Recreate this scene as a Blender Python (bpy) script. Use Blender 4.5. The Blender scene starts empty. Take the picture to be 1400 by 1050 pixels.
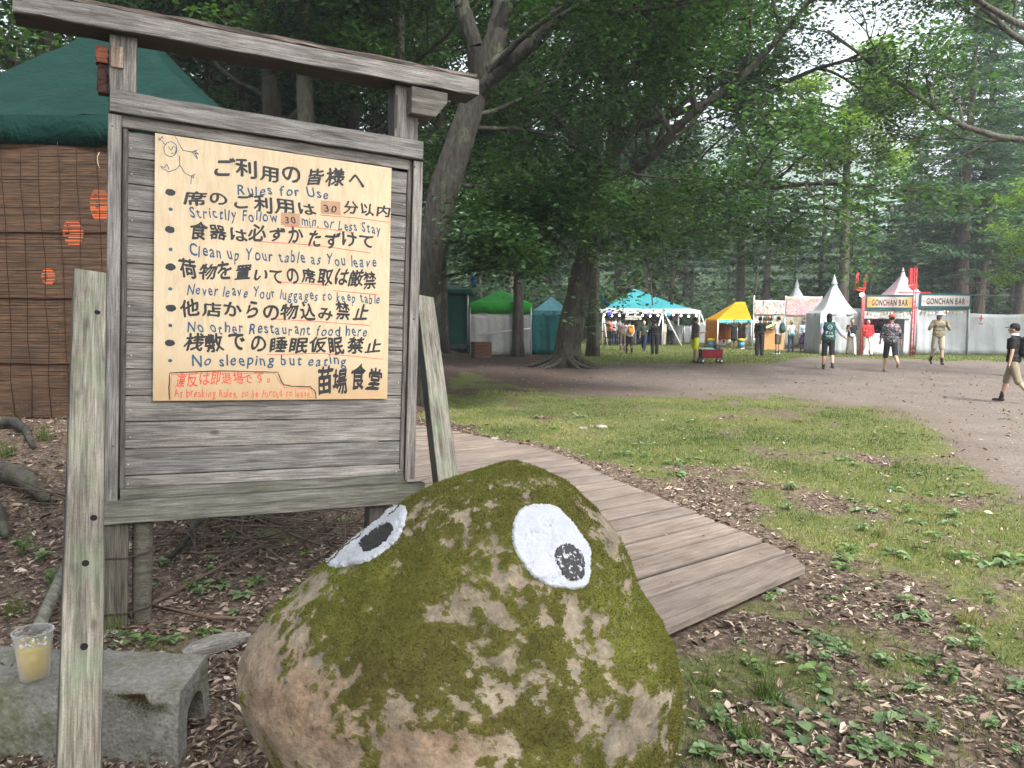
import bpy, bmesh, math, random
import numpy as np
from mathutils import Vector, Matrix
from mathutils.bvhtree import BVHTree
from mathutils.geometry import delaunay_2d_cdt

random.seed(7)
RNG = np.random.default_rng(11)
scn = bpy.context.scene
COL = scn.collection
rad = math.radians
R_ = random.uniform

# ------------------------------------------------------------------ camera
FPX = 1051.0
HC = 1.6
PITCH = rad(5.0)
ROLL = rad(0.4)
_f = Vector((0, math.cos(PITCH), -math.sin(PITCH)))
_u0 = Vector((0, math.sin(PITCH), math.cos(PITCH)))
_r0 = Vector((1, 0, 0))
_r = _r0 * math.cos(ROLL) + _u0 * math.sin(ROLL)
_u = _u0 * math.cos(ROLL) - _r0 * math.sin(ROLL)
cam_d = bpy.data.cameras.new('camera')
cam = bpy.data.objects.new('camera', cam_d)
COL.objects.link(cam)
cam_d.sensor_width = 36
cam_d.lens = 36 * FPX / 1400
cam_d.clip_start = 0.05
cam_d.clip_end = 5000
CAMP = Vector((0, 0, HC))
M = Matrix((( _r.x, _u.x, -_f.x, 0), (_r.y, _u.y, -_f.y, 0), (_r.z, _u.z, -_f.z, HC), (0, 0, 0, 1)))
cam.matrix_world = M
scn.camera = cam

# ------------------------------------------------------------------ sky, sun, exposure
SUN_EL, SUN_AZ = 52, 150          # azimuth clockwise from +Y
w = bpy.data.worlds.new('World')
scn.world = w
w.use_nodes = True
wn = w.node_tree.nodes; wl = w.node_tree.links
bg = wn['Background']
sky = wn.new('ShaderNodeTexSky')
sky.sky_type = 'NISHITA'
sky.sun_disc = False
sky.sun_elevation = rad(SUN_EL)
sky.sun_rotation = rad(SUN_AZ)
sky.air_density = 1.0
sky.dust_density = 6.0
sky.ozone_density = 1.0
hs = wn.new('ShaderNodeHueSaturation')
hs.inputs['Saturation'].default_value = 0.35
hs.inputs['Value'].default_value = 1.0
wl.new(sky.outputs[0], hs.inputs['Color'])
wl.new(hs.outputs[0], bg.inputs['Color'])
bg.inputs['Strength'].default_value = 0.15
sd = bpy.data.lights.new('sun', 'SUN')
sun = bpy.data.objects.new('sun', sd)
COL.objects.link(sun)
sd.energy = 2.0
sd.angle = rad(12)
sd.color = (1.0, 0.96, 0.9)
_sv = Vector((math.sin(rad(SUN_AZ)) * math.cos(rad(SUN_EL)), math.cos(rad(SUN_AZ)) * math.cos(rad(SUN_EL)), math.sin(rad(SUN_EL))))
sun.rotation_euler = (-_sv).to_track_quat('-Z', 'Y').to_euler()
sun.location = _sv * 60
vs = scn.view_settings
scn.display_settings.display_device = 'sRGB'
vs.view_transform = 'Standard'
vs.look = 'None'
vs.gamma = 1
vs.use_curve_mapping = False
vs.exposure = 1.75
try:
    scn.cycles.use_denoising = True
    scn.cycles.max_bounces = 8
    scn.cycles.transparent_max_bounces = 12
    scn.cycles.volume_bounces = 1
    scn.cycles.sample_clamp_indirect = 4
except Exception:
    pass

# ------------------------------------------------------------------ helpers
def ray(px, py):
    return (_f * FPX + _r * (px - 700) - _u * (py - 525)).normalized()
def at_y(px, py, Y):
    d = ray(px, py)
    return CAMP + d * (Y / d.y)
def gz(px, py, z=0.0):
    d = ray(px, py)
    return CAMP + d * ((z - HC) / d.z)
def to_px(x, y, z):
    X = np.asarray(x, float); Y = np.asarray(y, float); Z = np.asarray(z, float) - HC
    a = X * _r.x + Y * _r.y + Z * _r.z
    b = X * _u.x + Y * _u.y + Z * _u.z
    c = X * _f.x + Y * _f.y + Z * _f.z
    c = np.where(c < 0.05, 0.05, c)
    return 700 + FPX * a / c, 525 - FPX * b / c, c

def _hash(ix, iy, iz, seed):
    n = (ix.astype(np.int64) * 374761393 + iy.astype(np.int64) * 668265263 + iz.astype(np.int64) * 1274126177 + seed * 974711) & 0xffffffff
    n = ((n ^ (n >> 13)) * 1103515245) & 0xffffffff
    n = n ^ (n >> 16)
    return (n & 0xffff) / 65535.0
def vn(P, s, seed=0):
    P = np.asarray(P, float) * s + 1000.0
    i = np.floor(P).astype(np.int64); f = P - i
    f = f * f * (3 - 2 * f)
    r = 0
    for dx in (0, 1):
        for dy in (0, 1):
            for dz in (0, 1):
                wgt = (f[:, 0] if dx else 1 - f[:, 0]) * (f[:, 1] if dy else 1 - f[:, 1]) * (f[:, 2] if dz else 1 - f[:, 2])
                r = r + wgt * _hash(i[:, 0] + dx, i[:, 1] + dy, i[:, 2] + dz, seed)
    return r * 2 - 1
def fbm(P, s, o=4, seed=0, g=0.5):
    r = 0; a = 1; t = 0
    for k in range(o):
        r = r + a * vn(P, s * 2.03 ** k, seed + k * 17); t += a; a *= g
    return r / t
def sstep(a, b, x):
    t = np.clip((x - a) / (b - a), 0, 1)
    return t * t * (3 - 2 * t)
def in_poly(px, py, poly):
    ins = np.zeros(px.shape, bool)
    n = len(poly)
    for i in range(n):
        x1, y1 = poly[i]; x2, y2 = poly[(i + 1) % n]
        c = ((y1 > py) != (y2 > py)) & (px < (x2 - x1) * (py - y1) / ((y2 - y1) + 1e-12) + x1)
        ins ^= c
    return ins

def hterr(x, y):
    x = np.asarray(x, float); y = np.asarray(y, float)
    P = np.stack([x, y, 0 * x], -1).reshape(-1, 3)
    n = (vn(P, 0.35, 3) * 0.03 + vn(P, 1.3, 4) * 0.014).reshape(x.shape)
    n = n * sstep(3.0, 9.0, np.abs(y) + np.abs(x) * .3) + 0.3 * n
    left = 0.46 * sstep(-1.2, -4.2, x) * sstep(3.6, 7.6, y)
    far = sstep(62, 260, np.hypot(x, y)) * 26 * sstep(-20, 30, y)
    return n + left + far
def hz(x, y):
    return float(hterr(np.array([x]), np.array([y]))[0])

def tag(o, label=None, cat=None, group=None, kind=None):
    if label: o['label'] = label
    if cat: o['category'] = cat
    if group: o['group'] = group
    if kind: o['kind'] = kind
    return o
def empty(name, loc=(0, 0, 0), rz=0, label=None, cat=None, group=None, kind=None):
    o = bpy.data.objects.new(name, None)
    COL.objects.link(o)
    o.empty_display_size = 0.1
    o.location = loc; o.rotation_euler = (0, 0, rz)
    return tag(o, label, cat, group, kind)
def link(name, me, mat=None, parent=None, loc=None, rot=None):
    o = bpy.data.objects.new(name, me)
    COL.objects.link(o)
    if mat is not None and len(me.materials) == 0:
        for mm in (mat if isinstance(mat, (list, tuple)) else [mat]):
            me.materials.append(mm)
    if parent is not None: o.parent = parent
    if loc is not None: o.location = loc
    if rot is not None: o.rotation_euler = rot
    return o
def npmesh(name, V, F, smooth=False, attrs=None):
    """V (n,3), F (m,k) numpy arrays, or a list of face tuples"""
    me = bpy.data.meshes.new(name)
    V = np.asarray(V, np.float32)
    if isinstance(F, np.ndarray):
        m, k = F.shape
        me.vertices.add(len(V)); me.vertices.foreach_set('co', V.ravel())
        me.loops.add(m * k); me.loops.foreach_set('vertex_index', F.astype(np.int32).ravel())
        me.polygons.add(m)
        me.polygons.foreach_set('loop_start', np.arange(0, m * k, k, dtype=np.int32))
        me.polygons.foreach_set('loop_total', np.full(m, k, np.int32))
        me.update(calc_edges=True)
    else:
        me.from_pydata([tuple(map(float, v)) for v in V], [], F)
        me.update()
    if smooth:
        me.polygons.foreach_set('use_smooth', np.ones(len(me.polygons), bool))
    if attrs:
        for an, av in attrs.items():
            a = me.attributes.new(an, 'FLOAT', 'POINT')
            a.data.foreach_set('value', np.asarray(av, np.float32))
    return me

class MB:
    """collects shapes into one mesh"""
    def __init__(s): s.v = []; s.f = []; s.sm = []
    def add(s, vs, fs, smooth=False):
        b = len(s.v); s.v += [tuple(v) for v in vs]; s.f += [tuple(i + b for i in f) for f in fs]; s.sm += [smooth] * len(fs); return s
    def box(s, c, d, rot=None, taper=1.0):
        hx, hy, hz_ = d[0] / 2, d[1] / 2, d[2] / 2
        vs = []
        for z in (-1, 1):
            t = taper if z > 0 else 1
            for x, y in ((-1, -1), (1, -1), (1, 1), (-1, 1)):
                v = Vector((x * hx * t, y * hy * t, z * hz_))
                if rot is not None: v = rot @ v
                vs.append(v + Vector(c))
        return s.add(vs, [(3, 2, 1, 0), (4, 5, 6, 7), (0, 1, 5, 4), (1, 2, 6, 5), (2, 3, 7, 6), (3, 0, 4, 7)])
    def tube(s, pts, rs, n=8, caps=True, smooth=True):
        pts = [Vector(p) for p in pts]
        if not isinstance(rs, (list, tuple)): rs = [rs] * len(pts)
        vs = []; fs = []
        up = Vector((0, 0, 1))
        prev = None
        for i, p in enumerate(pts):
            t = (pts[min(i + 1, len(pts) - 1)] - pts[max(i - 1, 0)])
            t = t.normalized() if t.length > 1e-9 else Vector((0, 0, 1))
            if prev is None:
                a = Vector((1, 0, 0)) if abs(t.x) < .8 else Vector((0, 1, 0))
                a = (a - t * a.dot(t)).normalized()
            else:
                a = (prev - t * prev.dot(t)).normalized()
            prev = a; b = t.cross(a)
            for k in range(n):
                an = 2 * math.pi * k / n
                vs.append(p + (a * math.cos(an) + b * math.sin(an)) * rs[i])
        for i in range(len(pts) - 1):
            for k in range(n):
                k2 = (k + 1) % n
                fs.append((i * n + k, i * n + k2, (i + 1) * n + k2, (i + 1) * n + k))
        if caps:
            fs.append(tuple(reversed(range(n)))); fs.append(tuple(range((len(pts) - 1) * n, len(pts) * n)))
        return s.add(vs, fs, smooth)
    def lathe(s, c, prof, n=16, axis=None, sx=1, sy=1):
        c = Vector(c); vs = []; fs = []
        for r, z in prof:
            for k in range(n):
                an = 2 * math.pi * k / n
                v = Vector((r * math.cos(an) * sx, r * math.sin(an) * sy, z))
                if axis is not None: v = axis @ v
                vs.append(c + v)
        for i in range(len(prof) - 1):
            for k in range(n):
                k2 = (k + 1) % n
                fs.append((i * n + k, i * n + k2, (i + 1) * n + k2, (i + 1) * n + k))
        return s.add(vs, fs, True)
    def ell(s, c, r, rot=None, n=12, m=8):
        vs = []; fs = []; c = Vector(c)
        for i in range(m + 1):
            ph = math.pi * i / m
            for k in range(n):
                th = 2 * math.pi * k / n
                q = max(math.sin(ph), 1e-3)
                v = Vector((r[0] * q * math.cos(th), r[1] * q * math.sin(th), -r[2] * math.cos(ph)))
                if rot is not None: v = rot @ v
                vs.append(c + v)
        for i in range(m):
            for k in range(n):
                k2 = (k + 1) % n
                fs.append((i * n + k, i * n + k2, (i + 1) * n + k2, (i + 1) * n + k))
        fs.append(tuple(reversed(range(n)))); fs.append(tuple(range(m * n, m * n + n)))
        return s.add(vs, fs, True)
    def cap(s, p0, p1, r0, r1, n=10):
        p0 = Vector(p0); p1 = Vector(p1); d = p1 - p0
        L = d.length; t = d / L if L > 1e-6 else Vector((0, 0, 1))
        P = []; Rr = []
        for k in range(4):
            a = math.pi / 2 * (1 - k / 3)
            P.append(p0 - t * (r0 * math.sin(a))); Rr.append(max(r0 * math.cos(a), .0005))
        for k in range(4):
            a = math.pi / 2 * (k / 3)
            P.append(p1 + t * (r1 * math.sin(a))); Rr.append(max(r1 * math.cos(a), .0005))
        return s.tube(P, Rr, n)
    def quad(s, a, b, c, d, smooth=False): return s.add([a, b, c, d], [(0, 1, 2, 3)], smooth)
    def mesh(s, name):
        me = bpy.data.meshes.new(name)
        me.from_pydata([tuple(v) for v in s.v], [], s.f)
        me.polygons.foreach_set('use_smooth', s.sm)
        me.update()
        return me
    def build(s, name, mat=None, parent=None, loc=None, rot=None):
        return link(name, s.mesh(name), mat, parent, loc, rot)

def board(name, L, W, T, mat, parent=None, loc=(0, 0, 0), rot=None, bev=.004, wob=.0015, seg=10, ends=None):
    """a sawn board: length on X, width on Y, thickness on Z, bevelled long edges, slightly uneven"""
    vs = []; fs = []
    prof = [(-W / 2 + bev, -T / 2), (W / 2 - bev, -T / 2), (W / 2, -T / 2 + bev), (W / 2, T / 2 - bev), (W / 2 - bev, T / 2), (-W / 2 + bev, T / 2), (-W / 2, T / 2 - bev), (-W / 2, -T / 2 + bev)]
    n = len(prof)
    for i in range(seg + 1):
        x = -L / 2 + L * i / seg
        for k, (y, z) in enumerate(prof):
            xo = 0
            if ends and i in (0, seg): xo = (ends[0] if i == 0 else ends[1]) * (y / W)
            vs.append((x + xo, y + R_(-wob, wob), z + R_(-wob, wob) * .7))
    for i in range(seg):
        for k in range(n):
            k2 = (k + 1) % n
            fs.append((i * n + k, (i + 1) * n + k, (i + 1) * n + k2, i * n + k2))
    fs.append(tuple(range(n))); fs.append(tuple(reversed(range(seg * n, seg * n + n))))
    me = bpy.data.meshes.new(name); me.from_pydata(vs, [], fs); me.update()
    at = me.attributes.new('edge', 'FLOAT', 'POINT'); at.data.foreach_set('value', np.tile(np.array([1, 1, 1, 1, 0, 0, 1, 1], np.float32), seg + 1))  # marks sides and underside for the painted gap shade
    o = link(name, me, mat, parent)
    if isinstance(rot, Matrix):
        o.matrix_local = Matrix.Translation(Vector(loc)) @ rot.to_4x4()
    else:
        o.location = loc
        if rot: o.rotation_euler = rot
    return o

def frame_rot(x, z=None, y=None):
    """rotation matrix whose X axis is x and Z axis as near z as possible"""
    x = Vector(x).normalized(); z = Vector(z)
    z = (z - x * z.dot(x)).normalized(); y = z.cross(x)
    return Matrix((x, y, z)).transposed()

# ------------------------------------------------------------------ materials
class NT:
    def __init__(s, name):
        s.m = bpy.data.materials.new(name); s.m.use_nodes = True
        s.t = s.m.node_tree; s.n = s.t.nodes; s.l = s.t.links
        s.b = s.n['Principled BSDF']; s.out = s.n['Material Output']
        s._co = None
    def new(s, ty, **kw):
        o = s.n.new(ty)
        for k, v in kw.items(): setattr(o, k, v)
        return o
    def lk(s, a, b): s.l.new(a, b)
    def coord(s, rnd=True, scale=(1, 1, 1)):
        tc = s.new('ShaderNodeTexCoord'); mp = s.new('ShaderNodeMapping')
        s.lk(tc.outputs['Object'], mp.inputs['Vector'])
        mp.inputs['Scale'].default_value = scale
        if rnd:
            oi = s.new('ShaderNodeObjectInfo'); ml = s.new('ShaderNodeMath', operation='MULTIPLY'); ml.inputs[1].default_value = 37.0
            s.lk(oi.outputs['Random'], ml.inputs[0])
            cb = s.new('ShaderNodeCombineXYZ'); s.lk(ml.outputs[0], cb.inputs[0]); s.lk(ml.outputs[0], cb.inputs[1]); s.lk(ml.outputs[0], cb.inputs[2])
            s.lk(cb.outputs[0], mp.inputs['Location'])
        return mp.outputs[0]
    def noise(s, vec, scale, detail=5, rough=.6, dist=0):
        n = s.new('ShaderNodeTexNoise'); n.inputs['Scale'].default_value = scale; n.inputs['Detail'].default_value = detail
        n.inputs['Roughness'].default_value = rough; n.inputs['Distortion'].default_value = dist
        if vec is not None: s.lk(vec, n.inputs['Vector'])
        return n.outputs['Fac']
    def vor(s, vec, scale, feat='F1', out='Distance'):
        n = s.new('ShaderNodeTexVoronoi'); n.feature = feat; n.inputs['Scale'].default_value = scale
        s.lk(vec, n.inputs['Vector']); return n.outputs[out]
    def ramp(s, fac, stops, interp='LINEAR'):
        r = s.new('ShaderNodeValToRGB'); e = r.color_ramp.elements; r.color_ramp.interpolation = interp
        while len(e) < len(stops): e.new(.5)
        for i, (p, c) in enumerate(stops):
            e[i].position = p
            if not hasattr(c, '__len__'): c = (c, c, c)
            e[i].color = (*c, 1)
        s.lk(fac, r.inputs[0]); return r.outputs[0]
    def mix(s, fac, a, b, mode='MIX'):
        m = s.new('ShaderNodeMix', data_type='RGBA', blend_type=mode)
        for i, v in ((0, fac), (6, a), (7, b)):
            if hasattr(v, 'links'): s.lk(v, m.inputs[i])
            elif i == 0: m.inputs[0].default_value = v
            else: m.inputs[i].default_value = (*v, 1) if len(v) == 3 else v
        return m.outputs[2]
    def math(s, op, a, b=None):
        m = s.new('ShaderNodeMath', operation=op)
        for i, v in ((0, a), (1, b)):
            if v is None: continue
            if hasattr(v, 'links'): s.lk(v, m.inputs[i])
            else: m.inputs[i].default_value = v
        return m.outputs[0]
    def attr(s, name, out='Fac'):
        a = s.new('ShaderNodeAttribute'); a.attribute_name = name; return a.outputs[out]
    def base(s, c):
        if hasattr(c, 'links'): s.lk(c, s.b.inputs['Base Color'])
        else: s.b.inputs['Base Color'].default_value = (*c, 1)
    def rough(s, v):
        if hasattr(v, 'links'): s.lk(v, s.b.inputs['Roughness'])
        else: s.b.inputs['Roughness'].default_value = v
    def bump(s, h, strength=.3, dist=.01):
        b = s.new('ShaderNodeBump'); b.inputs['Strength'].default_value = strength; b.inputs['Distance'].default_value = dist
        s.lk(h, b.inputs['Height']); s.lk(b.outputs[0], s.b.inputs['Normal']); return b

def m_wood(name, lo, mid, hi, fine=.8, green=0.0, rough=.85, crack=.6, knots=True, gcol=(.12, .15, .07)):
    t = NT(name); v = t.coord(True, (1.0, 1, 1))
    st = t.new('ShaderNodeMapping'); t.lk(v, st.inputs['Vector']); st.inputs['Scale'].default_value = (1.1, 14, 14)
    sv = st.outputs[0]
    g1 = t.noise(sv, 2.6, 6, .62, .5)
    st2 = t.new('ShaderNodeMapping'); t.lk(v, st2.inputs['Vector']); st2.inputs['Scale'].default_value = (3.2, 95, 95)
    g2 = t.noise(st2.outputs[0], 2.0, 4, .6, .3)
    big = t.noise(v, 2.4, 4, .6)
    c = t.ramp(g1, [(.3, lo), (.5, mid), (.72, hi)])
    c2 = t.ramp(g2, [(.36, (.38, .37, .36)), (.6, (1.12, 1.12, 1.12))])
    c = t.mix(fine, c, c2, 'MULTIPLY')
    st3 = t.new('ShaderNodeMapping'); t.lk(v, st3.inputs['Vector']); st3.inputs['Scale'].default_value = (.55, 22, 22)
    ck = t.math('ABSOLUTE', t.math('SUBTRACT', t.noise(st3.outputs[0], 1.6, 2, .5, .25), .5))
    gate = t.ramp(t.noise(v, 3.0, 2, .5), [(.45, (0, 0, 0)), (.6, (1, 1, 1))])
    ckm = t.math('MULTIPLY', t.ramp(ck, [(0, (crack,) * 3), (.012, (0, 0, 0))]), gate)
    c = t.mix(ckm, c, (.03, .026, .022))
    sp_ = t.noise(v, 210, 3, .7); c = t.mix(.6, c, t.ramp(sp_, [(.35, (.62, .61, .6)), (.62, (1.12, 1.12, 1.12))]), 'MULTIPLY')
    if knots:
        kn = t.new('ShaderNodeMapping'); t.lk(v, kn.inputs['Vector']); kn.inputs['Scale'].default_value = (1.7, 3.6, 3.6)
        k = t.vor(kn.outputs[0], 1.5)
        km = t.ramp(k, [(.035, (1, 1, 1)), (.085, (0, 0, 0))])
        c = t.mix(t.math('MULTIPLY', km, .75), c, (.05, .035, .025))
    bl = t.ramp(big, [(.32, (.68, .66, .66)), (.6, (1.08, 1.08, 1.08))])
    c = t.mix(.8, c, bl, 'MULTIPLY')
    oi = t.new('ShaderNodeObjectInfo')
    rr = t.ramp(oi.outputs['Random'], [(0, (.84, .84, .86)), (.5, (1, 1, 1)), (1, (1.1, 1.08, 1.04))])
    c = t.mix(1, c, rr, 'MULTIPLY')
    if green > 0:
        gm = t.ramp(t.noise(v, 5, 5, .7), [(.42, (0, 0, 0)), (.7, (green,) * 3)])
        c = t.mix(gm, c, gcol)
    c = t.mix(t.math('MULTIPLY', t.attr('edge'), .85), c, (.022, .018, .015))  # shade of the gaps painted into board sides and undersides
    t.base(c); t.rough(rough)
    h = t.mix(.5, g1, g2); h = t.mix(ckm, h, (0, 0, 0))
    t.bump(h, .75, .006)
    return t.m
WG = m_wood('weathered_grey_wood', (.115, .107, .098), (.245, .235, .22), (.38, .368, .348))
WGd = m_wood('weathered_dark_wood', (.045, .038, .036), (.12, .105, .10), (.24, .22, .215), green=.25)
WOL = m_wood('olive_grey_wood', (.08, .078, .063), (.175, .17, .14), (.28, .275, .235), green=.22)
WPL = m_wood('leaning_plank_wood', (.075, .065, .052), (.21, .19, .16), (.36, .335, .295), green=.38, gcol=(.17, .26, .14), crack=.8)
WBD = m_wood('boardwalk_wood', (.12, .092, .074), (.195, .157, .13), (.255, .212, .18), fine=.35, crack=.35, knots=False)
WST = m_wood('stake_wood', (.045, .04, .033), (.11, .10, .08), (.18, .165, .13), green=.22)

def m_simple(name, col, rough=.7, var=.15, scale=6, bump=.15, metal=0, spec=None, sheen=0):
    t = NT(name); v = t.coord()
    n = t.noise(v, scale, 5, .6)
    a = tuple(max(0, x * (1 - var)) for x in col); b = tuple(min(1, x * (1 + var)) for x in col)
    t.base(t.ramp(n, [(.3, a), (.7, b)])); t.rough(rough)
    if metal == 0 and rough > .55: t.b.inputs['Specular IOR Level'].default_value = .2
    t.b.inputs['Metallic'].default_value = metal
    if bump: t.bump(t.noise(v, scale * 8, 3), bump, .004)
    return t.m
_mc = {}
def mc(col, rough=.75, kind='cloth'):
    k = (tuple(round(c, 3) for c in col), rough, kind)
    if k not in _mc:
        if kind == 'cloth': _mc[k] = m_simple('cloth', col, rough, .12, 14, .25)
        elif kind == 'skin': _mc[k] = m_simple('skin', col, .5, .06, 20, .05)
        else: _mc[k] = m_simple(kind, col, rough, .08, 9, .08)
    return _mc[k]
def m_emit(name, col, st):
    t = NT(name); t.b.inputs['Emission Color'].default_value = (*col, 1); t.b.inputs['Emission Strength'].default_value = st
    t.base(col); return t.m
def m_fabric(name, col, wr=.5, scale=2.2, rough=.55, trans=0.0, stretch=(1, 1, 1), var=.2):
    t = NT(name); v = t.coord(True, stretch)
    n = t.noise(v, scale, 5, .55, .8); n2 = t.noise(v, scale * 6, 3, .6)
    lo = tuple(c * (1 - var) for c in col); hi = tuple(min(1, c * (1 + var * .5)) for c in col)
    t.base(t.ramp(n, [(.3, lo), (.65, hi)])); t.rough(rough); t.b.inputs['Specular IOR Level'].default_value = .12
    t.bump(t.mix(.25, n, n2), wr, .12)
    if trans:
        tr = t.new('ShaderNodeBsdfTranslucent'); tr.inputs[0].default_value = (*col, 1)
        mx = t.new('ShaderNodeMixShader'); mx.inputs[0].default_value = trans
        t.lk(t.b.outputs[0], mx.inputs[1]); t.lk(tr.outputs[0], mx.inputs[2]); t.lk(mx.outputs[0], t.out.inputs[0])
    return t.m
def m_leaf(name, cols, trans=.35, rough=.5, clump=.35):
    """cols: dark, mid, light leaf colours; varies from leaf to leaf (attribute rnd) and clump to clump"""
    t = NT(name); v = t.coord()
    r = t.attr('rnd'); n = t.noise(v, clump, 3, .6)
    f = t.mix(.45, r, n)
    c = t.ramp(f, [(.25, cols[0]), (.5, cols[1]), (.75, cols[2])])
    t.base(c); t.rough(rough)
    t.b.inputs['Specular IOR Level'].default_value = .35
    tr = t.new('ShaderNodeBsdfTranslucent')
    cc = t.mix(1, c, (1.5, 1.6, .7), 'MULTIPLY'); t.lk(cc, tr.inputs[0])
    mx = t.new('ShaderNodeMixShader'); mx.inputs[0].default_value = trans
    t.lk(t.b.outputs[0], mx.inputs[1]); t.lk(tr.outputs[0], mx.inputs[2]); t.lk(mx.outputs[0], t.out.inputs[0])
    return t.m
def m_bark(name, lo, hi, lichen=None, la=.0, scale=7):
    t = NT(name); v = t.coord(True, (1, 1, .3))
    n = t.noise(v, scale, 6, .7, .5); vv = t.vor(v, scale * 2.2)
    c = t.ramp(t.mix(.5, n, vv), [(.25, lo), (.6, hi)])
    if lichen:
        v2 = t.coord(True, (1, 1, .6))
        lm = t.ramp(t.noise(v2, 3.2, 5, .65), [(.5 - la * .2, (0, 0, 0)), (.58 - la * .2, (.85, .85, .85))])
        c = t.mix(lm, c, lichen)
    t.base(c); t.rough(.95); t.bump(t.mix(.5, n, vv), .9, .05)
    return t.m
BK1 = m_bark('bark_grey', (.010, .009, .007), (.034, .030, .024), (.075, .083, .055), -.25)
BK2 = m_bark('bark_brown', (.016, .013, .011), (.055, .044, .036), (.07, .075, .05), .05)
BKC = m_bark('bark_conifer', (.03, .024, .02), (.10, .08, .065), None, 0, 5)
LFD = m_leaf('leaf_deep', [(.010, .028, .011), (.024, .06, .02), (.048, .105, .032)])
LFM = m_leaf('leaf_mid', [(.014, .038, .014), (.036, .086, .028), (.08, .155, .045)], .4)
LFY = m_leaf('leaf_yellow_green', [(.07, .13, .025), (.13, .22, .035), (.20, .30, .05)], .45)
NDL = m_leaf('needles', [(.011, .032, .018), (.023, .06, .03), (.045, .098, .046)], .25, .6)
NDB = m_leaf('needles_blue', [(.025, .062, .04), (.05, .112, .065), (.085, .17, .09)], .25, .6)
METAL = m_simple('galvanised_metal', (.45, .46, .47), .4, .1, 9, .05, .6)
WHITEP = m_simple('white_painted_metal', (.75, .76, .76), .45, .05, 9, .03)
BLACKP = m_simple('black_plastic', (.02, .02, .022), .45, .2, 9, .05)

# glyph meshes, made while the scene is still empty
_gl = {}
def prep_glyphs(items):
    obs = []
    for ch, off, bold in items:
        if (ch, off) in _gl: continue
        cu = bpy.data.curves.new('glyph', 'FONT'); cu.body = ch; cu.resolution_u = 3
        o = bpy.data.objects.new('glyph', cu); COL.objects.link(o); obs.append(((ch, off), o))
    dg = bpy.context.evaluated_depsgraph_get()
    for k, o in obs:
        me = bpy.data.meshes.new_from_object(o.evaluated_get(dg))
        V = [tuple(v.co) for v in me.vertices]; F = [tuple(p.vertices) for p in me.polygons]
        r_ = k[1]
        if r_ > .001:
            V0, F0 = V, F; V = list(V0); F = list(F0)
            for q, (dx, dy) in enumerate(((1, .3), (-1, -.3), (.25, 1), (-.25, -1))):
                b_ = len(V); V += [(x + dx * r_, y + dy * r_, z) for x, y, z in V0]; F += [tuple(i + b_ for i in f) for f in F0]
        _gl[k] = (V, F, len(V0) if r_ > .001 else len(V))
        bpy.data.meshes.remove(me)
    for k, o in obs:
        cu = o.data; bpy.data.objects.remove(o); bpy.data.curves.remove(cu)
def remeshed(mb, voxel, smooth=2):
    me = mb.mesh('tmp'); o = bpy.data.objects.new('tmp', me); COL.objects.link(o)
    md = o.modifiers.new('r', 'REMESH'); md.mode = 'VOXEL'; md.voxel_size = voxel; md.use_smooth_shade = True
    if smooth:
        ms = o.modifiers.new('s', 'SMOOTH'); ms.iterations = smooth; ms.factor = .5
    dg = bpy.context.evaluated_depsgraph_get()
    out = bpy.data.meshes.new_from_object(o.evaluated_get(dg))
    bpy.data.objects.remove(o); bpy.data.meshes.remove(me)
    return out
# ------------------------------------------------------------------ glyphs for all the writing
BLK, BLU, RED, SIG = .030, .017, .012, .03
JP = ["ご利用の皆様へ", "席のご利用は", "分以内", "食器は必ずかたずけて", "荷物を置いての席取は厳禁", "他店からの物込み禁止", "桟敷での睡眠仮眠禁止", "苗場食堂"]
EN = ["Rules for Use", "Strictlly Follow", "min. or Less Stay", "Clean up Your table as You leave", "Never leave Your luggages to keep table", "No other Restaurant food here", "No sleeping but eating", "30"]
RD = ["違反は即退場です。", "As breaking Rules, to be forced to leave."]
_it = set()
for s_ in JP: _it |= {(c, BLK, 0) for c in s_}
for s_ in EN: _it |= {(c, BLU, 0) for c in s_ if c != ' '}
for s_ in RD: _it |= {(c, RED, 0) for c in s_ if c != ' '}
_it |= {(c, SIG, 0) for c in "GONCHANBAR"}
_it |= {(c, 0.02, 0) for c in "WFMP"}
prep_glyphs(sorted(_it))

# ------------------------------------------------------------------ ground
GRASS_PX = [(560, 505), (640, 513), (760, 540), (880, 545), (1000, 543), (1120, 545), (1230, 560), (1300, 610), (1400, 670), (1700, 820), (1700, 1050), (1400, 905), (1250, 850), (1110, 772), (1050, 738), (980, 705), (880, 655), (800, 628), (740, 600), (620, 575), (560, 560)]
PATH_PX = [(520, 497), (640, 492), (760, 500), (900, 497), (1040, 500), (1100, 488), (1200, 489), (1260, 493), (1500, 496), (3500, 500), (3500, 1500), (1720, 830), (1420, 690), (1300, 600), (1220, 552), (1120, 543), (1000, 541), (880, 543), (760, 538), (640, 512), (520, 505)]
FARG_PX = [(770, 462), (1050, 468), (1060, 480), (1250, 483), (1700, 484), (2600, 484), (2600, 500), (1500, 497), (1260, 492), (1200, 489), (1100, 488), (1040, 500), (900, 496), (800, 497), (740, 480)]
WEED_PX = [(930, 880), (1110, 775), (1300, 860), (1700, 1050), (1700, 1400), (900, 1400)]
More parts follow.
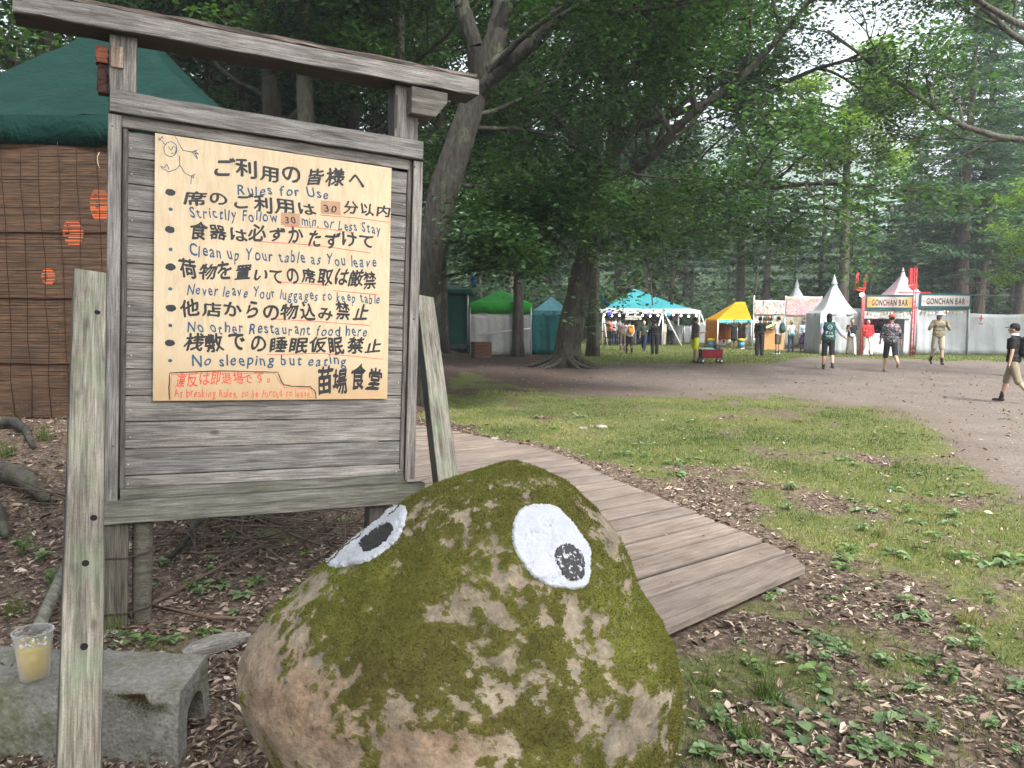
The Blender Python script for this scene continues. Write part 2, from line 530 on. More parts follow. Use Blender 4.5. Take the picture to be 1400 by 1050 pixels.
def covers(x, y):
    """how much grass, gravel and weed stand at a place on the ground, 0 to 1"""
    x = np.asarray(x, float); y = np.asarray(y, float)
    P = np.stack([x, y, 0 * x], -1)
    n = fbm(P, .9, 4, 21); n2 = fbm(P, 2.6, 3, 31); n3 = fbm(P, .33, 3, 5)
    yy = np.where(y < 1.2, 1.2, y)
    px, py, c = to_px(x, yy, 0 * x)
    jit = (py - 430) * .12
    qx = px + n * jit * 2.2 + n2 * jit * 1.8; qy = py + n2 * jit * .7 + n3 * jit * .8
    gs_, ps_ = 0, 0
    for k_, (fx, fy) in enumerate(((0, 0), (1.3, .5), (-1.3, -.5), (.6, -1.0), (-.6, 1.0), (2.4, .2), (-2.4, -.2))):
        nk = vn(P, 3.5, 60 + k_) * jit; gs_ = gs_ + in_poly(qx + (fx * jit + nk), qy + (fy * jit + nk * .6) * .8, GRASS_PX); ps_ = ps_ + in_poly(qx + (fx * jit + nk), qy + (fy * jit + nk * .6) * .8, PATH_PX)
    gfr = gs_ / 7.0 * (y > 1); pfr = ps_ / 7.0 * (y > 1)
    g = gfr > .3; p = pfr > .5
    f = in_poly(px + n * 14, py + n2 * 2.2, FARG_PX) & (y > 1)
    wd = in_poly(qx, qy, WEED_PX) & (y > 1)
    grass = np.where(g, np.clip(.74 + n * .85 + n2 * .6 - (1 - gfr) * .55, 0, 1), np.where(wd, np.clip(.16 + n * 1.2 + n2 * .6, 0, .6), 0.0))
    grass = np.where(f, .8 + .2 * n, grass)
    far = (y > 47) | (np.abs(x) > 40)
    grass = np.where(far & ~p, np.where(f, grass, .12), grass)
    left = (x < -1.5) & (y > 2.5) & (y < 60)
    grass = np.where(left, np.clip(n * 1.4 - .25, 0, .6), grass)
    weed = np.where(wd, np.clip(.42 + n * .9, 0, 1), 0.0)
    path = pfr * 1.0
    # dark trodden soil under the trees, left of the gravel
    soil = np.maximum(sstep(4.5, -1, x - (y - 14) * .15) * (y > 10), sstep(45, 50, y))
    return grass, path, weed, soil

def m_ground():
    t = NT('ground'); v = t.coord(False)
    g = t.attr('grass'); p = t.attr('path'); so = t.attr('soil')
    nb = t.noise(v, 1.1, 5, .6); nf = t.noise(v, 38, 5, .7); nm = t.noise(v, 9, 5, .65)
    vl = t.vor(v, 34, 'F1', 'Color'); sep = t.new('ShaderNodeSeparateColor'); t.lk(vl, sep.inputs[0])
    lit = t.ramp(sep.outputs[0], [(0, (.045, .033, .024)), (.35, (.10, .074, .055)), (.7, (.18, .137, .103)), (1, (.28, .225, .175))])
    lit = t.mix(.5, lit, t.ramp(nm, [(.3, (.025, .018, .014)), (.7, (.10, .07, .055))]))
    gr = t.ramp(nf, [(.25, (.075, .062, .053)), (.5, (.14, .119, .104)), (.75, (.25, .222, .197))])
    gr = t.mix(.75, gr, t.ramp(nb, [(.3, (.72, .69, .68)), (.7, (1.12, 1.1, 1.1))]), 'MULTIPLY')
    soil = t.ramp(t.mix(.5, nf, nm), [(.3, (.028, .019, .016)), (.6, (.075, .05, .042))])
    gs = t.ramp(t.mix(.5, nf, nm), [(.3, (.045, .05, .018)), (.5, (.085, .10, .03)), (.7, (.17, .155, .08))])
    c = t.mix(p, lit, gr)
    c = t.mix(t.math('MULTIPLY', so, .85), c, soil)
    gm = t.ramp(t.math('ADD', g, t.math('MULTIPLY', t.math('SUBTRACT', nm, .5), .9)), [(.3, (0, 0, 0)), (.62, (1, 1, 1))])
    c = t.mix(gm, c, gs)
    c = t.mix(t.attr('woods'), c, t.ramp(nb, [(.3, (.012, .022, .010)), (.7, (.03, .05, .02))]))
    t.base(c); t.rough(.97); t.b.inputs['Specular IOR Level'].default_value = .15
    t.bump(t.mix(.5, nf, sep.outputs[0]), .8, .02)
    return t.m
NA, NR = 420, 300
_rr = np.concatenate([[0.0], np.geomspace(.35, 1800, NR)])
_an = np.linspace(0, 2 * np.pi, NA, endpoint=False)
_gx = (_rr[:, None] * np.sin(_an)[None]).ravel(); _gy = (_rr[:, None] * np.cos(_an)[None]).ravel()
_gzv = hterr(_gx, _gy)
_g, _p, _w, _s = covers(_gx, _gy)
_P = np.stack([_gx, _gy, _gx * 0], -1)
_gzv = _gzv + np.where(np.hypot(_gx, _gy) < 16, fbm(_P, 7, 3, 9) * .012 * (1 - _p * .6), 0)
i0 = (np.arange(NR)[:, None] * NA + np.arange(NA)[None]).ravel(); i1 = (np.arange(NR)[:, None] * NA + (np.arange(NA)[None] + 1) % NA).ravel()
_F = np.stack([i0, i1, i1 + NA, i0 + NA], -1)[:, ::-1]
gme = npmesh('ground', np.stack([_gx, _gy, _gzv], -1), _F, True, {'grass': _g, 'path': _p, 'soil': _s, 'woods': sstep(54, 66, np.hypot(_gx, _gy))})
ground = tag(link('ground', gme, m_ground()), kind='structure')

# far mountain behind the forest
def m_hill():
    t = NT('forested_hill'); v = t.coord(False)
    c = t.ramp(t.mix(.5, t.noise(v, .05, 5, .7), t.vor(v, .12)), [(.3, (.018, .04, .02)), (.7, (.06, .11, .05))])
    t.base(c); t.rough(1); t.bump(t.vor(v, .12), 1, 3); return t.m
n1, n2_ = 120, 40
uu, vv_ = np.meshgrid(np.linspace(-1, 1, n1), np.linspace(0, 1, n2_))
mx_ = uu * 620; my_ = 300 + vv_ * 420
mz_ = 10 + sstep(0, 1, vv_) * 150 * (0.62 + .38 * np.sin(uu * 3.1 + .9)) 
PP = np.stack([mx_.ravel(), my_.ravel(), mz_.ravel() * 0], -1)
mz_ = mz_.ravel() + fbm(PP, .012, 5, 3) * 30 * vv_.ravel() + fbm(PP, .08, 3, 8) * 5
ii = (np.arange(n2_ - 1)[:, None] * n1 + np.arange(n1 - 1)[None]).ravel()
hill = tag(link('mountain', npmesh('mountain', np.stack([mx_.ravel(), my_.ravel(), mz_], -1), np.stack([ii, ii + 1, ii + 1 + n1, ii + n1], -1), True), m_hill()), kind='structure')

# ------------------------------------------------------------------ boardwalk
bw = empty('boardwalk', (0, 0, 0), kind='structure')
_E = [gz(*p, .075) for p in [(1104, 771), (1077, 755), (1046, 738), (1014, 725), (985, 714), (957, 701), (930, 690), (904, 679), (875, 669), (842, 655), (800, 635), (751, 614), (690, 602), (618, 590)]]
_E = [Vector((p.x, p.y, 0)) for p in _E]
_E += [_E[-1] + Vector((-1.5, .8, 0)), _E[-1] + Vector((-3.2, 1.4, 0)), _E[-1] + Vector((-6, 2, 0))]
# smooth right-hand edge, sampled every 5 cm
pts_ = []
for a_, b_ in zip(_E[1:], _E[2:]):
    n_ = max(1, int((b_ - a_).length / .05))
    for k in range(n_): pts_.append(a_.lerp(b_, k / n_))
for _ in range(30):
    pts_ = [pts_[0]] + [(pts_[i - 1] + pts_[i] + pts_[i + 1]) / 3 for i in range(1, len(pts_) - 1)] + [pts_[-1]]
cum = [0]
for a_, b_ in zip(pts_, pts_[1:]): cum.append(cum[-1] + (b_ - a_).length)
def edge_at(s):
    j = min(range(len(cum)), key=lambda i: abs(cum[i] - s)); return pts_[j]
ZB = .075
_l1 = gz(1077, 755, ZB) - gz(880, 819, ZB); ANG0 = math.atan2(_l1.y, _l1.x)
s_ = 0.0; i_ = 0
while s_ < cum[-1] - .4:
    A = edge_at(s_); B = edge_at(s_ + .272)
    fr = min(1, s_ / 7.5)
    ang = ANG0 - rad(9 * fr + max(0, s_ - 7) * 1.0)
    d = Vector((-math.cos(ang), -math.sin(ang), 0)); nrm = Vector((math.sin(ang), -math.cos(ang), 0))
    wdt = abs((B - A).dot(nrm)) - .026
    L = 2.25 + R_(-.02, .02)
    s_gap = 0
    mid = (A + B) / 2
    xo = R_(-.012, .012)
    c = mid + d * (L / 2 - xo)
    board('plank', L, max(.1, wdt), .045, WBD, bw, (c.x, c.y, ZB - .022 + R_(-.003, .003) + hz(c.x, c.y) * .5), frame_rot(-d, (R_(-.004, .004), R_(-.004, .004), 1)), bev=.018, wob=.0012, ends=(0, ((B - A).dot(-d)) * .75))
    s_ += .272; i_ += 1
# the near end plank, broader, its corner cut off
P0 = gz(915, 857, ZB); P1 = gz(1101, 775, ZB); Q1 = gz(1077, 755.5, ZB); Q0 = gz(880, 819, ZB); dd = Vector((P1.x - P0.x, P1.y - P0.y, 0)).normalized(); nn = Vector((-dd.y, dd.x, 0))
a0 = Vector((P1.x, P1.y, 0)); W0 = .28
d1_ = (Q0 - Q1).normalized(); fz = lambda p, z: Vector((p.x, p.y, z))
FL_ = P0 - dd * 1.15; BL_ = Q1 + d1_ * 2.35; off_ = Vector((-nn.x, -nn.y, 0)) * .012
vs_ = []
for z in (ZB - .045, ZB):
    for p in (FL_, P1, Q1 + off_, BL_ + off_): vs_.append(fz(p, z))
c0 = a0 - dd * 1.1 + nn * W0 / 2
Mx = Matrix.Translation(c0) @ frame_rot(dd, (0, 0, 1)).to_4x4(); Mi = Mx.inverted()
m_ = MB(); m_.add([Mi @ v for v in vs_], [(3, 2, 1, 0), (4, 5, 6, 7), (0, 1, 5, 4), (1, 2, 6, 5), (2, 3, 7, 6), (3, 0, 4, 7)])
o = m_.build('plank', WBD, bw); o.matrix_local = Mx
md = o.modifiers.new('bevel', 'BEVEL'); md.width = .005; md.segments = 2
# screw heads near the right ends of the boards
SCREW = mc((.06, .05, .045), .5, 'screw_metal')
sw = MB(); sw.lathe((0, 0, 0), [(.0005, .0015), (.006, .0012), (.007, 0)], 8); swm = sw.mesh('screw'); swm.materials.append(SCREW)
for k in range(26):
    s = k * .272 + .136; A = edge_at(s); ang = ANG0 - rad(9 * min(1, s / 7.5))
    for off in (.22, .26):
        p = A + Vector((-math.cos(ang), -math.sin(ang), 0)) * (off if off < .23 else 1.1) + Vector((-math.sin(ang), math.cos(ang), 0)) * R_(-.04, .04); link('screw', swm, None, bw, (p.x, p.y, ZB + .002))
# joists under the boards
for off in (.25, 1.1, 1.95):
    pl = []
    for k in range(0, int((cum[-1] - .5) / .3)):
        s = k * .3; A = edge_at(s); ang = ANG0 - rad(9 * min(1, s / 7.5) + max(0, s - 7) * 1.0)
        p = A + Vector((-math.cos(ang), -math.sin(ang), 0)) * off; pl.append((p.x, p.y, -.01))
    MB().tube(pl, .03, 4).build('joist', WGd, bw)

# ------------------------------------------------------------------ the notice board
X_ = (_r * 1950 + _u * 50 + _f * 1051).normalized()
U_ = (_r * 772 + _u * 23075 - _f * 1051).normalized()
X_ = (X_ - U_ * X_.dot(U_)).normalized()
N_ = X_.cross(U_).normalized()            # towards the camera?
if N_.dot(CAMP - gz(160, 855)) < 0: N_ = -N_
O_ = gz(160, 855) + N_ * .05
SR = Matrix((X_, U_, X_.cross(U_))).transposed()   # local x right, y up, z out
if (X_.cross(U_)).dot(N_) < 0: raise RuntimeError('board frame')
SM = Matrix.Translation(O_) @ SR.to_4x4()
SMi = SM.inverted()
def sp(px, py, off=0.0):
    """a point of the board's plane (pushed out by off) seen at that place"""
    d = ray(px, py); t = (O_ + N_ * off - CAMP).dot(N_) / d.dot(N_)
    q = SMi @ (CAMP + d * t); return Vector((q.x, q.y, off))
sign = bpy.data.objects.new('notice_board', None); COL.objects.link(sign); sign.matrix_world = SM
sign.empty_display_size = .1
tag(sign, 'weathered grey timber notice board with a hand painted bilingual rules sheet behind the mossy boulder', 'notice board')
RX = Matrix.Identity(3); RY = Matrix(((0, -1, 0), (1, 0, 0), (0, 0, 1)))   # RY: board length up
def sboard(name, x0, x1, y0, y1, z0, z1, mat, vertical=False, skew=0, **kw):
    c = ((x0 + x1) / 2, (y0 + y1) / 2, (z0 + z1) / 2)
    r = Matrix.Rotation(skew, 3, 'Z')
    if vertical: return board(name, abs(y1 - y0), abs(x1 - x0), abs(z1 - z0), mat, sign, c, r @ RY, **kw)
    return board(name, abs(x1 - x0), abs(y1 - y0), abs(z1 - z0), mat, sign, c, r, **kw)
xL = sp(145, 420).x; xR = sp(571, 420).x
# siding planks
ys = [178, 214, 250, 286, 322.5, 359, 395, 432, 468, 504.5, 541, 577, 614, 651, 669]
x0 = sp(168, 400).x; x1 = sp(557, 400).x
tt = [sp(168, y).y for y in ys]
for a_, b_ in zip(tt, tt[1:]):
    sboard('siding_plank', x0 - .01, x1 + .01, b_ + .0018, a_ - .0018, -.026 + R_(-.002, .002), -.006 + R_(-.0015, .0015), WG, seg=14, bev=.003)
# nail heads
for a_, b_ in zip(tt, tt[1:]):
    for xx in (x0 + .035, x1 - .035):
        m_ = MB(); m_.lathe((xx + R_(-.006, .006), (a_ + b_) / 2 + R_(-.02, .02), -.006), [(0.0005, .004), (.004, .0035), (.0045, 0)], 8)
        m_.build('nail_head', METAL, sign)
# inner strips and side boards
fw = sp(165, 420).x - sp(145, 420).x
sboard('inner_strip', sp(165, 420).x, sp(172, 420).x + .004, sp(168, 668).y, sp(168, 168).y, -.03, .004, WGd, True)
sboard('inner_strip', sp(552, 420).x, sp(558, 420).x, sp(556, 640).y, sp(556, 216).y, -.03, .004, WGd, True)
sboard('side_board', xL, sp(164, 420).x, sp(150, 687).y, sp(150, 157).y, -.03, .028, WG, True)
sboard('side_board', sp(558, 420).x, xR, sp(565, 654).y, sp(565, 221).y, -.03, .028, WG, True)
for xx, yy in ((154, 172), (155, 610), (567, 228), (566, 430), (563, 640), (566, 436)):
    q = sp(xx, yy, .028); MB().lathe((q.x, q.y, .0275), [(.0005, .003), (.005, .0025), (.0055, 0)], 8).build('nail_head', WGd, sign)
# top rail with the thinner strip below, bottom strip and bottom rail
yt = (sp(160, 130).y + sp(560, 189).y) / 2; yb = (sp(160, 158).y + sp(560, 217).y) / 2
sboard('top_rail', sp(150, 140).x, sp(575, 200).x, yb, yt, -.03, .045, WG, seg=16, bev=.006, wob=.003)
sboard('rail_strip', sp(165, 165).x, sp(558, 225).x, (sp(190, 177).y + sp(545, 232).y) / 2, yb + .001, -.03, .012, WG, seg=14)
sboard('bottom_strip', sp(164, 680).x, sp(556, 650).x, sp(168, 686).y, sp(168, 668).y, -.03, .008, WOL, seg=14)
yt2 = (sp(150, 689).y + sp(560, 655).y) / 2; yb2 = (sp(150, 721).y + sp(560, 684).y) / 2
sboard('bottom_rail', sp(142, 700).x, sp(578, 670).x, yb2, yt2, -.045, .036, WOL, seg=16, bev=.006, wob=.003)
# posts
pw = sp(188, 100).x - sp(149, 100).x
gb = (SMi @ gz(160, 862)).y - .15
yb_top = sp(165, 42, .0).y
sboard('post', sp(149, 100).x, sp(187, 100).x, yt + .001, yb_top, -.10, .02, WG, True, bev=.006)
sboard('post', sp(538, 150).x, sp(571, 150).x, yt + .001, sp(555, 108).y, -.10, .02, WG, True, bev=.006)
sboard('post', sp(140, 780).x, sp(176, 780).x, gb, yb2 - .001, -.10, .01, WST, True, bev=.008)
sboard('post', sp(505, 690).x, sp(534, 690).x, gb - .1, yb2 - .001, -.10, .0, WGd, True, bev=.008)
sboard('post', sp(149, 100).x, sp(187, 100).x, yb2, yt, -.13, -.05, WGd, True, bev=.006)
sboard('post', sp(538, 150).x, sp(571, 150).x, yb2, yt, -.13, -.05, WGd, True, bev=.006)
# round stake lashed to the left post
q0 = sp(194, 855); q1 = sp(196, 722)
MB().tube([(q0.x, gb, -.04), (q0.x, q0.y, -.04), (q1.x, q1.y, -.04), (q1.x, q1.y + .05, -.05)], [.047, .046, .049, .048], 14).build('round_stake', WST, sign)
for yy in (762, 838):
    q = sp(160, yy); a_ = sp(138, yy).x; b_ = sp(208, yy - 4).x
    for k in range(3):
        o_ = R_(-.006, .006)
        MB().tube([(a_, q.y + o_, .012), ((a_ + b_) / 2 - .01, q.y + o_ * .5 - .004, .016), (b_ - .02, q.y + .012 + o_, .016), (b_ + .004, q.y + .014 + o_, -.04), (b_ - .03, q.y + .014, -.10), (a_, q.y, -.105), (a_ - .004, q.y, -.04), (a_, q.y + o_, .012)], .0022, 5).build('binding_wire', mc((.05, .035, .03), .6, 'metal_wire'), sign)
# roof beam on top: heavy timber in front of the posts
def beam_pt(px, py, off): return sp(px, py, off)
bz0, bz1 = -.11, .085
bx0 = sp(17, 10, bz1).x; bx1 = sp(655, 115, bz1).x
ytp = (sp(200, 26, bz1).y + sp(655, 106, bz1).y) / 2; ybt = (sp(150, 41, bz1).y + sp(655, 132, bz1).y) / 2
# follow its slope on the photo
sl = (sp(655, 132, bz1).y - sp(150, 41, bz1).y) / (bx1 - sp(150, 41, bz1).x)
hb = ytp - ybt
roof = board('roof_beam', bx1 - bx0, hb, bz1 - bz0, WG, sign, ((bx0 + bx1) / 2, ybt + hb / 2 + sl * 0.0, (bz0 + bz1) / 2), Matrix.Rotation(math.atan(sl), 3, 'Z'), bev=.008, wob=.004, seg=22)
ycp = (sp(655, 97, bz1 - .01).y + sp(100, 0, bz1 - .01).y) / 2
board('beam_cap', bx1 - bx0 - .02, .026, bz1 - bz0 - .02, m_wood('cap_wood', (.06, .045, .035), (.20, .16, .13), (.36, .30, .25), crack=1.0), sign, ((bx0 + bx1) / 2, ybt + hb + .014, (bz0 + bz1) / 2), Matrix.Rotation(math.atan(sl), 3, 'Z'), bev=.006, wob=.006, seg=26)
# corbel under the beam at the right post, chamfered nose
ql = sp(571, 150, .02); 
m_ = MB(); cy1 = sp(590, 126, .06).y; cy0 = sp(590, 162, .06).y
xa = sp(556, 150, .02).x; xb = sp(612, 140, .10).x; xc = sp(596, 160, .10).x
vs_ = [(xa, cy0, -.06), (xc, cy0, -.06), (xb, (cy0 + cy1) / 2 + .02, -.06), (xb, cy1, -.06), (xa, cy1, -.06)]
vs_ += [(x, y, .10) for x, y, z in vs_]
m_.add(vs_, [(4, 3, 2, 1, 0), (5, 6, 7, 8, 9), (0, 1, 6, 5), (1, 2, 7, 6), (2, 3, 8, 7), (3, 4, 9, 8), (4, 0, 5, 9)])
o = m_.build('corbel', WGd, sign); md = o.modifiers.new('bevel', 'BEVEL'); md.width = .005; md.segments = 2
# rust red offcut and the pale patch on the left post, hinge on the right post
RUST = m_simple('reddish_old_wood', (.20, .07, .045), .85, .5, 14, .4)
a_ = sp(131, 80, .0); b_ = sp(148, 80, .0)
sboard('wood_offcut', a_.x, b_.x, sp(140, 86).y, sp(140, 63).y, -.06, .01, RUST, True, wob=.005)
sboard('wood_offcut', a_.x + .008, b_.x, sp(140, 126).y, sp(140, 88).y, -.07, -.005, m_simple('dark_old_wood', (.06, .03, .025), .85, .4, 14, .4), True, wob=.005)
sboard('wood_patch', sp(151, 80, .02).x, sp(169, 80, .02).x, sp(160, 93, .02).y, sp(160, 64, .02).y, .0205, .032, m_wood('pale_patch_wood', (.20, .14, .10), (.36, .28, .22), (.5, .42, .35), crack=1), True)
sboard('hinge', sp(538.5, 150, .02).x, sp(543, 150, .02).x, sp(540, 175, .02).y, sp(540, 130, .02).y, .0205, .026, mc((.06, .055, .05), .6, 'dull_steel'), True, wob=0.0005)

# --- the plywood sheet and its writing
def m_ply():
    t = NT('plywood'); v = t.coord(False)
    mp = t.new('ShaderNodeMapping'); t.lk(v, mp.inputs['Vector']); mp.inputs['Scale'].default_value = (6, 1.2, 1)
    g = t.noise(mp.outputs[0], 5, 6, .65, 1.0); big = t.noise(v, 3.5, 4, .6)
    c = t.ramp(g, [(.28, (.52, .40, .25)), (.5, (.60, .485, .325)), (.72, (.66, .545, .385))])
    c = t.mix(.8, c, t.ramp(big, [(.3, (.92, .90, .86)), (.7, (1.04, 1.03, 1.0))]), 'MULTIPLY')
    # weather stains creep in from the lower edge
    sx = t.new('ShaderNodeSeparateXYZ'); t.lk(v, sx.inputs[0])
    low = t.math('ADD', t.math('MULTIPLY', sx.outputs[1], -1.6), t.math('MULTIPLY', g, .9))
    st = t.ramp(low, [(1.16, (0, 0, 0)), (1.0, (0, 0, 0))])
    lowm = t.new('ShaderNodeMapRange'); t.lk(low, lowm.inputs[0]); lowm.inputs[1].default_value = 1.12; lowm.inputs[2].default_value = 1.5
    c = t.mix(t.math('MULTIPLY', lowm.outputs[0], .6), c, (.42, .24, .09))
    fl = t.noise(v, 60, 2, .5); fm = t.ramp(fl, [(.74, (0, 0, 0)), (.78, (.5, .5, .5))]); c = t.mix(fm, c, (.3, .2, .11))
    t.base(c); t.rough(.62); t.bump(g, .12, .003); return t.m
cA, cB, cC, cD = [sp(x, y, .012) for x, y in ((212, 182), (535, 230), (529, 545), (209, 548))]
ctr = (cA + cB + cC + cD) / 4
psh = MB(); cs = [c - ctr for c in (cD, cC, cB, cA)]
psh.add([Vector((c.x, c.y, -.006)) for c in cs] + [Vector((c.x, c.y, .006)) for c in cs], [(3, 2, 1, 0), (4, 5, 6, 7), (0, 1, 5, 4), (1, 2, 6, 5), (2, 3, 7, 6), (3, 0, 4, 7)])
sheet = psh.build('rules_sheet', m_ply(), sign); sheet.location = (ctr.x, ctr.y, .011)
INK = m_simple('black_marker', (.014, .015, .018), .5, .3, 30, 0)
INB = m_simple('blue_marker', (.012, .075, .15), .5, .5, 45, 0)
INR = m_simple('red_marker', (.62, .10, .06), .5, .3, 45, 0)
PATCHP = m_simple('brown_paper', (.44, .27, .17), .7, .1, 20, .1)
ZS = .0065
def shp(px, py):
    q = sp(px, py, .017); return Vector((q.x - ctr.x, q.y - ctr.y, ZS))
def write(text, x0, y0, x1, y1, h, off, mat, jr=.06, jy=.05, z=ZS, jp=False, wsc=None, label=None):
    """letters along the line from (x0,y0) to (x1,y1), h high (photo pixels at the baseline)"""
    if jp: y0 -= 2.5; y1 -= 2.5
    mb = MB(); A = shp(x0, y0); B = shp(x1, y1); dv = B - A; Lw = dv.length; ang = math.atan2(dv.y, dv.x)
    hh = (shp((x0 + x1) / 2, (y0 + y1) / 2 - h) - shp((x0 + x1) / 2, (y0 + y1) / 2)).length
    adv = []
    for c in text:
        if c == ' ': adv.append(.38); continue
        V, F, n0_ = _gl[(c, off)]; xs = [v[0] for v in V]
        adv.append(1.0 if jp else (max(xs) - min(xs)) + .15)
    tot = sum(adv); cap = .9 if jp else .72
    sy = hh / cap; sx = Lw / tot
    x = 0
    for c, a in zip(text, adv):
        if c != ' ':
            V, F, n0_ = _gl[(c, off)]; mnx = 0 if jp else min(v[0] for v in V)
            q_ = 1 if jp else .45; r = R_(-jr, jr) * 1.6 * q_; k = 1 + R_(-.18, .02) * q_; ky = 1 + R_(-.2, .14) * q_; sh = R_(-.2, .2) * q_
            dy = R_(-jy, jy) * 1.8 * hh; cx = (x + a / 2) * sx
            pts = []
            ph = R_(0, 6)
            for vi, v in enumerate(V):
                lx = (v[0] - mnx - a / 2) * sx * k + v[1] * sy * sh + math.sin(v[1] * 6 + ph) * .035 * sy; ly = v[1] * sy * ky + dy + math.sin(v[0] * 5 + ph) * .035 * sy
                rx = lx * math.cos(r) - ly * math.sin(r) + cx; ry = lx * math.sin(r) + ly * math.cos(r)
                pts.append((A.x + rx * math.cos(ang) - ry * math.sin(ang), A.y + rx * math.sin(ang) + ry * math.cos(ang), z + .00012 * (vi // n0_)))
            mb.add(pts, F)
        x += a
    o = mb.build('lettering', mat, sheet)
    if label: o['label'] = label
    return o
def stroke(pts, wd, mat, name='underline', z=ZS + .0004):
    mb = MB(); P = [shp(*p) for p in pts]
    vs = []; fs = []
    for i, p in enumerate(P):
        t = (P[min(i + 1, len(P) - 1)] - P[max(i - 1, 0)]).normalized(); nx = Vector((-t.y, t.x, 0)); ww = wd / 2 * R_(.75, 1.2)
        a = p + nx * ww; b = p - nx * ww; vs += [(a.x, a.y, z), (b.x, b.y, z)]
    for i in range(len(P) - 1): fs.append((2 * i + 1, 2 * i + 3, 2 * i + 2, 2 * i))
    mb.add(vs, fs); return mb
def dense(pts, n=5):
    out = []
    for a, b in zip(pts, pts[1:]):
        for k in range(n): out.append((a[0] + (b[0] - a[0]) * k / n + R_(-.3, .3), a[1] + (b[1] - a[1]) * k / n + R_(-.3, .3)))
    out.append(pts[-1]); return out
K = 3.8  # px to metres on the sheet
write(JP[0], 288, 240, 500, 259, 24, BLK, INK, jp=True)
write(JP[1], 250, 279, 434, 296, 21, BLK, INK, jp=True)
write(JP[2], 468, 294, 534, 300, 19, BLK, INK, jp=True)
write(JP[3], 256, 325, 512, 342, 22, BLK, INK, jp=True)
write(JP[4], 246, 379, 516, 395, 22, BLK, INK, jp=True)
write(JP[5], 247, 434, 504, 439, 22, BLK, INK, jp=True)
write(JP[6], 249, 479, 522, 485, 23, BLK, INK, jp=True)
write(JP[7], 432, 535, 520, 534, 32, BLK, INK, jp=True)
write(EN[0], 325, 265, 452, 272, 14, BLU, INB)
write(EN[1], 260, 297, 382, 304, 15, BLU, INB)
write(EN[2], 412, 308, 522, 320, 14, BLU, INB)
write(EN[3], 258, 350, 516, 366, 16, BLU, INB)
write(EN[4], 256, 402, 521, 415, 14, BLU, INB)
write(EN[5], 256, 454, 504, 460, 15, BLU, INB)
write(EN[6], 262, 500, 476, 499, 15, BLU, INB)
write(RD[0], 238, 530, 378, 525, 17, RED, INR, jp=True)
write(RD[1], 238, 543, 428, 543, 11, RED, INR)
for k, ((xx, yy), (w_, h_)) in enumerate((((452, 284), (27, 18)), ((397, 300), (26, 17)))):
    m_ = MB(); c = [shp(xx - w_ / 2, yy - h_ / 2 - 1), shp(xx + w_ / 2, yy - h_ / 2 + 1), shp(xx + w_ / 2, yy + h_ / 2 + 1), shp(xx - w_ / 2, yy + h_ / 2 - 1)]
    m_.add([Vector((p.x, p.y, ZS + .0008)) for p in reversed(c)], [(0, 1, 2, 3)])
    m_.build('paper_patch', PATCHP, sheet)
write('30', 443, 290, 463, 291, 9, BLU, INK, z=ZS + .0012)
write('30', 389, 305, 407, 306, 9, BLU, INK, z=ZS + .0012)
um = MB()
for pl in ([(438, 294), (485, 298), (532, 304)], [(389, 309), (440, 312), (484, 318)], [(352, 330), (430, 335), (507, 346)], [(383, 386), (450, 390)], [(455, 397), (516, 403)], [(371, 436), (440, 440), (505, 445)], [(365, 485), (440, 483), (524, 491)]):
    k = stroke(dense(pl), .0038, INR); um.add(k.v, k.f)
um.build('underline', INR, sheet)
bm_ = MB()
for yy, big in ((263, 1), (314, 1), (365, 1), (421, 1), (469, 1), (286, 0), (341, 0), (395, 0), (445, 0), (493, 0)):
    c = shp(233 + R_(-1, 1), yy); rr_ = (.025, .018) if big else (.010, .009)
    vs_ = [(c.x + rr_[0] * math.cos(a) * R_(.88, 1.1), c.y + rr_[1] * math.sin(a) * R_(.88, 1.1), ZS) for a in [2 * math.pi * k / 14 for k in range(14)]]
    if big: k2 = MB(); k2.add(vs_, [tuple(range(14))]); k2.build('bullet_dot', INK, sheet)
    else:
        k2 = MB(); k2.add(vs_, [tuple(range(14))]); k2.build('bullet_dot', INB, sheet)
k = stroke(dense([(232, 547), (231, 530), (232, 510), (300, 507), (380, 509), (384, 520), (388, 526), (400, 528), (424, 529), (431, 535), (432, 545)], 4), .0055, INK, 'box_line')
k.build('box_line', INK, sheet)
k = stroke(dense([(234, 546), (234, 512), (300, 510), (376, 511), (383, 524), (390, 530), (426, 532), (429, 543)], 4), .003, INR)
k.build('box_line', INR, sheet)
# the small doodle of a long-legged bird, top left corner
dd_ = MB()
def circ(cx, cy, rx, ry, n=18): return [(cx + rx * math.cos(2 * math.pi * i / n), cy + ry * math.sin(2 * math.pi * i / n)) for i in range(n + 1)]
for pl in (circ(233, 204, 9, 10), [(221, 192), (216, 188), (218, 192), (222, 186), (223, 190)], [(221, 192), (225, 197)], [(239, 186), (244, 195), (250, 205), (262, 208), (270, 205)], [(262, 208), (272, 211), (266, 206), (270, 218), (264, 209)], [(245, 213), (246, 226), (240, 232), (230, 235), (222, 230), (219, 227), (225, 229), (228, 224), (231, 232)], [(246, 226), (252, 236), (261, 241), (266, 238), (264, 244), (262, 240), (261, 252)], [(230, 200), (234, 206), (237, 200), (241, 202), (240, 209), (234, 210)]):
    k = stroke(dense(pl, 3), .0034, INK); dd_.add(k.v, k.f)
dd_.build('doodle', m_simple('dark_blue_pen', (.03, .05, .12), .5), sheet)

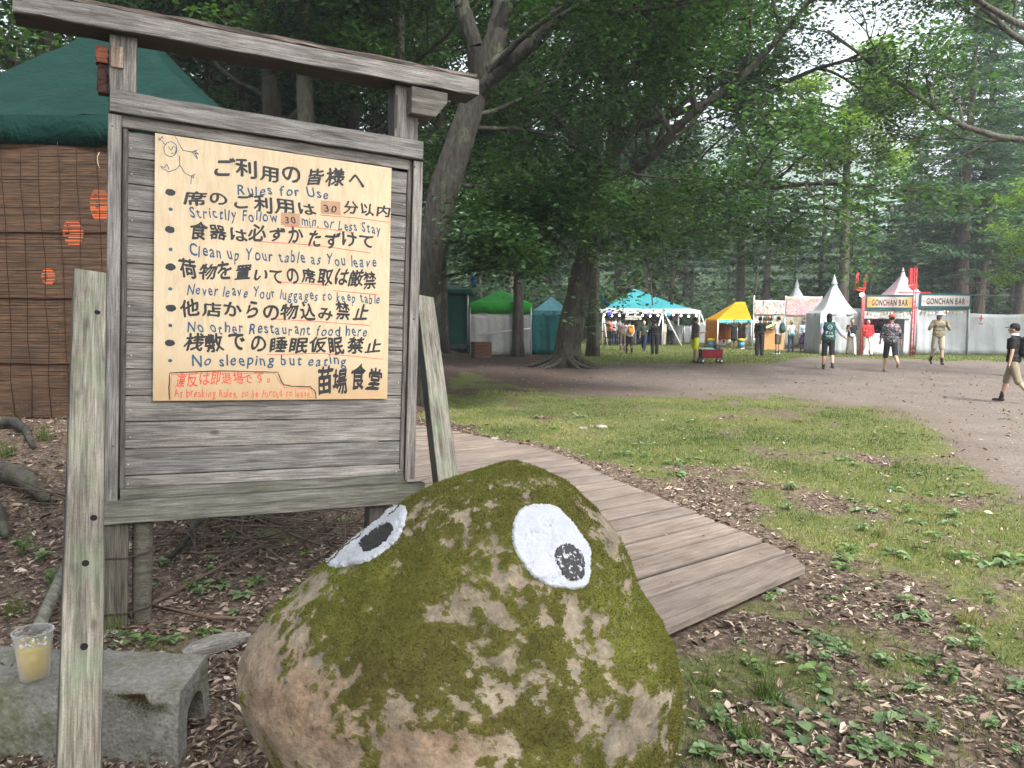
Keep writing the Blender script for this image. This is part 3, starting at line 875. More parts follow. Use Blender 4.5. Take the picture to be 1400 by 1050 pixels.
# ------------------------------------------------------------------ leaning planks beside the board
def lean(name, px0, px1, Y0, Y1, wid, th, mat, label, face=None, roll=0):
    A = at_y(*px0, Y0); B = at_y(*px1, Y1); d = (B - A).normalized()
    tz = (hz(B.x, B.y) - .12 - A.z) / d.z; E_ = A + d * tz; L = (E_ - A).length; c = (A + E_) / 2
    back = (CAMP - c); back = (back - d * back.dot(d)).normalized()
    if roll: back = Matrix.Rotation(roll, 3, d) @ back
    e = empty(name, (E_.x, E_.y, hz(E_.x, E_.y)), 0, label, 'plank')
    rm = frame_rot(-d, back)
    o = board('board', L, wid, th, mat, e, Vector(c) - Vector(e.location), rm, seg=16, bev=.005, wob=.002)
    return e, o, A, d, rm, L
e1, o1, A1, d1, rm1, L1 = lean('leaning_plank', (123, 374), (108, 1050), 3.42, 2.28, .127, .04, WPL, 'pale weathered plank with bolt holes and green stains leaning at the left post', roll=-.12)
for f_, dx in ((.115, .03), (.36, .05), (.50, .045), (.47, .0), (.655, .02)):
    pass
HOLE = m_simple('bolt_hole_dark', (.012, .01, .009), .9)
for px, py in ((133, 427), (128, 708), (117, 770), (115, 884)):
    d = ray(px, py); n = rm1.col[2]; c = o1.matrix_local.translation + e1.location + n * .0205
    q = CAMP + d * ((c - CAMP).dot(n) / d.dot(n)) - e1.location
    m_ = MB(); m_.lathe((0, 0, 0), [(.0005, .0005), (.0085, .0004), (.0105, .0016), (.012, 0)], 12)
    o = m_.build('bolt_hole', HOLE, e1); o.matrix_local = Matrix.Translation(q) @ rm1.to_4x4()
e2, o2, A2, d2, rm2, L2 = lean('leaning_plank', (579, 411), (608, 650), 5.3, 4.35, .125, .09, WPL, 'pale knotty timber leaning against the right side of the notice board', roll=-.42)

# ------------------------------------------------------------------ mossy boulder with painted eyes
SIL_L = [(690, 632), (662, 636), (632, 643), (586, 661), (546, 684), (500, 722), (440, 768), (400, 802), (370, 832), (340, 868), (325, 905), (323, 950), (333, 990), (348, 1020), (372, 1050), (410, 1090), (450, 1130), (480, 1165)]
SIL_R = [(712, 632), (730, 634), (748, 640), (778, 656), (800, 678), (830, 703), (850, 733), (862, 770), (872, 800), (890, 826), (905, 850), (918, 882), (928, 920), (930, 965), (926, 1010), (918, 1050), (900, 1100), (880, 1135), (860, 1165)]
YR = 2.25
def zx(l): 
    P = [at_y(a, b, YR) for a, b in l]; return np.array([p.z for p in P])[::-1], np.array([p.x for p in P])[::-1]
zl, xl = zx(SIL_L); zr, xr = zx(SIL_R)
ztop = max(zl.max(), zr.max()); zbot = -.06
NT_, NZ_ = 420, 300
tq = np.linspace(0, 1, NZ_)
zz = ztop - .0005 - (ztop - zbot) * (tq ** 1.35)
XL = np.interp(zz, zl, xl); XRr = np.interp(zz, zr, xr)
for _ in range(6):
    XL[1:-1] = (XL[:-2] + XL[1:-1] + XL[2:]) / 3; XRr[1:-1] = (XRr[:-2] + XRr[1:-1] + XRr[2:]) / 3
th = np.linspace(0, 2 * np.pi, NT_, endpoint=False)
aw = (XRr - XL) / 2; cx_ = (XRr + XL) / 2
bw_ = .56 * (aw / aw.max()) ** .8
ycn = YR + .03 + .10 * (zz - .5)
ct, st_ = np.cos(th), np.sin(th)
ex = 2 / 2.25
RXx = cx_[:, None] + aw[:, None] * (np.sign(ct) * np.abs(ct) ** ex)[None]
RYy = ycn[:, None] + bw_[:, None] * (np.sign(st_) * np.abs(st_) ** ex)[None]
RZz = np.repeat(zz[:, None], NT_, 1)
RV = np.stack([RXx.ravel(), RYy.ravel(), RZz.ravel()], -1)
cen = np.array([cx_.mean(), YR, .5]); nrm_ = RV - cen; nrm_ /= np.linalg.norm(nrm_, axis=1)[:, None]
dsp = fbm(RV, 2.4, 3, 41) * .034 + fbm(RV, 9, 4, 42) * .010 + fbm(RV, 40, 3, 43) * .0028
rid = 1 - np.abs(fbm(RV, 3.4, 3, 44)); dsp += (rid - .8) * .03
dsp -= dsp.mean(); RV = RV + nrm_ * dsp[:, None]; 
for _k in range(6):
    # fit the outline of the real stone
    _px, _py, _cc = to_px(RV[:, 0], RV[:, 1], RV[:, 2]); j_ = _py.argmin(); RV[:, 2] -= (632 - _py[j_]) / FPX * _cc[j_] * sstep(.25, 1.1, RV[:, 2])
    _px, _py, _cc = to_px(RV[:, 0], RV[:, 1], RV[:, 2])
    bins_ = np.arange(636, 1160, 9.0); ctr_ = np.array([(np.interp(q, [p[1] for p in SIL_L], [p[0] for p in SIL_L]) + np.interp(q, [p[1] for p in SIL_R], [p[0] for p in SIL_R])) / 2 for q in bins_])
    for s_g, SS in ((-1, SIL_L), (1, SIL_R)):
        f_ = []
        for q, cc0 in zip(bins_, ctr_):
            w_ = np.abs(_py - q) < 7; act = ((_px - cc0) * s_g)[w_].max() if w_.any() else 1.0; tgt = (np.interp(q, [p[1] for p in SS], [p[0] for p in SS]) - cc0) * s_g
            f_.append(np.clip(tgt / max(act, 4.0), .8, 1.8))
        f_ = np.array(f_)
        for _m in range(2): f_[1:-1] = (f_[:-2] + 2 * f_[1:-1] + f_[2:]) / 4
        fv = np.interp(_py, bins_, f_); cv = np.interp(_py, bins_, ctr_); off_x = (_px - cv) / FPX * _cc
        RV[:, 0] += np.where((_px - cv) * s_g > 0, off_x * (fv - 1), 0)
px_, py_, _c = to_px(RV[:, 0], RV[:, 1], RV[:, 2])
STONE = [(640, 835, 62, 30, .8), (645, 735, 26, 42, .5), (385, 985, 85, 105, 1.3), (350, 900, 25, 50, 1.0), (580, 1030, 72, 42, 1.2), (845, 1000, 65, 62, 1.0), (832, 715, 22, 40, .9), (735, 662, 26, 11, .8), (418, 806, 32, 22, .75), (690, 905, 75, 40, .6), (760, 830, 55, 30, .55), (690, 1000, 60, 60, .35), (700, 780, 20, 40, .6), (905, 1000, 12, 30, .3), (450, 930, 50, 30, .4), (870, 760, 20, 50, .4)]
mo = .80 + fbm(RV, 5, 5, 51, .6) * .95 + fbm(RV, 24, 4, 52, .75) * 1.6
for a_, b_, ra_, rb_, k_ in STONE:
    mo = mo - k_ * np.exp(-((px_ - a_) / ra_) ** 2 - ((py_ - b_) / rb_) ** 2)
mo = mo - .9 * (RV[:, 2] < .12) + .25 * np.exp(-((px_ - 900) / 35) ** 2 - ((py_ - 900) / 90) ** 2) + .2 * np.exp(-((px_ - 560) / 130) ** 2 - ((py_ - 770) / 60) ** 2)
moss = np.clip(mo * 1.5, 0, 1)
RV += nrm_ * (moss * (.006 + .004 * fbm(RV, 30, 3, 61)))[:, None]
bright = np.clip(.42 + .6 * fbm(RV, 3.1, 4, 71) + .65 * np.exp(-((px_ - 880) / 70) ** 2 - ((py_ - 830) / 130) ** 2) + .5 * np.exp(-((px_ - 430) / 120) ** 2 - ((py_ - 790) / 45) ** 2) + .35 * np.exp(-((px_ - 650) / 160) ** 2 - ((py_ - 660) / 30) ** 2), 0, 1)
brown = np.clip(np.exp(-((px_ - 400) / 110) ** 2 - ((py_ - 960) / 90) ** 2) + np.exp(-((px_ - 590) / 90) ** 2 - ((py_ - 1020) / 40) ** 2) * 1.1 + .3 * fbm(RV, 4, 3, 81), 0, 1)
ia = (np.arange(NZ_ - 1)[:, None] * NT_ + np.arange(NT_)[None]).ravel(); ib = (np.arange(NZ_ - 1)[:, None] * NT_ + (np.arange(NT_)[None] + 1) % NT_).ravel()
RF = np.stack([ia, ia + NT_, ib + NT_, ib], -1)
RF = np.concatenate([RF, np.array([[k, k + 1, NT_ - 2 - k, NT_ - 1 - k] for k in range(NT_ // 2 - 1)])])
def m_rock():
    t = NT('boulder_stone'); v = t.coord(False)
    ms = t.attr('moss'); br = t.attr('bright'); bn = t.attr('brown')
    a = t.noise(v, 3.2, 6, .65, .3); b = t.noise(v, 16, 6, .7); c_ = t.noise(v, 70, 4, .7); d = t.vor(v, 30)
    st = t.ramp(t.mix(.45, a, b), [(.28, (.05, .045, .038)), (.42, (.135, .115, .085)), (.56, (.255, .215, .16)), (.72, (.38, .33, .26))])
    st = t.mix(.6, st, t.ramp(c_, [(.3, (.5, .48, .46)), (.65, (1.1, 1.1, 1.1))]), 'MULTIPLY')
    rb = t.ramp(t.mix(.5, b, c_), [(.3, (.055, .04, .028)), (.5, (.19, .125, .08)), (.7, (.33, .225, .155))])
    st = t.mix(t.math('MULTIPLY', bn, .75), st, rb)
    grey = t.ramp(t.noise(v, 7.5, 5, .6, .5), [(.58, (0, 0, 0)), (.66, (.7, .7, .7))]); st = t.mix(grey, st, (.12, .12, .11))
    li = t.ramp(t.noise(v, 11, 3, .5), [(.74, (0, 0, 0)), (.77, (.6, .6, .6))]); st = t.mix(li, st, (.30, .31, .27))
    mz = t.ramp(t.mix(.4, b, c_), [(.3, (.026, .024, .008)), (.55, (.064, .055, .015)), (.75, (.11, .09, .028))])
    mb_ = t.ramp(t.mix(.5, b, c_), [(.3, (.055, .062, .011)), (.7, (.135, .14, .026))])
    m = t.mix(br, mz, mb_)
    e = t.math('ADD', ms, t.math('MULTIPLY', t.math('SUBTRACT', c_, .5), 1.9)); mm = t.ramp(e, [(.38, (0, 0, 0)), (.62, (1, 1, 1))])
    t.base(t.mix(mm, st, m)); t.rough(.92); t.b.inputs['Specular IOR Level'].default_value = .2
    h = t.mix(.5, b, c_); t.bump(h, .85, .012); return t.m
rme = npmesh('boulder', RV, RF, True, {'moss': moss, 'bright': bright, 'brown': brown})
rbase = Vector((float(cx_.mean()), YR, 0))
rme.transform(Matrix.Translation(-rbase))
rock = empty('boulder', rbase, 0, 'large mossy rounded boulder with two painted cartoon style eyes in front of the notice board', 'boulder')
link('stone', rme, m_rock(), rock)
# short moss shoots standing on the mossy parts
RV0 = RV
def z2p(l): return [(300 + x / 2.154, 600 + y / 2.154) for x, y in l]
EYE_L = z2p([(545, 197), (552, 230), (530, 290), (490, 330), (440, 360), (370, 377), (320, 375), (293, 345), (330, 305), (380, 260), (440, 220), (500, 200)])
EYE_R = z2p([(890, 205), (930, 192), (990, 200), (1030, 235), (1065, 280), (1090, 320), (1093, 380), (1085, 425), (1050, 442), (980, 435), (930, 410), (895, 370), (868, 320), (862, 280), (870, 235)])
PUP_L = z2p([(505, 250), (518, 262), (505, 295), (470, 325), (435, 340), (418, 325), (422, 300), (450, 280), (480, 258)])
PUP_R = z2p([(1000, 315), (1030, 312), (1060, 335), (1075, 370), (1072, 405), (1050, 420), (1020, 415), (1000, 390), (985, 360), (985, 330)])
quadc = RV0[RF].mean(1); qn = np.cross(RV0[RF[:, 1]] - RV0[RF[:, 0]], RV0[RF[:, 3]] - RV0[RF[:, 0]]); qa = np.linalg.norm(qn, axis=1); qn = qn / (qa[:, None] + 1e-12)
sgn = np.sign((qn * (quadc - cen)).sum(1)); qn *= sgn[:, None]
mq = moss[RF].mean(1); pr = qa * np.clip(mq - .25, 0, 1) * (quadc[:, 1] < YR + .25); ex_, ey_, _ = to_px(quadc[:, 0], quadc[:, 1], quadc[:, 2])
for pl_ in (EYE_L, EYE_R):
    cc_ = np.array(pl_).mean(0); big_ = [tuple(cc_ + (np.array(q) - cc_) * 1.04) for q in pl_]; pr = pr * ~(in_poly(ex_, ey_, big_) & (quadc[:, 1] < YR + .1))
pr /= pr.sum()
NM = 120000
pk = RNG.choice(len(RF), NM, p=pr)
u1, u2 = RNG.random((2, NM))
Vq = RV0[RF[pk]]
pm = (Vq[:, 0] * ((1 - u1) * (1 - u2))[:, None] + Vq[:, 1] * (u1 * (1 - u2))[:, None] + Vq[:, 2] * (u1 * u2)[:, None] + Vq[:, 3] * ((1 - u1) * u2)[:, None])
def blades(base, up, h, wd, lean_, rnd):
    n = len(base)
    a = RNG.normal(size=(n, 3)); tdir = up + a * lean_[:, None]; tdir /= np.linalg.norm(tdir, axis=1)[:, None]
    s = np.cross(tdir, RNG.normal(size=(n, 3))); s /= np.linalg.norm(s, axis=1)[:, None] + 1e-9
    V = np.empty((n, 3, 3)); V[:, 0] = base - s * wd[:, None] / 2; V[:, 1] = base + s * wd[:, None] / 2; V[:, 2] = base + tdir * h[:, None]
    return V.reshape(-1, 3), np.arange(3 * n).reshape(n, 3), np.repeat(rnd, 3)
V_, F_, r_ = blades(pm - rbase[:] if False else pm - np.array(rbase), qn[pk], RNG.uniform(.003, .009, NM), RNG.uniform(.0014, .0028, NM), np.full(NM, .45), RNG.random(NM))
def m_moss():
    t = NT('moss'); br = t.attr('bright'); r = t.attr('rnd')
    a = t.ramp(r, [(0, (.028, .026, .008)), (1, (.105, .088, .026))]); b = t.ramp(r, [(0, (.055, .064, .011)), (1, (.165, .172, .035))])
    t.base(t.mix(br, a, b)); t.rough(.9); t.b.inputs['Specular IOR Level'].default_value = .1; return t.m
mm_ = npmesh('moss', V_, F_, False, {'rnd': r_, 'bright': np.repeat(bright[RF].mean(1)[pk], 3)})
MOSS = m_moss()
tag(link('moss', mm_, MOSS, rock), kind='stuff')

# painted eyes: a coat of paint following the stone
bvh = BVHTree.FromPolygons([tuple(v) for v in RV0], [tuple(f) for f in RF.tolist()])
def paint_patch(poly, off, name, mat, parent, step=1.6, seed=0):
    # catmull-rom outline with a slightly ragged edge
    n = len(poly); out = []
    for i in range(n):
        p0, p1, p2, p3 = [poly[(i + k) % n] for k in (-1, 0, 1, 2)]
        for k in range(10):
            t = k / 10
            q = [.5 * ((2 * p1[j]) + (-p0[j] + p2[j]) * t + (2 * p0[j] - 5 * p1[j] + 4 * p2[j] - p3[j]) * t * t + (-p0[j] + 3 * p1[j] - 3 * p2[j] + p3[j]) * t ** 3) for j in (0, 1)]
            out.append((q[0] + R_(-1.1, 1.1), q[1] + R_(-1.1, 1.1)))
    A = np.array(out); x0, y0 = A.min(0); x1, y1 = A.max(0)
    gx, gy = np.meshgrid(np.arange(x0, x1, step), np.arange(y0, y1, step)); gx = gx.ravel() + RNG.uniform(-.2, .2, gx.size); gy = gy.ravel()
    ins = in_poly(gx, gy, out)
    c = A.mean(0); inner = [(c[0] + (p[0] - c[0]) * .975, c[1] + (p[1] - c[1]) * .975) for p in out]
    ins = in_poly(gx, gy, inner)
    P2 = [Vector(p) for p in out] + [Vector((a, b)) for a, b in zip(gx[ins], gy[ins])]
    nb = len(out)
    vo, ed, fa, *_ = delaunay_2d_cdt(P2, [(i, (i + 1) % nb) for i in range(nb)], [], 1, 1e-4)
    vs = []; ok = []
    for i, p in enumerate(vo):
        d = ray(p.x, p.y); h, nr, idx, ds = bvh.ray_cast(CAMP, d)
        if h is None:
            h2 = vs[-1] + rbase if vs else CAMP; vs.append(h2 - rbase); ok.append(False); continue
        if nr.dot(d) > 0: nr = -nr
        rim = i < nb
        vs.append(h + nr * (off * (.1 if rim else 1)) - rbase); ok.append(True)
    fs = [tuple(f) for f in fa if all(ok[i] for i in f) and max((vs[f[a]] - vs[f[b]]).length for a, b in ((0, 1), (1, 2), (2, 0))) < .05]
    # face towards the camera
    ff = []
    for f in fs:
        nrm = (vs[f[1]] - vs[f[0]]).cross(vs[f[2]] - vs[f[0]]); ff.append(f if nrm.dot(CAMP - rbase - vs[f[0]]) > 0 else tuple(reversed(f)))
    me = bpy.data.meshes.new(name); me.from_pydata([tuple(v) for v in vs], [], ff); me.polygons.foreach_set('use_smooth', [True] * len(ff)); me.update()
    return link(name, me, mat, parent)
def m_paint(name, col, rough, speck=None, bs=.4):
    t = NT(name); v = t.coord(False); n = t.noise(v, 28, 6, .65); n2 = t.noise(v, 90, 4, .6)
    c = t.ramp(n, [(.3, tuple(x * .9 for x in col)), (.6, col)])
    if speck:
        s = t.ramp(t.noise(v, 55, 6, .7, 1.0), [(.56, (0, 0, 0)), (.59, (1, 1, 1))]); c = t.mix(s, c, speck)
    t.base(c); t.rough(rough); t.bump(t.mix(.5, n, n2), bs, .012); return t.m
PW = m_paint('white_gloss_paint', (.36, .38, .415), .45, None, .9)
eL = paint_patch(EYE_L, .0085, 'painted_eye', PW, rock); eL['label'] = 'white painted eye lying on the sloping left shoulder of the stone'
eR = paint_patch(EYE_R, .007, 'painted_eye', PW, rock); eR['label'] = 'white oval painted eye on the front of the stone'
paint_patch(PUP_L, .0115, 'pupil', m_paint('black_paint', (.007, .007, .008), .8, None, .5), eL)
paint_patch(PUP_R, .0098, 'pupil', m_paint('black_paint_glints', (.008, .008, .009), .6, (.36, .38, .41), .5), eR)  # pale specks paint gloss reflections into the pupil colour

# ------------------------------------------------------------------ upturned concrete channel with a cup on it
ZT = .25
FC = gz(284, 893, ZT); NC = gz(240, 957, ZT)
axn = Vector((FC.x - NC.x, FC.y - NC.y, 0)); wid = axn.length; axn.normalize()
axl = Vector((-axn.y, axn.x, 0))                    # towards the left
if axl.x > 0: axl = -axl
axl = Vector((-1, .0, 0)) if False else axl
# follow the far edge as the photo shows it
FL = gz(135, 887, ZT); axl = Vector((FL.x - FC.x, FL.y - FC.y, 0)).normalized()
def m_conc():
    t = NT('old_concrete'); v = t.coord(False); a = t.noise(v, 6, 6, .65); b = t.noise(v, 40, 5, .7); d = t.vor(v, 60)
    c = t.ramp(t.mix(.5, a, b), [(.28, (.06, .06, .052)), (.5, (.16, .157, .14)), (.72, (.29, .283, .255))])
    k = t.ramp(d, [(.1, (.4, .4, .4)), (.35, (1, 1, 1))]); c = t.mix(.5, c, k, 'MULTIPLY')
    mm = t.ramp(t.noise(v, 4, 5, .7), [(.5, (0, 0, 0)), (.64, (.85, .85, .85))]); c = t.mix(mm, c, (.07, .075, .03))
    t.base(c); t.rough(.95); t.bump(t.mix(.5, b, d), .9, .012); return t.m
tk = .07
# cross section (s across from near to far, z up): outside, then inside arch
outer = [(0, -.06), (.012, .12), (.035, ZT - .03), (.05, ZT), (wid - .012, ZT), (wid, ZT - .012), (wid + .005, -.06)]
nin = 9
inner = [(wid - tk + .01, -.06)] + [(wid / 2 + .018 + (wid / 2 - tk - .012) * math.cos(math.pi * k / (nin - 1)) , .04 + .125 * math.sin(math.pi * k / (nin - 1)) ** .6) for k in range(nin)] + [(tk + .012, -.06)]
prof = outer + inner; n_ = len(prof); LG = 1.9; sg = 40
vs_ = []; fs_ = []
for i in range(sg + 1):
    for s, z in prof:
        p = NC + (axn * s) + axl * (LG * i / sg) ; nzv = R_(-.002, .002)
        vs_.append(Vector((p.x - NC.x + R_(-.0015, .0015), p.y - NC.y + nzv, z + nzv)))
for i in range(sg):
    for k in range(n_):
        k2 = (k + 1) % n_; fs_.append((i * n_ + k, i * n_ + k2, (i + 1) * n_ + k2, (i + 1) * n_ + k))
for b_, fl in ((0, False), (sg * n_, True)):
    # end face: strip between outer and inner
    oi = list(range(len(outer))); ii_ = list(range(len(outer), n_))
    cap_ = oi + ii_
    fs_.append(tuple(b_ + q for q in (cap_ if fl else reversed(cap_))))
chn = empty('concrete_channel', (NC.x, NC.y, 0), 0, 'old grey concrete gutter block turned upside down beside the boulder', 'concrete block')
m_ = MB(); m_.add(vs_, fs_); o = m_.build('channel_body', m_conc(), chn)
# moss on it
n = 16000
s = RNG.random(n); l = RNG.random(n)
lm = RNG.random(n) < .55
bx = np.where(lm, RNG.normal(.10, .06, n), RNG.uniform(.5, 1.6, n)); bs = np.where(lm, RNG.uniform(-.01, .04, n), RNG.uniform(.20, wid, n))
zzm = np.where(lm, ZT - .01 - RNG.exponential(.06, n), ZT)
bs = np.where(lm, .045 - (ZT - zzm) * .18, bs)
dn = fbm(np.stack([bx, bs * 3, zzm * 3], -1), 5, 3, 5); kp = (np.where(lm, dn > -.12, dn > .22)) & (bx > .01)
B3 = np.stack([axn.x * bs + axl.x * bx, axn.y * bs + axl.y * bx, zzm], -1)[kp]; lk_ = lm[kp]
upv = np.where(lk_[:, None], np.array([-axn.x, -axn.y, .5])[None], np.array([0, 0, 1.0])[None])
n = len(B3)
V_, F_, r_ = blades(B3, upv, RNG.uniform(.006, .018, n), RNG.uniform(.002, .004, n), np.full(n, .6), RNG.random(n))
tag(link('moss', npmesh('moss', V_, F_, False, {'rnd': r_, 'bright': np.repeat(np.clip(fbm(B3, 9, 2, 3) + .1, 0, .6), 3)}), MOSS, chn), kind='stuff')

cb = gz(41, 931, ZT)
cd = cb.y; k_ = cd / FPX
cup = empty('plastic_cup', (cb.x, cb.y + .03, ZT), 0, 'clear plastic cup half full of pale yellow drink standing on the concrete channel', 'cup')
def m_clear(name, col=(1, 1, 1), rough=.03, ior=1.45):
    t = NT(name); t.base(col); t.rough(rough); t.b.inputs['Transmission Weight'].default_value = 1; t.b.inputs['IOR'].default_value = ior; return t.m
rb_, rt_, hc_ = 19 * k_, 26 * k_, 70 * k_
pr_ = [(.001, .001), (rb_, .001), (rb_ * 1.02, .004), (rb_ + (rt_ - rb_) * .32, hc_ * .33), (rb_ + (rt_ - rb_) * .35, hc_ * .34), (rb_ + (rt_ - rb_) * .93, hc_ * .95), (rt_ * 1.03, hc_ * .965), (rt_ * 1.04, hc_ * .985), (rt_, hc_), (rt_ * .96, hc_ * .98)]
inn = [(rb_ + (rt_ - rb_) * .93 - .002, hc_ * .94), (rb_ + (rt_ - rb_) * .35 - .002, hc_ * .34), (rb_ + (rt_ - rb_) * .3 - .002, hc_ * .33), (rb_ - .002, .006), (.001, .006)]
tp = NT('clear_plastic'); tr_ = tp.new('ShaderNodeBsdfTransparent'); tr_.inputs[0].default_value = (.93, .95, .95, 1); lw = tp.new('ShaderNodeLayerWeight'); lw.inputs[0].default_value = .35
mxp = tp.new('ShaderNodeMixShader'); tp.lk(tp.ramp(lw.outputs['Facing'], [(0, (.10, .10, .10)), (1, (.75, .75, .75))]), mxp.inputs[0]); tp.lk(tr_.outputs[0], mxp.inputs[1]); tp.lk(tp.b.outputs[0], mxp.inputs[2]); tp.lk(mxp.outputs[0], tp.out.inputs[0]); tp.base((.6, .62, .62)); tp.rough(.12)
MB().lathe((0, 0, 0), pr_, 40).build('cup_wall', tp.m, cup)
lv = .66
dr_ = [(.001, .007), (rb_ - .003, .007), (rb_ + (rt_ - rb_) * .33 - .003, hc_ * .335), (rb_ + (rt_ - rb_) * lv - .003, hc_ * lv), (.001, hc_ * lv)]
t = NT('drink'); t.base((.60, .43, .09)); t.rough(.15); t.b.inputs['Transmission Weight'].default_value = .25; t.b.inputs['IOR'].default_value = 1.33
MB().lathe((0, 0, 0), dr_, 40).build('drink', t.m, cup)
ICE = m_clear('ice', (.98, .98, .95), .15, 1.2)
for k in range(5):
    a = k * 1.26; m_ = MB(); m_.box((0, 0, 0), (.026, .024, .02)); o = m_.build('ice_cube', ICE, cup, (math.cos(a) * rt_ * .5, math.sin(a) * rt_ * .5, hc_ * lv + .012 + R_(-.004, .008)), (R_(0, 1), R_(0, 1), R_(0, 3)))
    md = o.modifiers.new('bevel', 'BEVEL'); md.width = .004; md.segments = 2
# ------------------------------------------------------------------ pavilion with reed blinds on the left
PC = Vector((0, 0, 0)); q = at_y(172, 20, 10.8); PCx, PCy = q.x, 10.8; ZAP = q.z
HS = 2.6; ZEV = at_y(0, 158, 8.2).z
pav = empty('pavilion_tent', (PCx, PCy, hz(PCx, PCy)), 0, 'dark green peaked pavilion tent closed in by brown reed blinds behind the notice board', 'tent')
TG = m_fabric('dark_green_tarpaulin', (.002, .020, .016), .8, 1.8, .8)
def canopy(cx, cy, zb, HSx, HSy, z0, z1, ex, mat, parent, n=28, name='canopy', sag=.0, val=.0, valmat=None, wr=.02, rz=0):
    """a peaked square tent roof, with a valance"""
    u = np.linspace(-1, 1, n * 2 + 1); A, B = np.meshgrid(u, u); m = np.maximum(np.abs(A), np.abs(B))
    Z = z0 + (z1 - z0) * (1 - m) ** ex
    P = np.stack([(A * HSx).ravel(), (B * HSy).ravel(), Z.ravel() - zb], -1)
    P[:, 2] += fbm(P + cx, 2.0, 3, 4) * wr + sag * (np.abs(P[:, 0] / HSx) ** 4 * 0)
    k = 2 * n + 1; ii = (np.arange(k - 1)[:, None] * k + np.arange(k - 1)[None]).ravel()
    o = link(name, npmesh(name, P, np.stack([ii, ii + 1, ii + 1 + k, ii + k], -1), True), mat, parent)
    md = o.modifiers.new('thick', 'SOLIDIFY'); md.thickness = .012
    if val:
        pts = []
        for sx in range(4):
            for t in np.linspace(-1, 1, 24, endpoint=False):
                a, b = ((t, -1), (1, t), (-t, 1), (-1, -t))[sx]; pts.append((a * HSx * 1.003, b * HSy * 1.003))
        vs = []
        for i, (a, b) in enumerate(pts):
            z = z0 - zb + .01; w_ = 1 + .012 * math.sin(i * .8)
            vs += [(a, b, z), (a * w_, b * w_, z - val * .5), (a * (1.0 + .01 * math.cos(i * 1.1)), b * (1.0 + .01 * math.cos(i * 1.1)), z - val * (1 + .05 * math.sin(i * .9)))]
        nn = len(pts); fs = []
        for i in range(nn):
            j = (i + 1) % nn
            for r in (0, 1): fs.append((i * 3 + r, i * 3 + r + 1, j * 3 + r + 1, j * 3 + r))
        vm = MB(); vm.add(vs, fs, True); vo = vm.build('valance', valmat or mat, parent); md = vo.modifiers.new('thick', 'SOLIDIFY'); md.thickness = .008
    return o
canopy(PCx, PCy, hz(PCx, PCy), HS, HS, ZEV, ZAP, 1.5, TG, pav, 30, val=.30, wr=.05)
gb_ = hz(PCx, PCy)
for sx in (-1, 1):
    for sy in (-1, 1):
        MB().tube([(sx * (HS - .05), sy * (HS - .05), hz(PCx + sx * HS, PCy + sy * HS) - gb_ - .05), (sx * (HS - .05), sy * (HS - .05), ZEV - gb_)], .035, 8).build('pole', METAL, pav)
REED = m_wood('reed', (.03, .016, .009), (.082, .045, .024), (.135, .078, .043), crack=.2, knots=False)
ztop_, zbt = ZEV - .26 - gb_, hz(PCx - 1.5, PCy - HS) - gb_ + .03
sl_ = MB(); z = zbt; yF = -HS + .02
while z < ztop_:
    h = R_(.009, .014)
    segs = 5; xs_ = np.linspace(-HS, HS, segs + 1)
    zo = [z + R_(-.0025, .0025) for _ in xs_]
    for k in range(segs):
        a, b = xs_[k], xs_[k + 1]
        sl_.add([(a, yF, zo[k]), (b, yF, zo[k + 1]), (b, yF, zo[k + 1] + h), (a, yF, zo[k] + h), (a, yF + .008, zo[k]), (b, yF + .008, zo[k + 1]), (b, yF + .008, zo[k + 1] + h), (a, yF + .008, zo[k] + h)], [(0, 1, 2, 3), (7, 6, 5, 4), (3, 2, 6, 7), (0, 4, 5, 1)])
    z += h + R_(.0015, .0045)
bl = sl_.build('reed_blind', REED, pav); bl['kind'] = 'stuff'
for k in range(26):
    x = -HS + .1 + k * .2
    MB().tube([(x + R_(-.02, .02), yF - .006, ztop_ - (ztop_ - zbt) * i / 7) for i in range(8)], .0045, 4).build('blind_cord', mc((.03, .018, .012), .9, 'cord'), pav)
for zf in (.32, .56, .80):
    zz_ = zbt + (ztop_ - zbt) * (1 - zf)
    MB().tube([(-HS + i * .26, yF - .01, zz_ + R_(-.008, .008)) for i in range(21)], .007, 5).build('blind_batten', mc((.04, .02, .012), .9, 'cord'), pav)
MB().box((0, HS - .02, (ztop_ + zbt) / 2 + .1), (2 * HS, .02, ztop_ - zbt + .2)).build('back_wall', m_fabric('brown_cloth', (.10, .06, .04), .3), pav)
for sx in (-1, 1): MB().box((sx * (HS - .01), 0, (ztop_ + zbt) / 2 + .1), (.02, 2 * HS, ztop_ - zbt + .1)).build('side_wall', m_fabric('green_cloth', (.01, .06, .05), .3), pav)
sh_ = at_y(118, 440, 8.9)
MB().box((sh_.x - PCx, 8.9 - PCy, sh_.z - gb_), (.33, .01, .30)).build('glow_panel', m_emit('glowing_white_panel', (.85, .9, 1), .35), pav)  # glowing panel added in place of the bright opening behind the blind
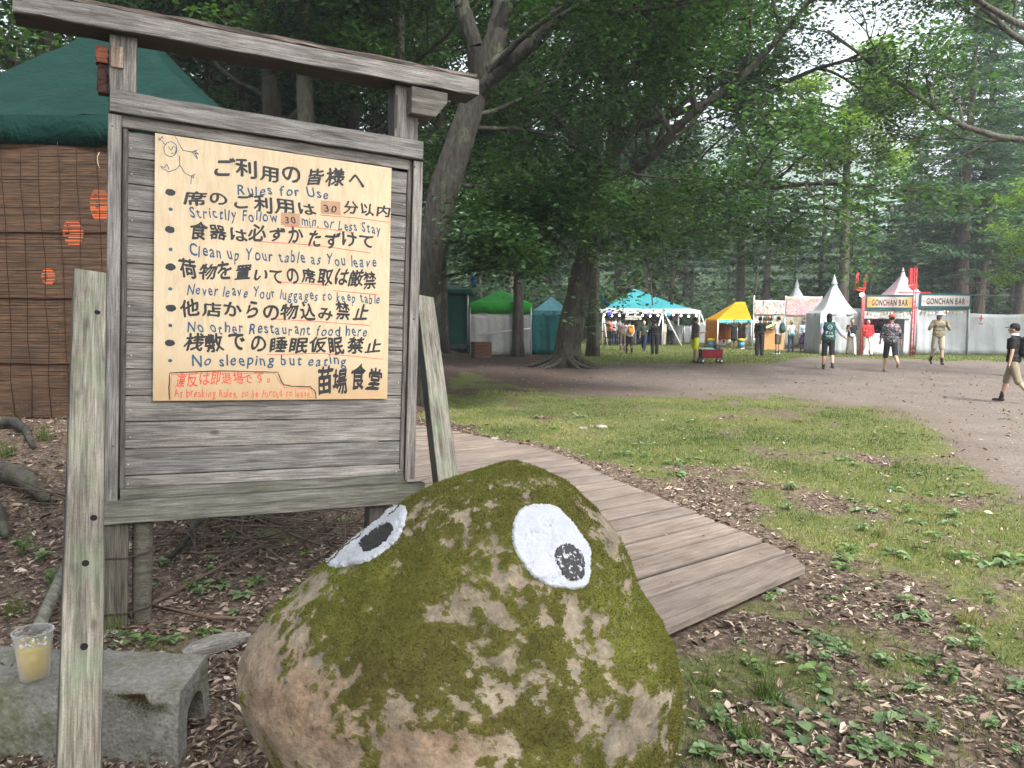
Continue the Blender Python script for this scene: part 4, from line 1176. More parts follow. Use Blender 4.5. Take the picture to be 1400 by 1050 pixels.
# frayed string at the eave
q = at_y(135, 215, 8.15)
MB().tube([(q.x - PCx + R_(-.02, .02), q.y - PCy, q.z - gb_ + .05 - .04 * k) for k in range(5)], .004, 4).build('string', mc((.45, .38, .28), .9, 'cord'), pav)
LANT = m_emit('lit_red_paper', (1.0, .15, .02), .75)
for px, py, rx, ry, Y, lb in ((100, 318, 12, 16, 8.45, 'orange paper lantern glowing behind the reed blind, middle one of three in size and place'), (137, 281, 12, 21, 8.40, 'largest and highest orange paper lantern behind the reed blind next to the notice board post'), (66, 378, 8, 10, 8.5, 'smallest and lowest orange paper lantern behind the reed blind')):
    c = at_y(px, py, Y); k = Y / FPX
    e = empty('paper_lantern', (c.x, c.y, c.z - ry * k), 0, lb, 'lantern', 'paper lanterns hanging in the pavilion')
    pr = [(rx * k * .35, 0)]
    nr_ = 18
    for i in range(nr_ + 1):
        f = i / nr_; pr.append((rx * k * (math.sin(math.pi * (f * .84 + .08)) ** .5) * (1 + (.035 if i % 2 else 0)), ry * k * 2 * f))
    MB().lathe((0, 0, 0), pr, 20).build('paper_shade', LANT, e)
    MB().lathe((0, 0, -.01), [(.001, 0), (rx * k * .4, 0), (rx * k * .4, .02), (.001, .02)], 14).build('ring', BLACKP, e)
    MB().lathe((0, 0, ry * k * 2 - .005), [(.001, 0), (rx * k * .4, 0), (rx * k * .4, .025), (.001, .025)], 14).build('ring', BLACKP, e)
    m_ = MB()
    for i in range(4): m_.box((R_(-.25, .25) * rx * k, -rx * k * 1.02, ry * k * (.5 + i * .35)), (rx * k * .5, .004, .014)); m_.box((R_(-.25, .25) * rx * k, -rx * k * 1.02, ry * k * (.5 + i * .35)), (.014, .004, rx * k * .35))
    m_.build('painted_mark', BLACKP, e)
    MB().tube([(0, 0, ry * k * 2), (.01, 0, ry * k * 2 + .25)], .004, 4).build('hanger', BLACKP, e)

# ------------------------------------------------------------------ trees
def tubes_np(segs, n=6, jit=0):
    """segs: array (m, 8) of p0, p1, r0, r1 -> joined frustums"""
    S = np.asarray(segs, float); p0, p1, r0, r1 = S[:, :3], S[:, 3:6], S[:, 6], S[:, 7]
    d = p1 - p0; L = np.linalg.norm(d, axis=1)[:, None] + 1e-9; t = d / L
    a = np.where(np.abs(t[:, :1]) < .8, np.array([[1., 0, 0]]), np.array([[0, 1., 0]])); a = a - t * (a * t).sum(1)[:, None]; a /= np.linalg.norm(a, axis=1)[:, None]
    b = np.cross(t, a); an = 2 * np.pi * np.arange(n) / n
    ring = a[:, None] * np.cos(an)[None, :, None] + b[:, None] * np.sin(an)[None, :, None]
    V = np.concatenate([p0[:, None] + ring * r0[:, None, None], p1[:, None] + ring * r1[:, None, None]], 1)
    m = len(S); base = np.arange(m)[:, None] * 2 * n; k = np.arange(n)[None]; k2 = (k + 1) % n
    F = np.stack([base + k, base + k2, base + n + k2, base + n + k], -1).reshape(-1, 4)
    return V.reshape(-1, 3), F
def leaf_quads(c, size, asp=.55, flat=.5, rng=RNG, dirs=None, shape=.45):
    n = len(c)
    az = rng.uniform(0, 2 * np.pi, n)
    d = np.stack([np.cos(az), np.sin(az), rng.normal(-.15, .35, n)], -1)
    if dirs is not None: d = d * .5 + dirs
    d /= np.linalg.norm(d, axis=1)[:, None]
    up = np.stack([rng.normal(0, flat, n), rng.normal(0, flat, n), np.ones(n)], -1)
    s = np.cross(d, up); s /= np.linalg.norm(s, axis=1)[:, None] + 1e-9; nr = np.cross(s, d)
    L = size * rng.uniform(.7, 1.25, n); W = L * asp
    V = np.empty((n, 4, 3))
    V[:, 0] = c - d * (L / 2)[:, None]; V[:, 2] = c + d * (L / 2)[:, None]
    md = c + d * (L * (shape - .5))[:, None] + nr * (L * .1)[:, None]
    V[:, 1] = md + s * (W / 2)[:, None]; V[:, 3] = md - s * (W / 2)[:, None]
    return V.reshape(-1, 3), np.arange(4 * n).reshape(n, 4), np.repeat(rng.random(n), 4)
def grow(p, d, L, r, lvl, segs, tips, rng, maxl=4, up=.12, spread=.7, nsub=(5, 5, 4, 3), wig=.16, lenf=.55):
    k = max(3, int(L / (.5 if lvl < 2 else .3))); k = min(k, 9); st = L / k; q = p.copy(); pts = [q.copy()]
    for i in range(k):
        d = d + rng.normal(0, wig, 3) + np.array([0, 0, up * (1 if lvl < 2 else .2)]) * .3; d /= np.linalg.norm(d)
        nq = q + d * st; f0 = 1 - .75 * i / k; f1 = 1 - .75 * (i + 1) / k
        segs.append((*q, *nq, r * f0, r * f1)); q = nq; pts.append(q.copy())
        if lvl >= maxl - 1: tips.append(q.copy())
    if lvl >= maxl: return
    ns = nsub[min(lvl, len(nsub) - 1)]
    for j in range(ns):
        f = .25 + .75 * (j + rng.random()) / ns; f = min(f, .98); i = int(f * k)
        b = pts[min(i, k)]
        dd = rng.normal(0, 1, 3); dd -= d * dd.dot(d); dd /= np.linalg.norm(dd) + 1e-9; dd[2] *= .45
        nd = d * (1 - spread * .55) + dd * spread; nd /= np.linalg.norm(nd)
        grow(b, nd, L * lenf * (1.15 - .5 * f) * rng.uniform(.75, 1.15), r * (.5 * (1.1 - .5 * f)), lvl + 1, segs, tips, rng, maxl, up, spread, nsub, wig, lenf)
def broad_tree(name, seed, trunk, tr, limbs, nleaf, lsize, bark, leafm, label, cat='tree', group=None, loc=(0, 0, 0), maxl=4, cloud=.28, flat=.5, up=.1, roots=0, nsub=(5, 5, 4, 3), lenf=.55, asp=.6):
    """trunk: list of points (local), tr: radii; limbs: (start index or point, direction, length, radius)"""
    rng = np.random.default_rng(seed); segs = []; tips = []
    for p, d, L, r in limbs:
        grow(np.array(p, float), np.array(d, float) / np.linalg.norm(d), L, r, 1, segs, tips, rng, maxl, up, .75, nsub, lenf=lenf)
    e = empty(name, loc, 0, label, cat, group)
    # smooth trunk with ridges
    P = [Vector(p) for p in trunk]; fine = []; fr = []
    for i in range(len(P) - 1):
        for k in range(5): f = k / 5; fine.append(P[i].lerp(P[i + 1], f)); fr.append(tr[i] * (1 - f) + tr[i + 1] * f)
    fine.append(P[-1]); fr.append(tr[-1]); n = 22
    mb = MB(); mb.tube(fine, fr, n)
    V = np.array([tuple(v) for v in mb.v]); cn = np.repeat(np.array([tuple(p) for p in fine]), n, 0)
    ph = np.tile(np.arange(n) / n * 2 * np.pi, len(fine)); hh = V[:, 2] - V[:, 2].min()
    rd = V - cn
    fl = 1 + (.12 * np.sin(ph * 3 + seed) + .10 * np.sin(ph * 5 + 2 * seed) + .05 * np.sin(ph * 9)) * (1 + 1.3 * np.exp(-hh / .5)) + fbm(V, 2.2, 3, seed) * .10 + .22 * np.exp(-hh / .3)
    V = cn + rd * fl[:, None]
    tm = npmesh('trunk', V, [tuple(f) for f in mb.f], True)
    trunk_o = link('trunk', tm, bark, e)
    if roots:
        rm = MB()
        for k in range(roots):
            a = 2 * math.pi * (k + rng.uniform(-.3, .3)) / roots; r0 = tr[0]
            l = rng.uniform(.6, 1.6) * r0 * 2.3; pts = []; x, y = math.cos(a) * r0 * .7, math.sin(a) * r0 * .7
            for i in range(7):
                f = i / 6; pts.append((x, y, .5 * r0 * (1 - f) ** 2 * 1.6 - .02 - .04 * f)); a += rng.normal(0, .25); x += math.cos(a) * l / 6; y += math.sin(a) * l / 6
            rm.tube(pts, [r0 * .17 * (1 - .8 * i / 6) + .01 for i in range(7)], 7)
        rm.build('roots', bark, e)
    sg = np.array(segs); big = sg[sg[:, 6] > .006]
    V, F = tubes_np(big, 6); link('branches', npmesh('branches', V, F, True), bark, e)
    T = np.array(tips); c = T[rng.integers(0, len(T), nleaf)] + rng.normal(0, 1, (nleaf, 3)) * np.array([cloud, cloud, cloud * .5])
    V, F, r = leaf_quads(c, lsize, asp, flat, rng); link('foliage', npmesh('foliage', V, F, False, {'rnd': r}), leafm, e)
    return e
def copy_thing(o, loc, rz, s=1.0, label=None):
    c = o.copy(); COL.objects.link(c); c.location = loc; c.rotation_euler = (0, 0, rz); c.scale = (s,) * 3 if not hasattr(s, '__len__') else s
    if label: c['label'] = label
    for ch in o.children:
        d = ch.copy(); COL.objects.link(d); d.parent = c
        for g in ch.children:
            k = g.copy(); COL.objects.link(k); k.parent = d
    return c

# -- the leaning tree right behind the notice board
g0 = gz(578, 553); Yb = g0.y
def loc3(px, py, Y, base): p = at_y(px, py, Y); return (p.x - base.x, p.y - base.y, p.z - base.z)
tb = [(0, 0, -.2), loc3(583, 440, Yb, g0), loc3(592, 360, Yb, g0), loc3(606, 270, Yb, g0), loc3(632, 190, Yb, g0), loc3(656, 120, Yb + .1, g0), loc3(680, 50, Yb + .2, g0), loc3(700, -40, Yb + .5, g0), loc3(715, -160, Yb + 1, g0)]
L1_ = loc3(650, 128, Yb, g0)
lim = [(L1_, (.80, -.15, .52), 6.5, .15), (loc3(664, 95, Yb, g0), (.62, .2, .75), 6.0, .13), (loc3(632, 175, Yb, g0), (.95, -.05, -.02), 5.0, .05), (loc3(655, 120, Yb, g0), (-.1, -.3, 1), 6, .16), (tb[6], (.35, -.5, .8), 5, .14), (tb[7], (-.5, .3, .7), 5, .13), (tb[7], (.6, .5, .8), 5, .12), (tb[8], (.1, -.2, 1), 4, .1), (tb[8], (-.6, -.6, .7), 4, .1), (loc3(612, 330, Yb, g0), (.8, .1, -.1), 2.6, .04), (loc3(600, 380, Yb, g0), (.9, -.3, .15), 2.3, .035), (loc3(612, 250, Yb, g0), (.6, .5, .1), 3.4, .05), (loc3(640, 160, Yb, g0), (.9, -.3, .0), 4.2, .05), (loc3(606, 300, Yb, g0), (.9, .3, -.15), 3.2, .04), (loc3(655, 120, Yb, g0), (.7, -.6, .35), 5, .07)]
broad_tree('broadleaf_tree', 5, tb, [.30, .27, .26, .255, .24, .21, .18, .15, .12], lim, 74000, .10, BK1, LFD, 'large leaning tree with lichen blotched bark right behind the notice board', loc=g0, nsub=(5, 5, 5, 4), cloud=.26)

# -- the old spreading tree with bare roots in the middle
g1 = gz(772, 502); Yb = g1.y
tb = [(0, 0, -.25), loc3(775, 470, Yb, g1), loc3(783, 425, Yb, g1), loc3(795, 370, Yb, g1), loc3(812, 310, Yb, g1), loc3(832, 250, Yb, g1), loc3(838, 200, Yb, g1), loc3(842, 130, Yb, g1), loc3(848, 40, Yb, g1)]
lim = [(loc3(830, 255, Yb, g1), (.85, -.25, .5), 8.5, .19), (loc3(836, 215, Yb, g1), (.6, -.4, .75), 8.5, .17), (loc3(812, 305, Yb, g1), (.55, -.1, .85), 7.0, .15), (loc3(832, 240, Yb, g1), (-.7, -.35, .6), 6, .16), (tb[7], (.5, -.5, .7), 7, .18), (tb[7], (-.5, -.5, .7), 6, .16), (tb[8], (.3, -.2, .9), 6, .15), (tb[8], (-.3, .4, .9), 6, .15), (loc3(838, 180, Yb, g1), (.9, .1, .35), 8, .13), (loc3(845, 110, Yb, g1), (.85, -.1, .55), 8, .13), (loc3(828, 265, Yb, g1), (.98, -.3, .12), 8.5, .14), (loc3(815, 300, Yb, g1), (.95, -.5, .12), 5.5, .08), (loc3(815, 300, Yb, g1), (-.9, -.3, .15), 4.5, .09), (loc3(840, 160, Yb, g1), (-.1, -.9, .5), 6, .12), (loc3(822, 280, Yb, g1), (.95, -.2, .10), 6.0, .07), (loc3(806, 330, Yb, g1), (.7, -.8, .12), 3.2, .04), (loc3(822, 280, Yb, g1), (-.8, -.5, -.05), 5, .06), (loc3(812, 300, Yb, g1), (-.4, -.9, -.1), 4.5, .05)]
broad_tree('broadleaf_tree', 8, tb, [.48, .40, .36, .33, .31, .28, .22, .17, .14], lim, 80000, .15, BK2, LFM, 'old spreading tree with thick exposed roots in front of the green and white tent', loc=g1, nsub=(6, 6, 5, 4), cloud=.36, roots=13)

# -- tree reaching in from the upper right
g2 = Vector((15.5, 20.5, 0)); 
tb = [(0, 0, -.2), (-.1, 0, 3), (-.3, .1, 6), (-.6, 0, 9), (-.8, 0, 12)]
lim = [((-.3, 0, 6), (-.9, -.2, .42), 8.0, .11), ((-.4, 0, 7.4), (-.8, .3, .5), 8, .10), ((-.5, 0, 8.4), (-.85, -.4, .4), 8, .10), ((-.7, 0, 10), (-.7, -.3, .6), 7, .13), ((-.6, 0, 9.4), (.8, -.3, .5), 6, .13), ((-.8, 0, 12), (0, 0, 1), 5, .1), ((-.8, 0, 11), (-.4, .8, .6), 5, .1)]
broad_tree('broadleaf_tree', 21, tb, [.36, .30, .27, .22, .16], lim, 30000, .13, BK2, LFM, 'tall tree whose dark leafy boughs hang over the gravel from the upper right', loc=g2, nsub=(5, 6, 5, 4), cloud=.30)
# -- bright sapling leaves at the right edge and yellow-green crown high up
g3 = gz(1405, 470); g3 = Vector((g3.x * .62 + 1.2, g3.y * .62, 0))
tb = [(0, 0, -.1), (0, 0, 2), (-.1, 0, 4.2), (-.1, 0, 6.6)]
lim = [((0, 0, 2.8 + k * .5), (math.cos(k * 2.1 + 2.6), math.sin(k * 2.1 + 2.6), .35), 2.6, .04) for k in range(9)]
broad_tree('young_tree', 31, tb, [.12, .09, .07, .04], lim, 11000, .14, BK2, LFY, 'young tree with bright yellow green leaves at the right edge of the clearing', loc=g3, nsub=(5, 5, 4, 3), cloud=.26, lenf=.5)
g4 = Vector((17.5, 41, 0))
tb = [(0, 0, -.1), (0, 0, 5), (-.1, 0, 9), (-.1, 0, 13)]
lim = [((0, 0, 9 + k * .55), (math.cos(k * 2.1 + 2.6), math.sin(k * 2.1 + 2.6), .35), 3.4, .06) for k in range(9)]
broad_tree('tall_tree', 33, tb, [.28, .22, .17, .08], lim, 22000, .2, BK2, LFY, 'tall thin tree with a bright yellow green crown above the pointed white tents', loc=g4, nsub=(5, 5, 4, 3), cloud=.4, lenf=.5)

# -- background broadleaf trees (three forms, copied)
def bg_form(seed, H, leafm, bark, bare, n=26000, ls=.17, label='', loc=(0, 0, 0), group=None, tr=.2):
    rng = np.random.default_rng(seed); lx = rng.normal(0, .25); tb = [(0, 0, -.2), (lx * .2, 0, H * .25), (lx * .6, .1, H * .5), (lx, 0, H * .75), (lx * 1.2, 0, H)]
    lim = []
    for k in range(15):
        z = bare + (H - bare) * (k / 15); a = k * 2.4 + rng.normal(0, .3); lim.append(((lx * z / H, 0, z), (math.cos(a), math.sin(a), .35 + .5 * z / H), (2.2 + 2.2 * (1 - z / H)) * rng.uniform(.8, 1.2), .07))
    return broad_tree('broadleaf_tree', seed, tb, [tr, tr * .8, tr * .65, tr * .4, tr * .15], lim, n, ls, bark, leafm, label, loc=loc, group=group, nsub=(4, 5, 4, 3), cloud=.42)
GB = 'broadleaf trees standing behind the notice board'
def bloc(px, Y): p = at_y(px, 430, Y); return (p.x, Y, hz(p.x, Y))
fa = bg_form(41, 15, LFM, BK2, 5.6, loc=bloc(385, 19), label='thick dark trunked tree seen above the notice board between the two posts', group=GB, tr=.3)
fb = bg_form(42, 17, LFD, BK2, 7.6, loc=bloc(545, 21), label='slim straight tree just left of the right post of the notice board', group=GB, tr=.22)
fc = bg_form(43, 13, LFM, BK2, 3.6, loc=bloc(72, 17), label='forked dark tree rising beyond the left slope of the pavilion roof', group=GB, tr=.26)
for o_, px, Y, rz, s, lb in ((fb, 342, 24, 1.2, 1.0, 'thin tree over the notice board, just left of the thick trunk'), (fb, 425, 17.5, 2.6, .95, 'straight tree seen over the board just right of the thick dark trunk'), (fa, 478, 26, 4.1, 1.1, 'pale trunked tree in the second row over the middle of the notice board'), (fc, 250, 22, 3.3, 1.2, 'leafy tree behind the peak of the green pavilion'), (fc, 600, 30, 5.1, 1.25, 'tree in the back row directly behind the leaning lichen covered trunk'), (fb, 708, 31, .9, 1.0, 'slender tree in front of the white side of the green roofed tent'), (fb, 812, 31.5, 3.9, 1.1, 'straight tree beside the teal marquee, right of the old spreading tree'), (fc, 150, 31, 2.2, 1.3, 'distant tree seen between the pavilion roof and the roof beam'), (fa, 320, 33, .3, 1.3, 'bushy tree in the back row over the left half of the board'), (fc, 520, 36, 2.0, 1.4, 'bushy tree in the back row over the right half of the board')):
    x, y, z = bloc(px, Y); copy_thing(o_, (x, y, z), rz, s, lb)

# -- conifers
def conifer(seed, H, r0, bare, Lmax, nfr, mat, label, group, loc, drop=.25, fs=.42, name='conifer', step=.62, fwid=.16, tall=.8):
    rng = np.random.default_rng(seed); e = empty(name, loc, 0, label, 'conifer tree', group)
    n = 10; mb = MB(); pts = [(0, 0, -.3)] + [(rng.normal(0, .03), rng.normal(0, .03), H * k / n) for k in range(1, n + 1)]
    mb.tube(pts, [r0 * (1 - .93 * k / n) for k in range(n + 1)], 10).build('trunk', BKC, e)
    segs = []; C = []; D = []
    z = bare * .55
    while z < H - .3:
        nb = 4 if z > bare else 2
        for k in range(nb):
            a = rng.uniform(0, 2 * np.pi); f = (z - bare * .5) / (H - bare * .5); L = Lmax * (1 - f) ** tall * rng.uniform(.65, 1.1) + .3
            dead = z < bare * .85
            if dead: L *= .55
            p = np.array([0, 0, z]); d = np.array([math.cos(a), math.sin(a), .12]); m = 6; st = L / m; prev = p
            sd = np.array([-math.sin(a), math.cos(a), 0])
            for i in range(m):
                d2 = d + np.array([0, 0, -drop * (i / m) * 1.6 + (.25 if i > 3 else 0)]); q = prev + d2 / np.linalg.norm(d2) * st
                rr = .045 * (L / 4 + .3) * (1 - .8 * i / m); segs.append((*prev, *q, rr, rr * .85))
                if (not dead) or rng.random() < .25:
                    w = (L * .30) * (1 - abs(i / m - .35)) + .1
                    kf = max(2, int(nfr * w))
                    t = rng.uniform(-1, 1, kf); 
                    c = q[None] + sd[None] * (t * w)[:, None] + d[None] * (np.abs(t) * w * .5)[:, None] + rng.normal(0, .08, (kf, 3)); c[:, 2] -= np.abs(t) * w * .28 + rng.uniform(0, .12, kf)
                    C.append(c); D.append(np.sign(t)[:, None] * sd[None] * .8 + d[None] * .7 + np.array([0, 0, -.35]))
                prev = q
        z += step * rng.uniform(.7, 1.3)
    V, F = tubes_np(segs, 4); link('branches', npmesh('branches', V, F, True), BKC, e)
    C = np.concatenate(C); D = np.concatenate(D)
    V, F, r = leaf_quads(C, fs, fwid / fs, .5, rng, D * 1.4, .4); link('foliage', npmesh('foliage', V, F, False, {'rnd': r}), mat, e)
    return e
GF = 'conifers of the forest edge behind the festival tents'
def cl(px, Y): p = at_y(px, 430, Y); return (p.x, Y, hz(p.x, Y))
big = conifer(3, 24, .42, 5.5, 5.6, 34, NDB, 'tall double stemmed larch with broad layered boughs behind the right bar tent', GF, cl(1312, 47), fs=.30, step=.55, fwid=.10, tall=.6)
copy_thing(big, cl(1338, 49), 2.2, (.95, .95, .93), 'slimmer larch close beside and right of the broad layered larch')
c1 = conifer(11, 23, .30, 7.5, 3.6, 13, NDL, 'conifer of the forest edge behind the festival tents', GF, cl(700, 52), fs=.42)
c2 = conifer(12, 20, .26, 6.0, 3.8, 14, NDL, 'conifer of the forest edge behind the festival tents', GF, cl(880, 50), fs=.42)
c3 = conifer(13, 26, .34, 9.0, 3.4, 13, NDL, 'conifer of the forest edge behind the festival tents', GF, cl(1010, 53), fs=.42)
c4 = conifer(14, 15, .18, 1.5, 3.2, 13, NDL, 'conifer of the forest edge behind the festival tents', GF, cl(1120, 58), fs=.40)
rg = np.random.default_rng(77)
placed = [(cl(x, Y)[0], Y) for x, Y in ((700, 52), (880, 50), (1010, 53), (1120, 58), (1312, 47), (1338, 49))]
cnt = 0; tries = 0; CN = [(700, 52, c1, False), (880, 50, c2, False), (1010, 53, c3, False), (1120, 58, c4, True)]
while cnt < 120 and tries < 4000:
    tries += 1
    Y = 47 + 62 * rg.random() ** 1.25; x = rg.uniform(-.62, .86) * Y
    if any((x - a) ** 2 + (Y - b) ** 2 < (2.1 + (Y - 47) * .02) ** 2 for a, b in placed): continue
    px = 700 + FPX * x / Y
    if 1060 < px < 1215 and Y > 56 and rg.random() < .75: continue
    if 1085 < px < 1200 and Y < 60: 
        o_ = c4
        s = rg.uniform(.8, 1.0)
    else:
        o_ = (c1, c2, c3, c2, c4)[int(rg.integers(0, 5))]; s = rg.uniform(.85, 1.12)
        if px > 1200: s *= .82
    placed.append((x, Y)); CN.append((px, Y, copy_thing(o_, (x, Y, hz(x, Y) - .1), rg.uniform(0, 6.28), s), o_ is c4)); cnt += 1

# dense undergrowth closing the view through the trunks
rg = np.random.default_rng(5); n = 100000
Y = 54 + 110 * rg.random(n) ** 1.6; X = rg.uniform(-.75, 1.0, n) * Y
P = np.stack([X, Y, 0 * X], -1); hgt = np.clip(2.2 + fbm(P, .13, 3, 6) * 4.5 + (Y - 54) * .05, .2, 9); keep = fbm(P, .22, 3, 9) > -.25
Z = hterr(X, Y) + hgt * rg.random(n) ** .8
C = np.stack([X, Y, Z], -1)[keep]
V, F, r = leaf_quads(C, .6, .6, .6, rg)
V = V
tag(link('forest_undergrowth', npmesh('forest_undergrowth', V, F, False, {'rnd': r}), m_leaf('undergrowth_leaf', [(.012, .035, .016), (.028, .07, .03), (.07, .13, .04)], .3, .6, .12)), 'dense shrubs and young trees under the far conifers', 'undergrowth', None, 'stuff')

for x, y, rz, s, o_, lb in ((-3.2, -3.4, 1.0, 1.0, fa, 'unseen tree added behind the photographer to shade the notice board, left one'), (2.6, -4.6, 2.5, 1.0, fb, 'unseen tree added behind the photographer to shade the boulder, right one'), (-8.5, 1.0, 4.0, 1.0, fa, 'unseen added shade tree beside the pavilion to the left of the path')):  # unseen trees added to shade the foreground
    copy_thing(o_, (x, y, 0), rz, s, lb)

LM = ((100, 'behind the pavilion'), (600, 'behind the notice board'), (725, 'above the green roof'), (800, 'near the old tree'), (880, 'above the left part of the marquee'), (960, 'above the right part of the marquee'), (1030, 'behind the yellow stall'), (1125, 'behind the banner stall'), (1180, 'behind the large pagoda'), (1250, 'behind the orange bar sign'), (1325, 'behind the closed bar booth'), (9999, 'behind the screen wall'))
ORD = ('first', 'second', 'third', 'fourth', 'fifth', 'sixth', 'seventh', 'eighth', 'ninth', 'tenth', 'eleventh', 'twelfth', 'thirteenth', 'fourteenth', 'fifteenth', 'sixteenth', 'seventeenth', 'eighteenth', 'nineteenth', 'twentieth', 'last but three', 'last but two', 'last but one', 'last')
bins = {}
for px, Y, o_, low in CN:
    lm = next(t for k, t in LM if px < k); row = 'front' if Y < 58 else ('middle' if Y < 76 else 'rear'); bins.setdefault((lm, row), []).append((px, o_, low))
for (lm, row), L in bins.items():
    for i, (px, o_, low) in enumerate(sorted(L, key=lambda q: q[0])): o_['label'] = '%s conifer %s, %s from left in the %s row' % ('bushy' if low else 'tall', lm, ORD[min(i, 23)], row)
# ------------------------------------------------------------------ festival tents and stalls
def gp(px, py): p = gz(px, py); return Vector((p.x, p.y, hz(p.x, p.y)))
def hgt(py, px, Y): return at_y(px, py, Y).z
CANW = m_fabric('white_tent_cloth', (.50, .525, .545), .35, 1.4, .5, .25)
def wall(name, a, b, z0, z1, mat, parent, fold=.03, n=40, sag=0, base=Vector((0, 0, 0)), m=8, freq=9.0):
    """a hanging cloth wall from a to b (xy), rippling"""
    a = Vector(a); b = Vector(b); vs = []; fs = []; d = (b - a); L = d.length; nr = Vector((-d.y, d.x)).normalized() if True else None
    ph = R_(0, 6)
    for j in range(m + 1):
        for i in range(n + 1):
            f = i / n; z = z0 + (z1 - z0) * j / m; amp = fold * (1 - .6 * j / m)
            o = amp * (math.sin(f * L * freq + ph) + .5 * math.sin(f * L * freq * 2.3 + ph * 2 + j * .3))
            zz = z - (sag * math.sin(math.pi * f) if j == m else 0)
            vs.append((a.x + d.x * f + nr.x * o - base.x, a.y + d.y * f + nr.y * o - base.y, zz - base.z))
    for j in range(m):
        for i in range(n):
            q = j * (n + 1) + i; fs.append((q, q + 1, q + n + 2, q + n + 1))
    mb = MB(); mb.add(vs, fs, True); o = mb.build(name, mat, parent); md = o.modifiers.new('thick', 'SOLIDIFY'); md.thickness = .01
    return o
def pole(parent, base, x, y, z0, z1, r=.03, mat=None, name='pole'):
    return MB().tube([(x - base.x, y - base.y, z0 - base.z), (x - base.x, y - base.y, z1 - base.z)], r, 8).build(name, mat or METAL, parent)
def tag3(o, *a): return tag(o, *a)

# dark green tent next to the leaning tree
g = gp(600, 486); Y = g.y; k = Y / FPX
e = empty('market_tent', g, 0, 'dark green canvas tent with a sagging side wall right behind the leaning plank', 'tent')
DG = m_fabric('deep_green_canvas', (.008, .055, .045), .8, 1.5, .5)
xr = at_y(639, 430, Y).x; xl = xr - 4.2; zt = hgt(396, 639, Y); 
wall('front_wall', (xl, Y), (xr, Y), .12, zt, DG, e, .06, base=g)
wall('side_wall', (xr, Y), (xr + .1, Y + 3.4), .1, zt, DG, e, .05, base=g)
canopy(( xl + xr) / 2, Y + 1.7, 0, 2.25, 1.8, 0, hgt(372, 570, Y) - zt, 1.2, DG, e, 16, val=.22).location = ((xl + xr) / 2 - g.x, 1.7, zt - g.z)
[setattr(ch, 'location', ((xl + xr) / 2 - g.x, 1.7, zt - g.z)) for ch in e.children if ch.name.startswith('valance')]
pole(e, g, xr + .03, Y - .06, 0, zt, .035)
MB().box((xr - g.x - .9, -.05, .06), (1.9, .3, .14)).build('ground_skirt', m_fabric('grey_tarpaulin', (.05, .055, .06), .6), e)
# green roofed tent with white walls
g = gp(684, 487); Y = g.y; xa = at_y(643, 430, Y).x; xb = at_y(726, 430, Y).x
e = empty('market_tent', g, 0, 'tent with bright green peaked roof and off white side walls', 'tent')
zt = hgt(431, 684, Y); hw = (xb - xa) / 2; cx = (xa + xb) / 2
PW_ = m_fabric('off_white_sheet', (.36, .37, .355), .8, 1.2, .6)
wall('front_wall', (xa, Y), (xb, Y), .03, zt + .05, PW_, e, .04, base=g)
wall('side_wall', (xb, Y), (xb, Y + 2.4), .03, zt, PW_, e, .04, base=g); wall('side_wall', (xa, Y), (xa, Y + 2.4), .03, zt, PW_, e, .04, base=g)
cp = empty('tmp', g); GG = m_fabric('bright_green_canvas', (.03, .30, .035), .7, 2.0, .5, .2)
def put_canopy(parent, g, cx, cy, hx, hy, zt, zp, ex, mat, val, valmat=None, wr=.02):
    o = canopy(cx, cy, 0, hx, hy, 0, zp - zt, ex, mat, parent, 18, val=val, valmat=valmat, wr=wr)
    for ch in parent.children:
        if ch.name.split('.')[0] in ('canopy', 'valance') and ch.location.length < 1e-6: ch.location = (cx - g.x, cy - g.y, zt - g.z)
bpy.data.objects.remove(cp)
put_canopy(e, g, cx, Y + 1.25, hw * 1.02, 1.3, hgt(414, 684, Y), hgt(398, 684, Y) + .1, 1.1, GG, .42, None, .03)
for x in (xa, xb): pole(e, g, x, Y - .05, 0, zt + .3, .02)
MB().tube([(at_y(655, 458, Y - .1).x - g.x, -.1, at_y(655, 458, Y).z), (at_y(690, 452, Y).x - g.x, -.12, at_y(690, 453, Y).z), (at_y(725, 446, Y).x - g.x, -.1, at_y(725, 449, Y).z)], .022, 5).build('rope', WHITEP, e)
# teal tent behind the old tree
g = gp(745, 485); Y = g.y; xa = at_y(726, 430, Y).x; xb = at_y(765, 430, Y).x
e = empty('market_tent', g, 0, 'dark teal tent half hidden by the old spreading tree', 'tent')
zt = hgt(428, 745, Y); TL = m_fabric('teal_canvas', (.01, .08, .085), .7, 1.6, .5); TL2 = m_fabric('slate_teal_canvas', (.05, .15, .18), .6, 1.6, .45)
wall('front_wall', (xa, Y), (xb + .5, Y), .03, zt + .1, TL, e, .04, base=g); wall('side_wall', (xb + .5, Y), (xb + .5, Y + 2), .03, zt, TL, e, .04, base=g)
put_canopy(e, g, (xa + xb) / 2 + .3, Y + 1.2, 1.0, 1.2, zt, hgt(404, 735, Y), 1.2, TL2, .12)
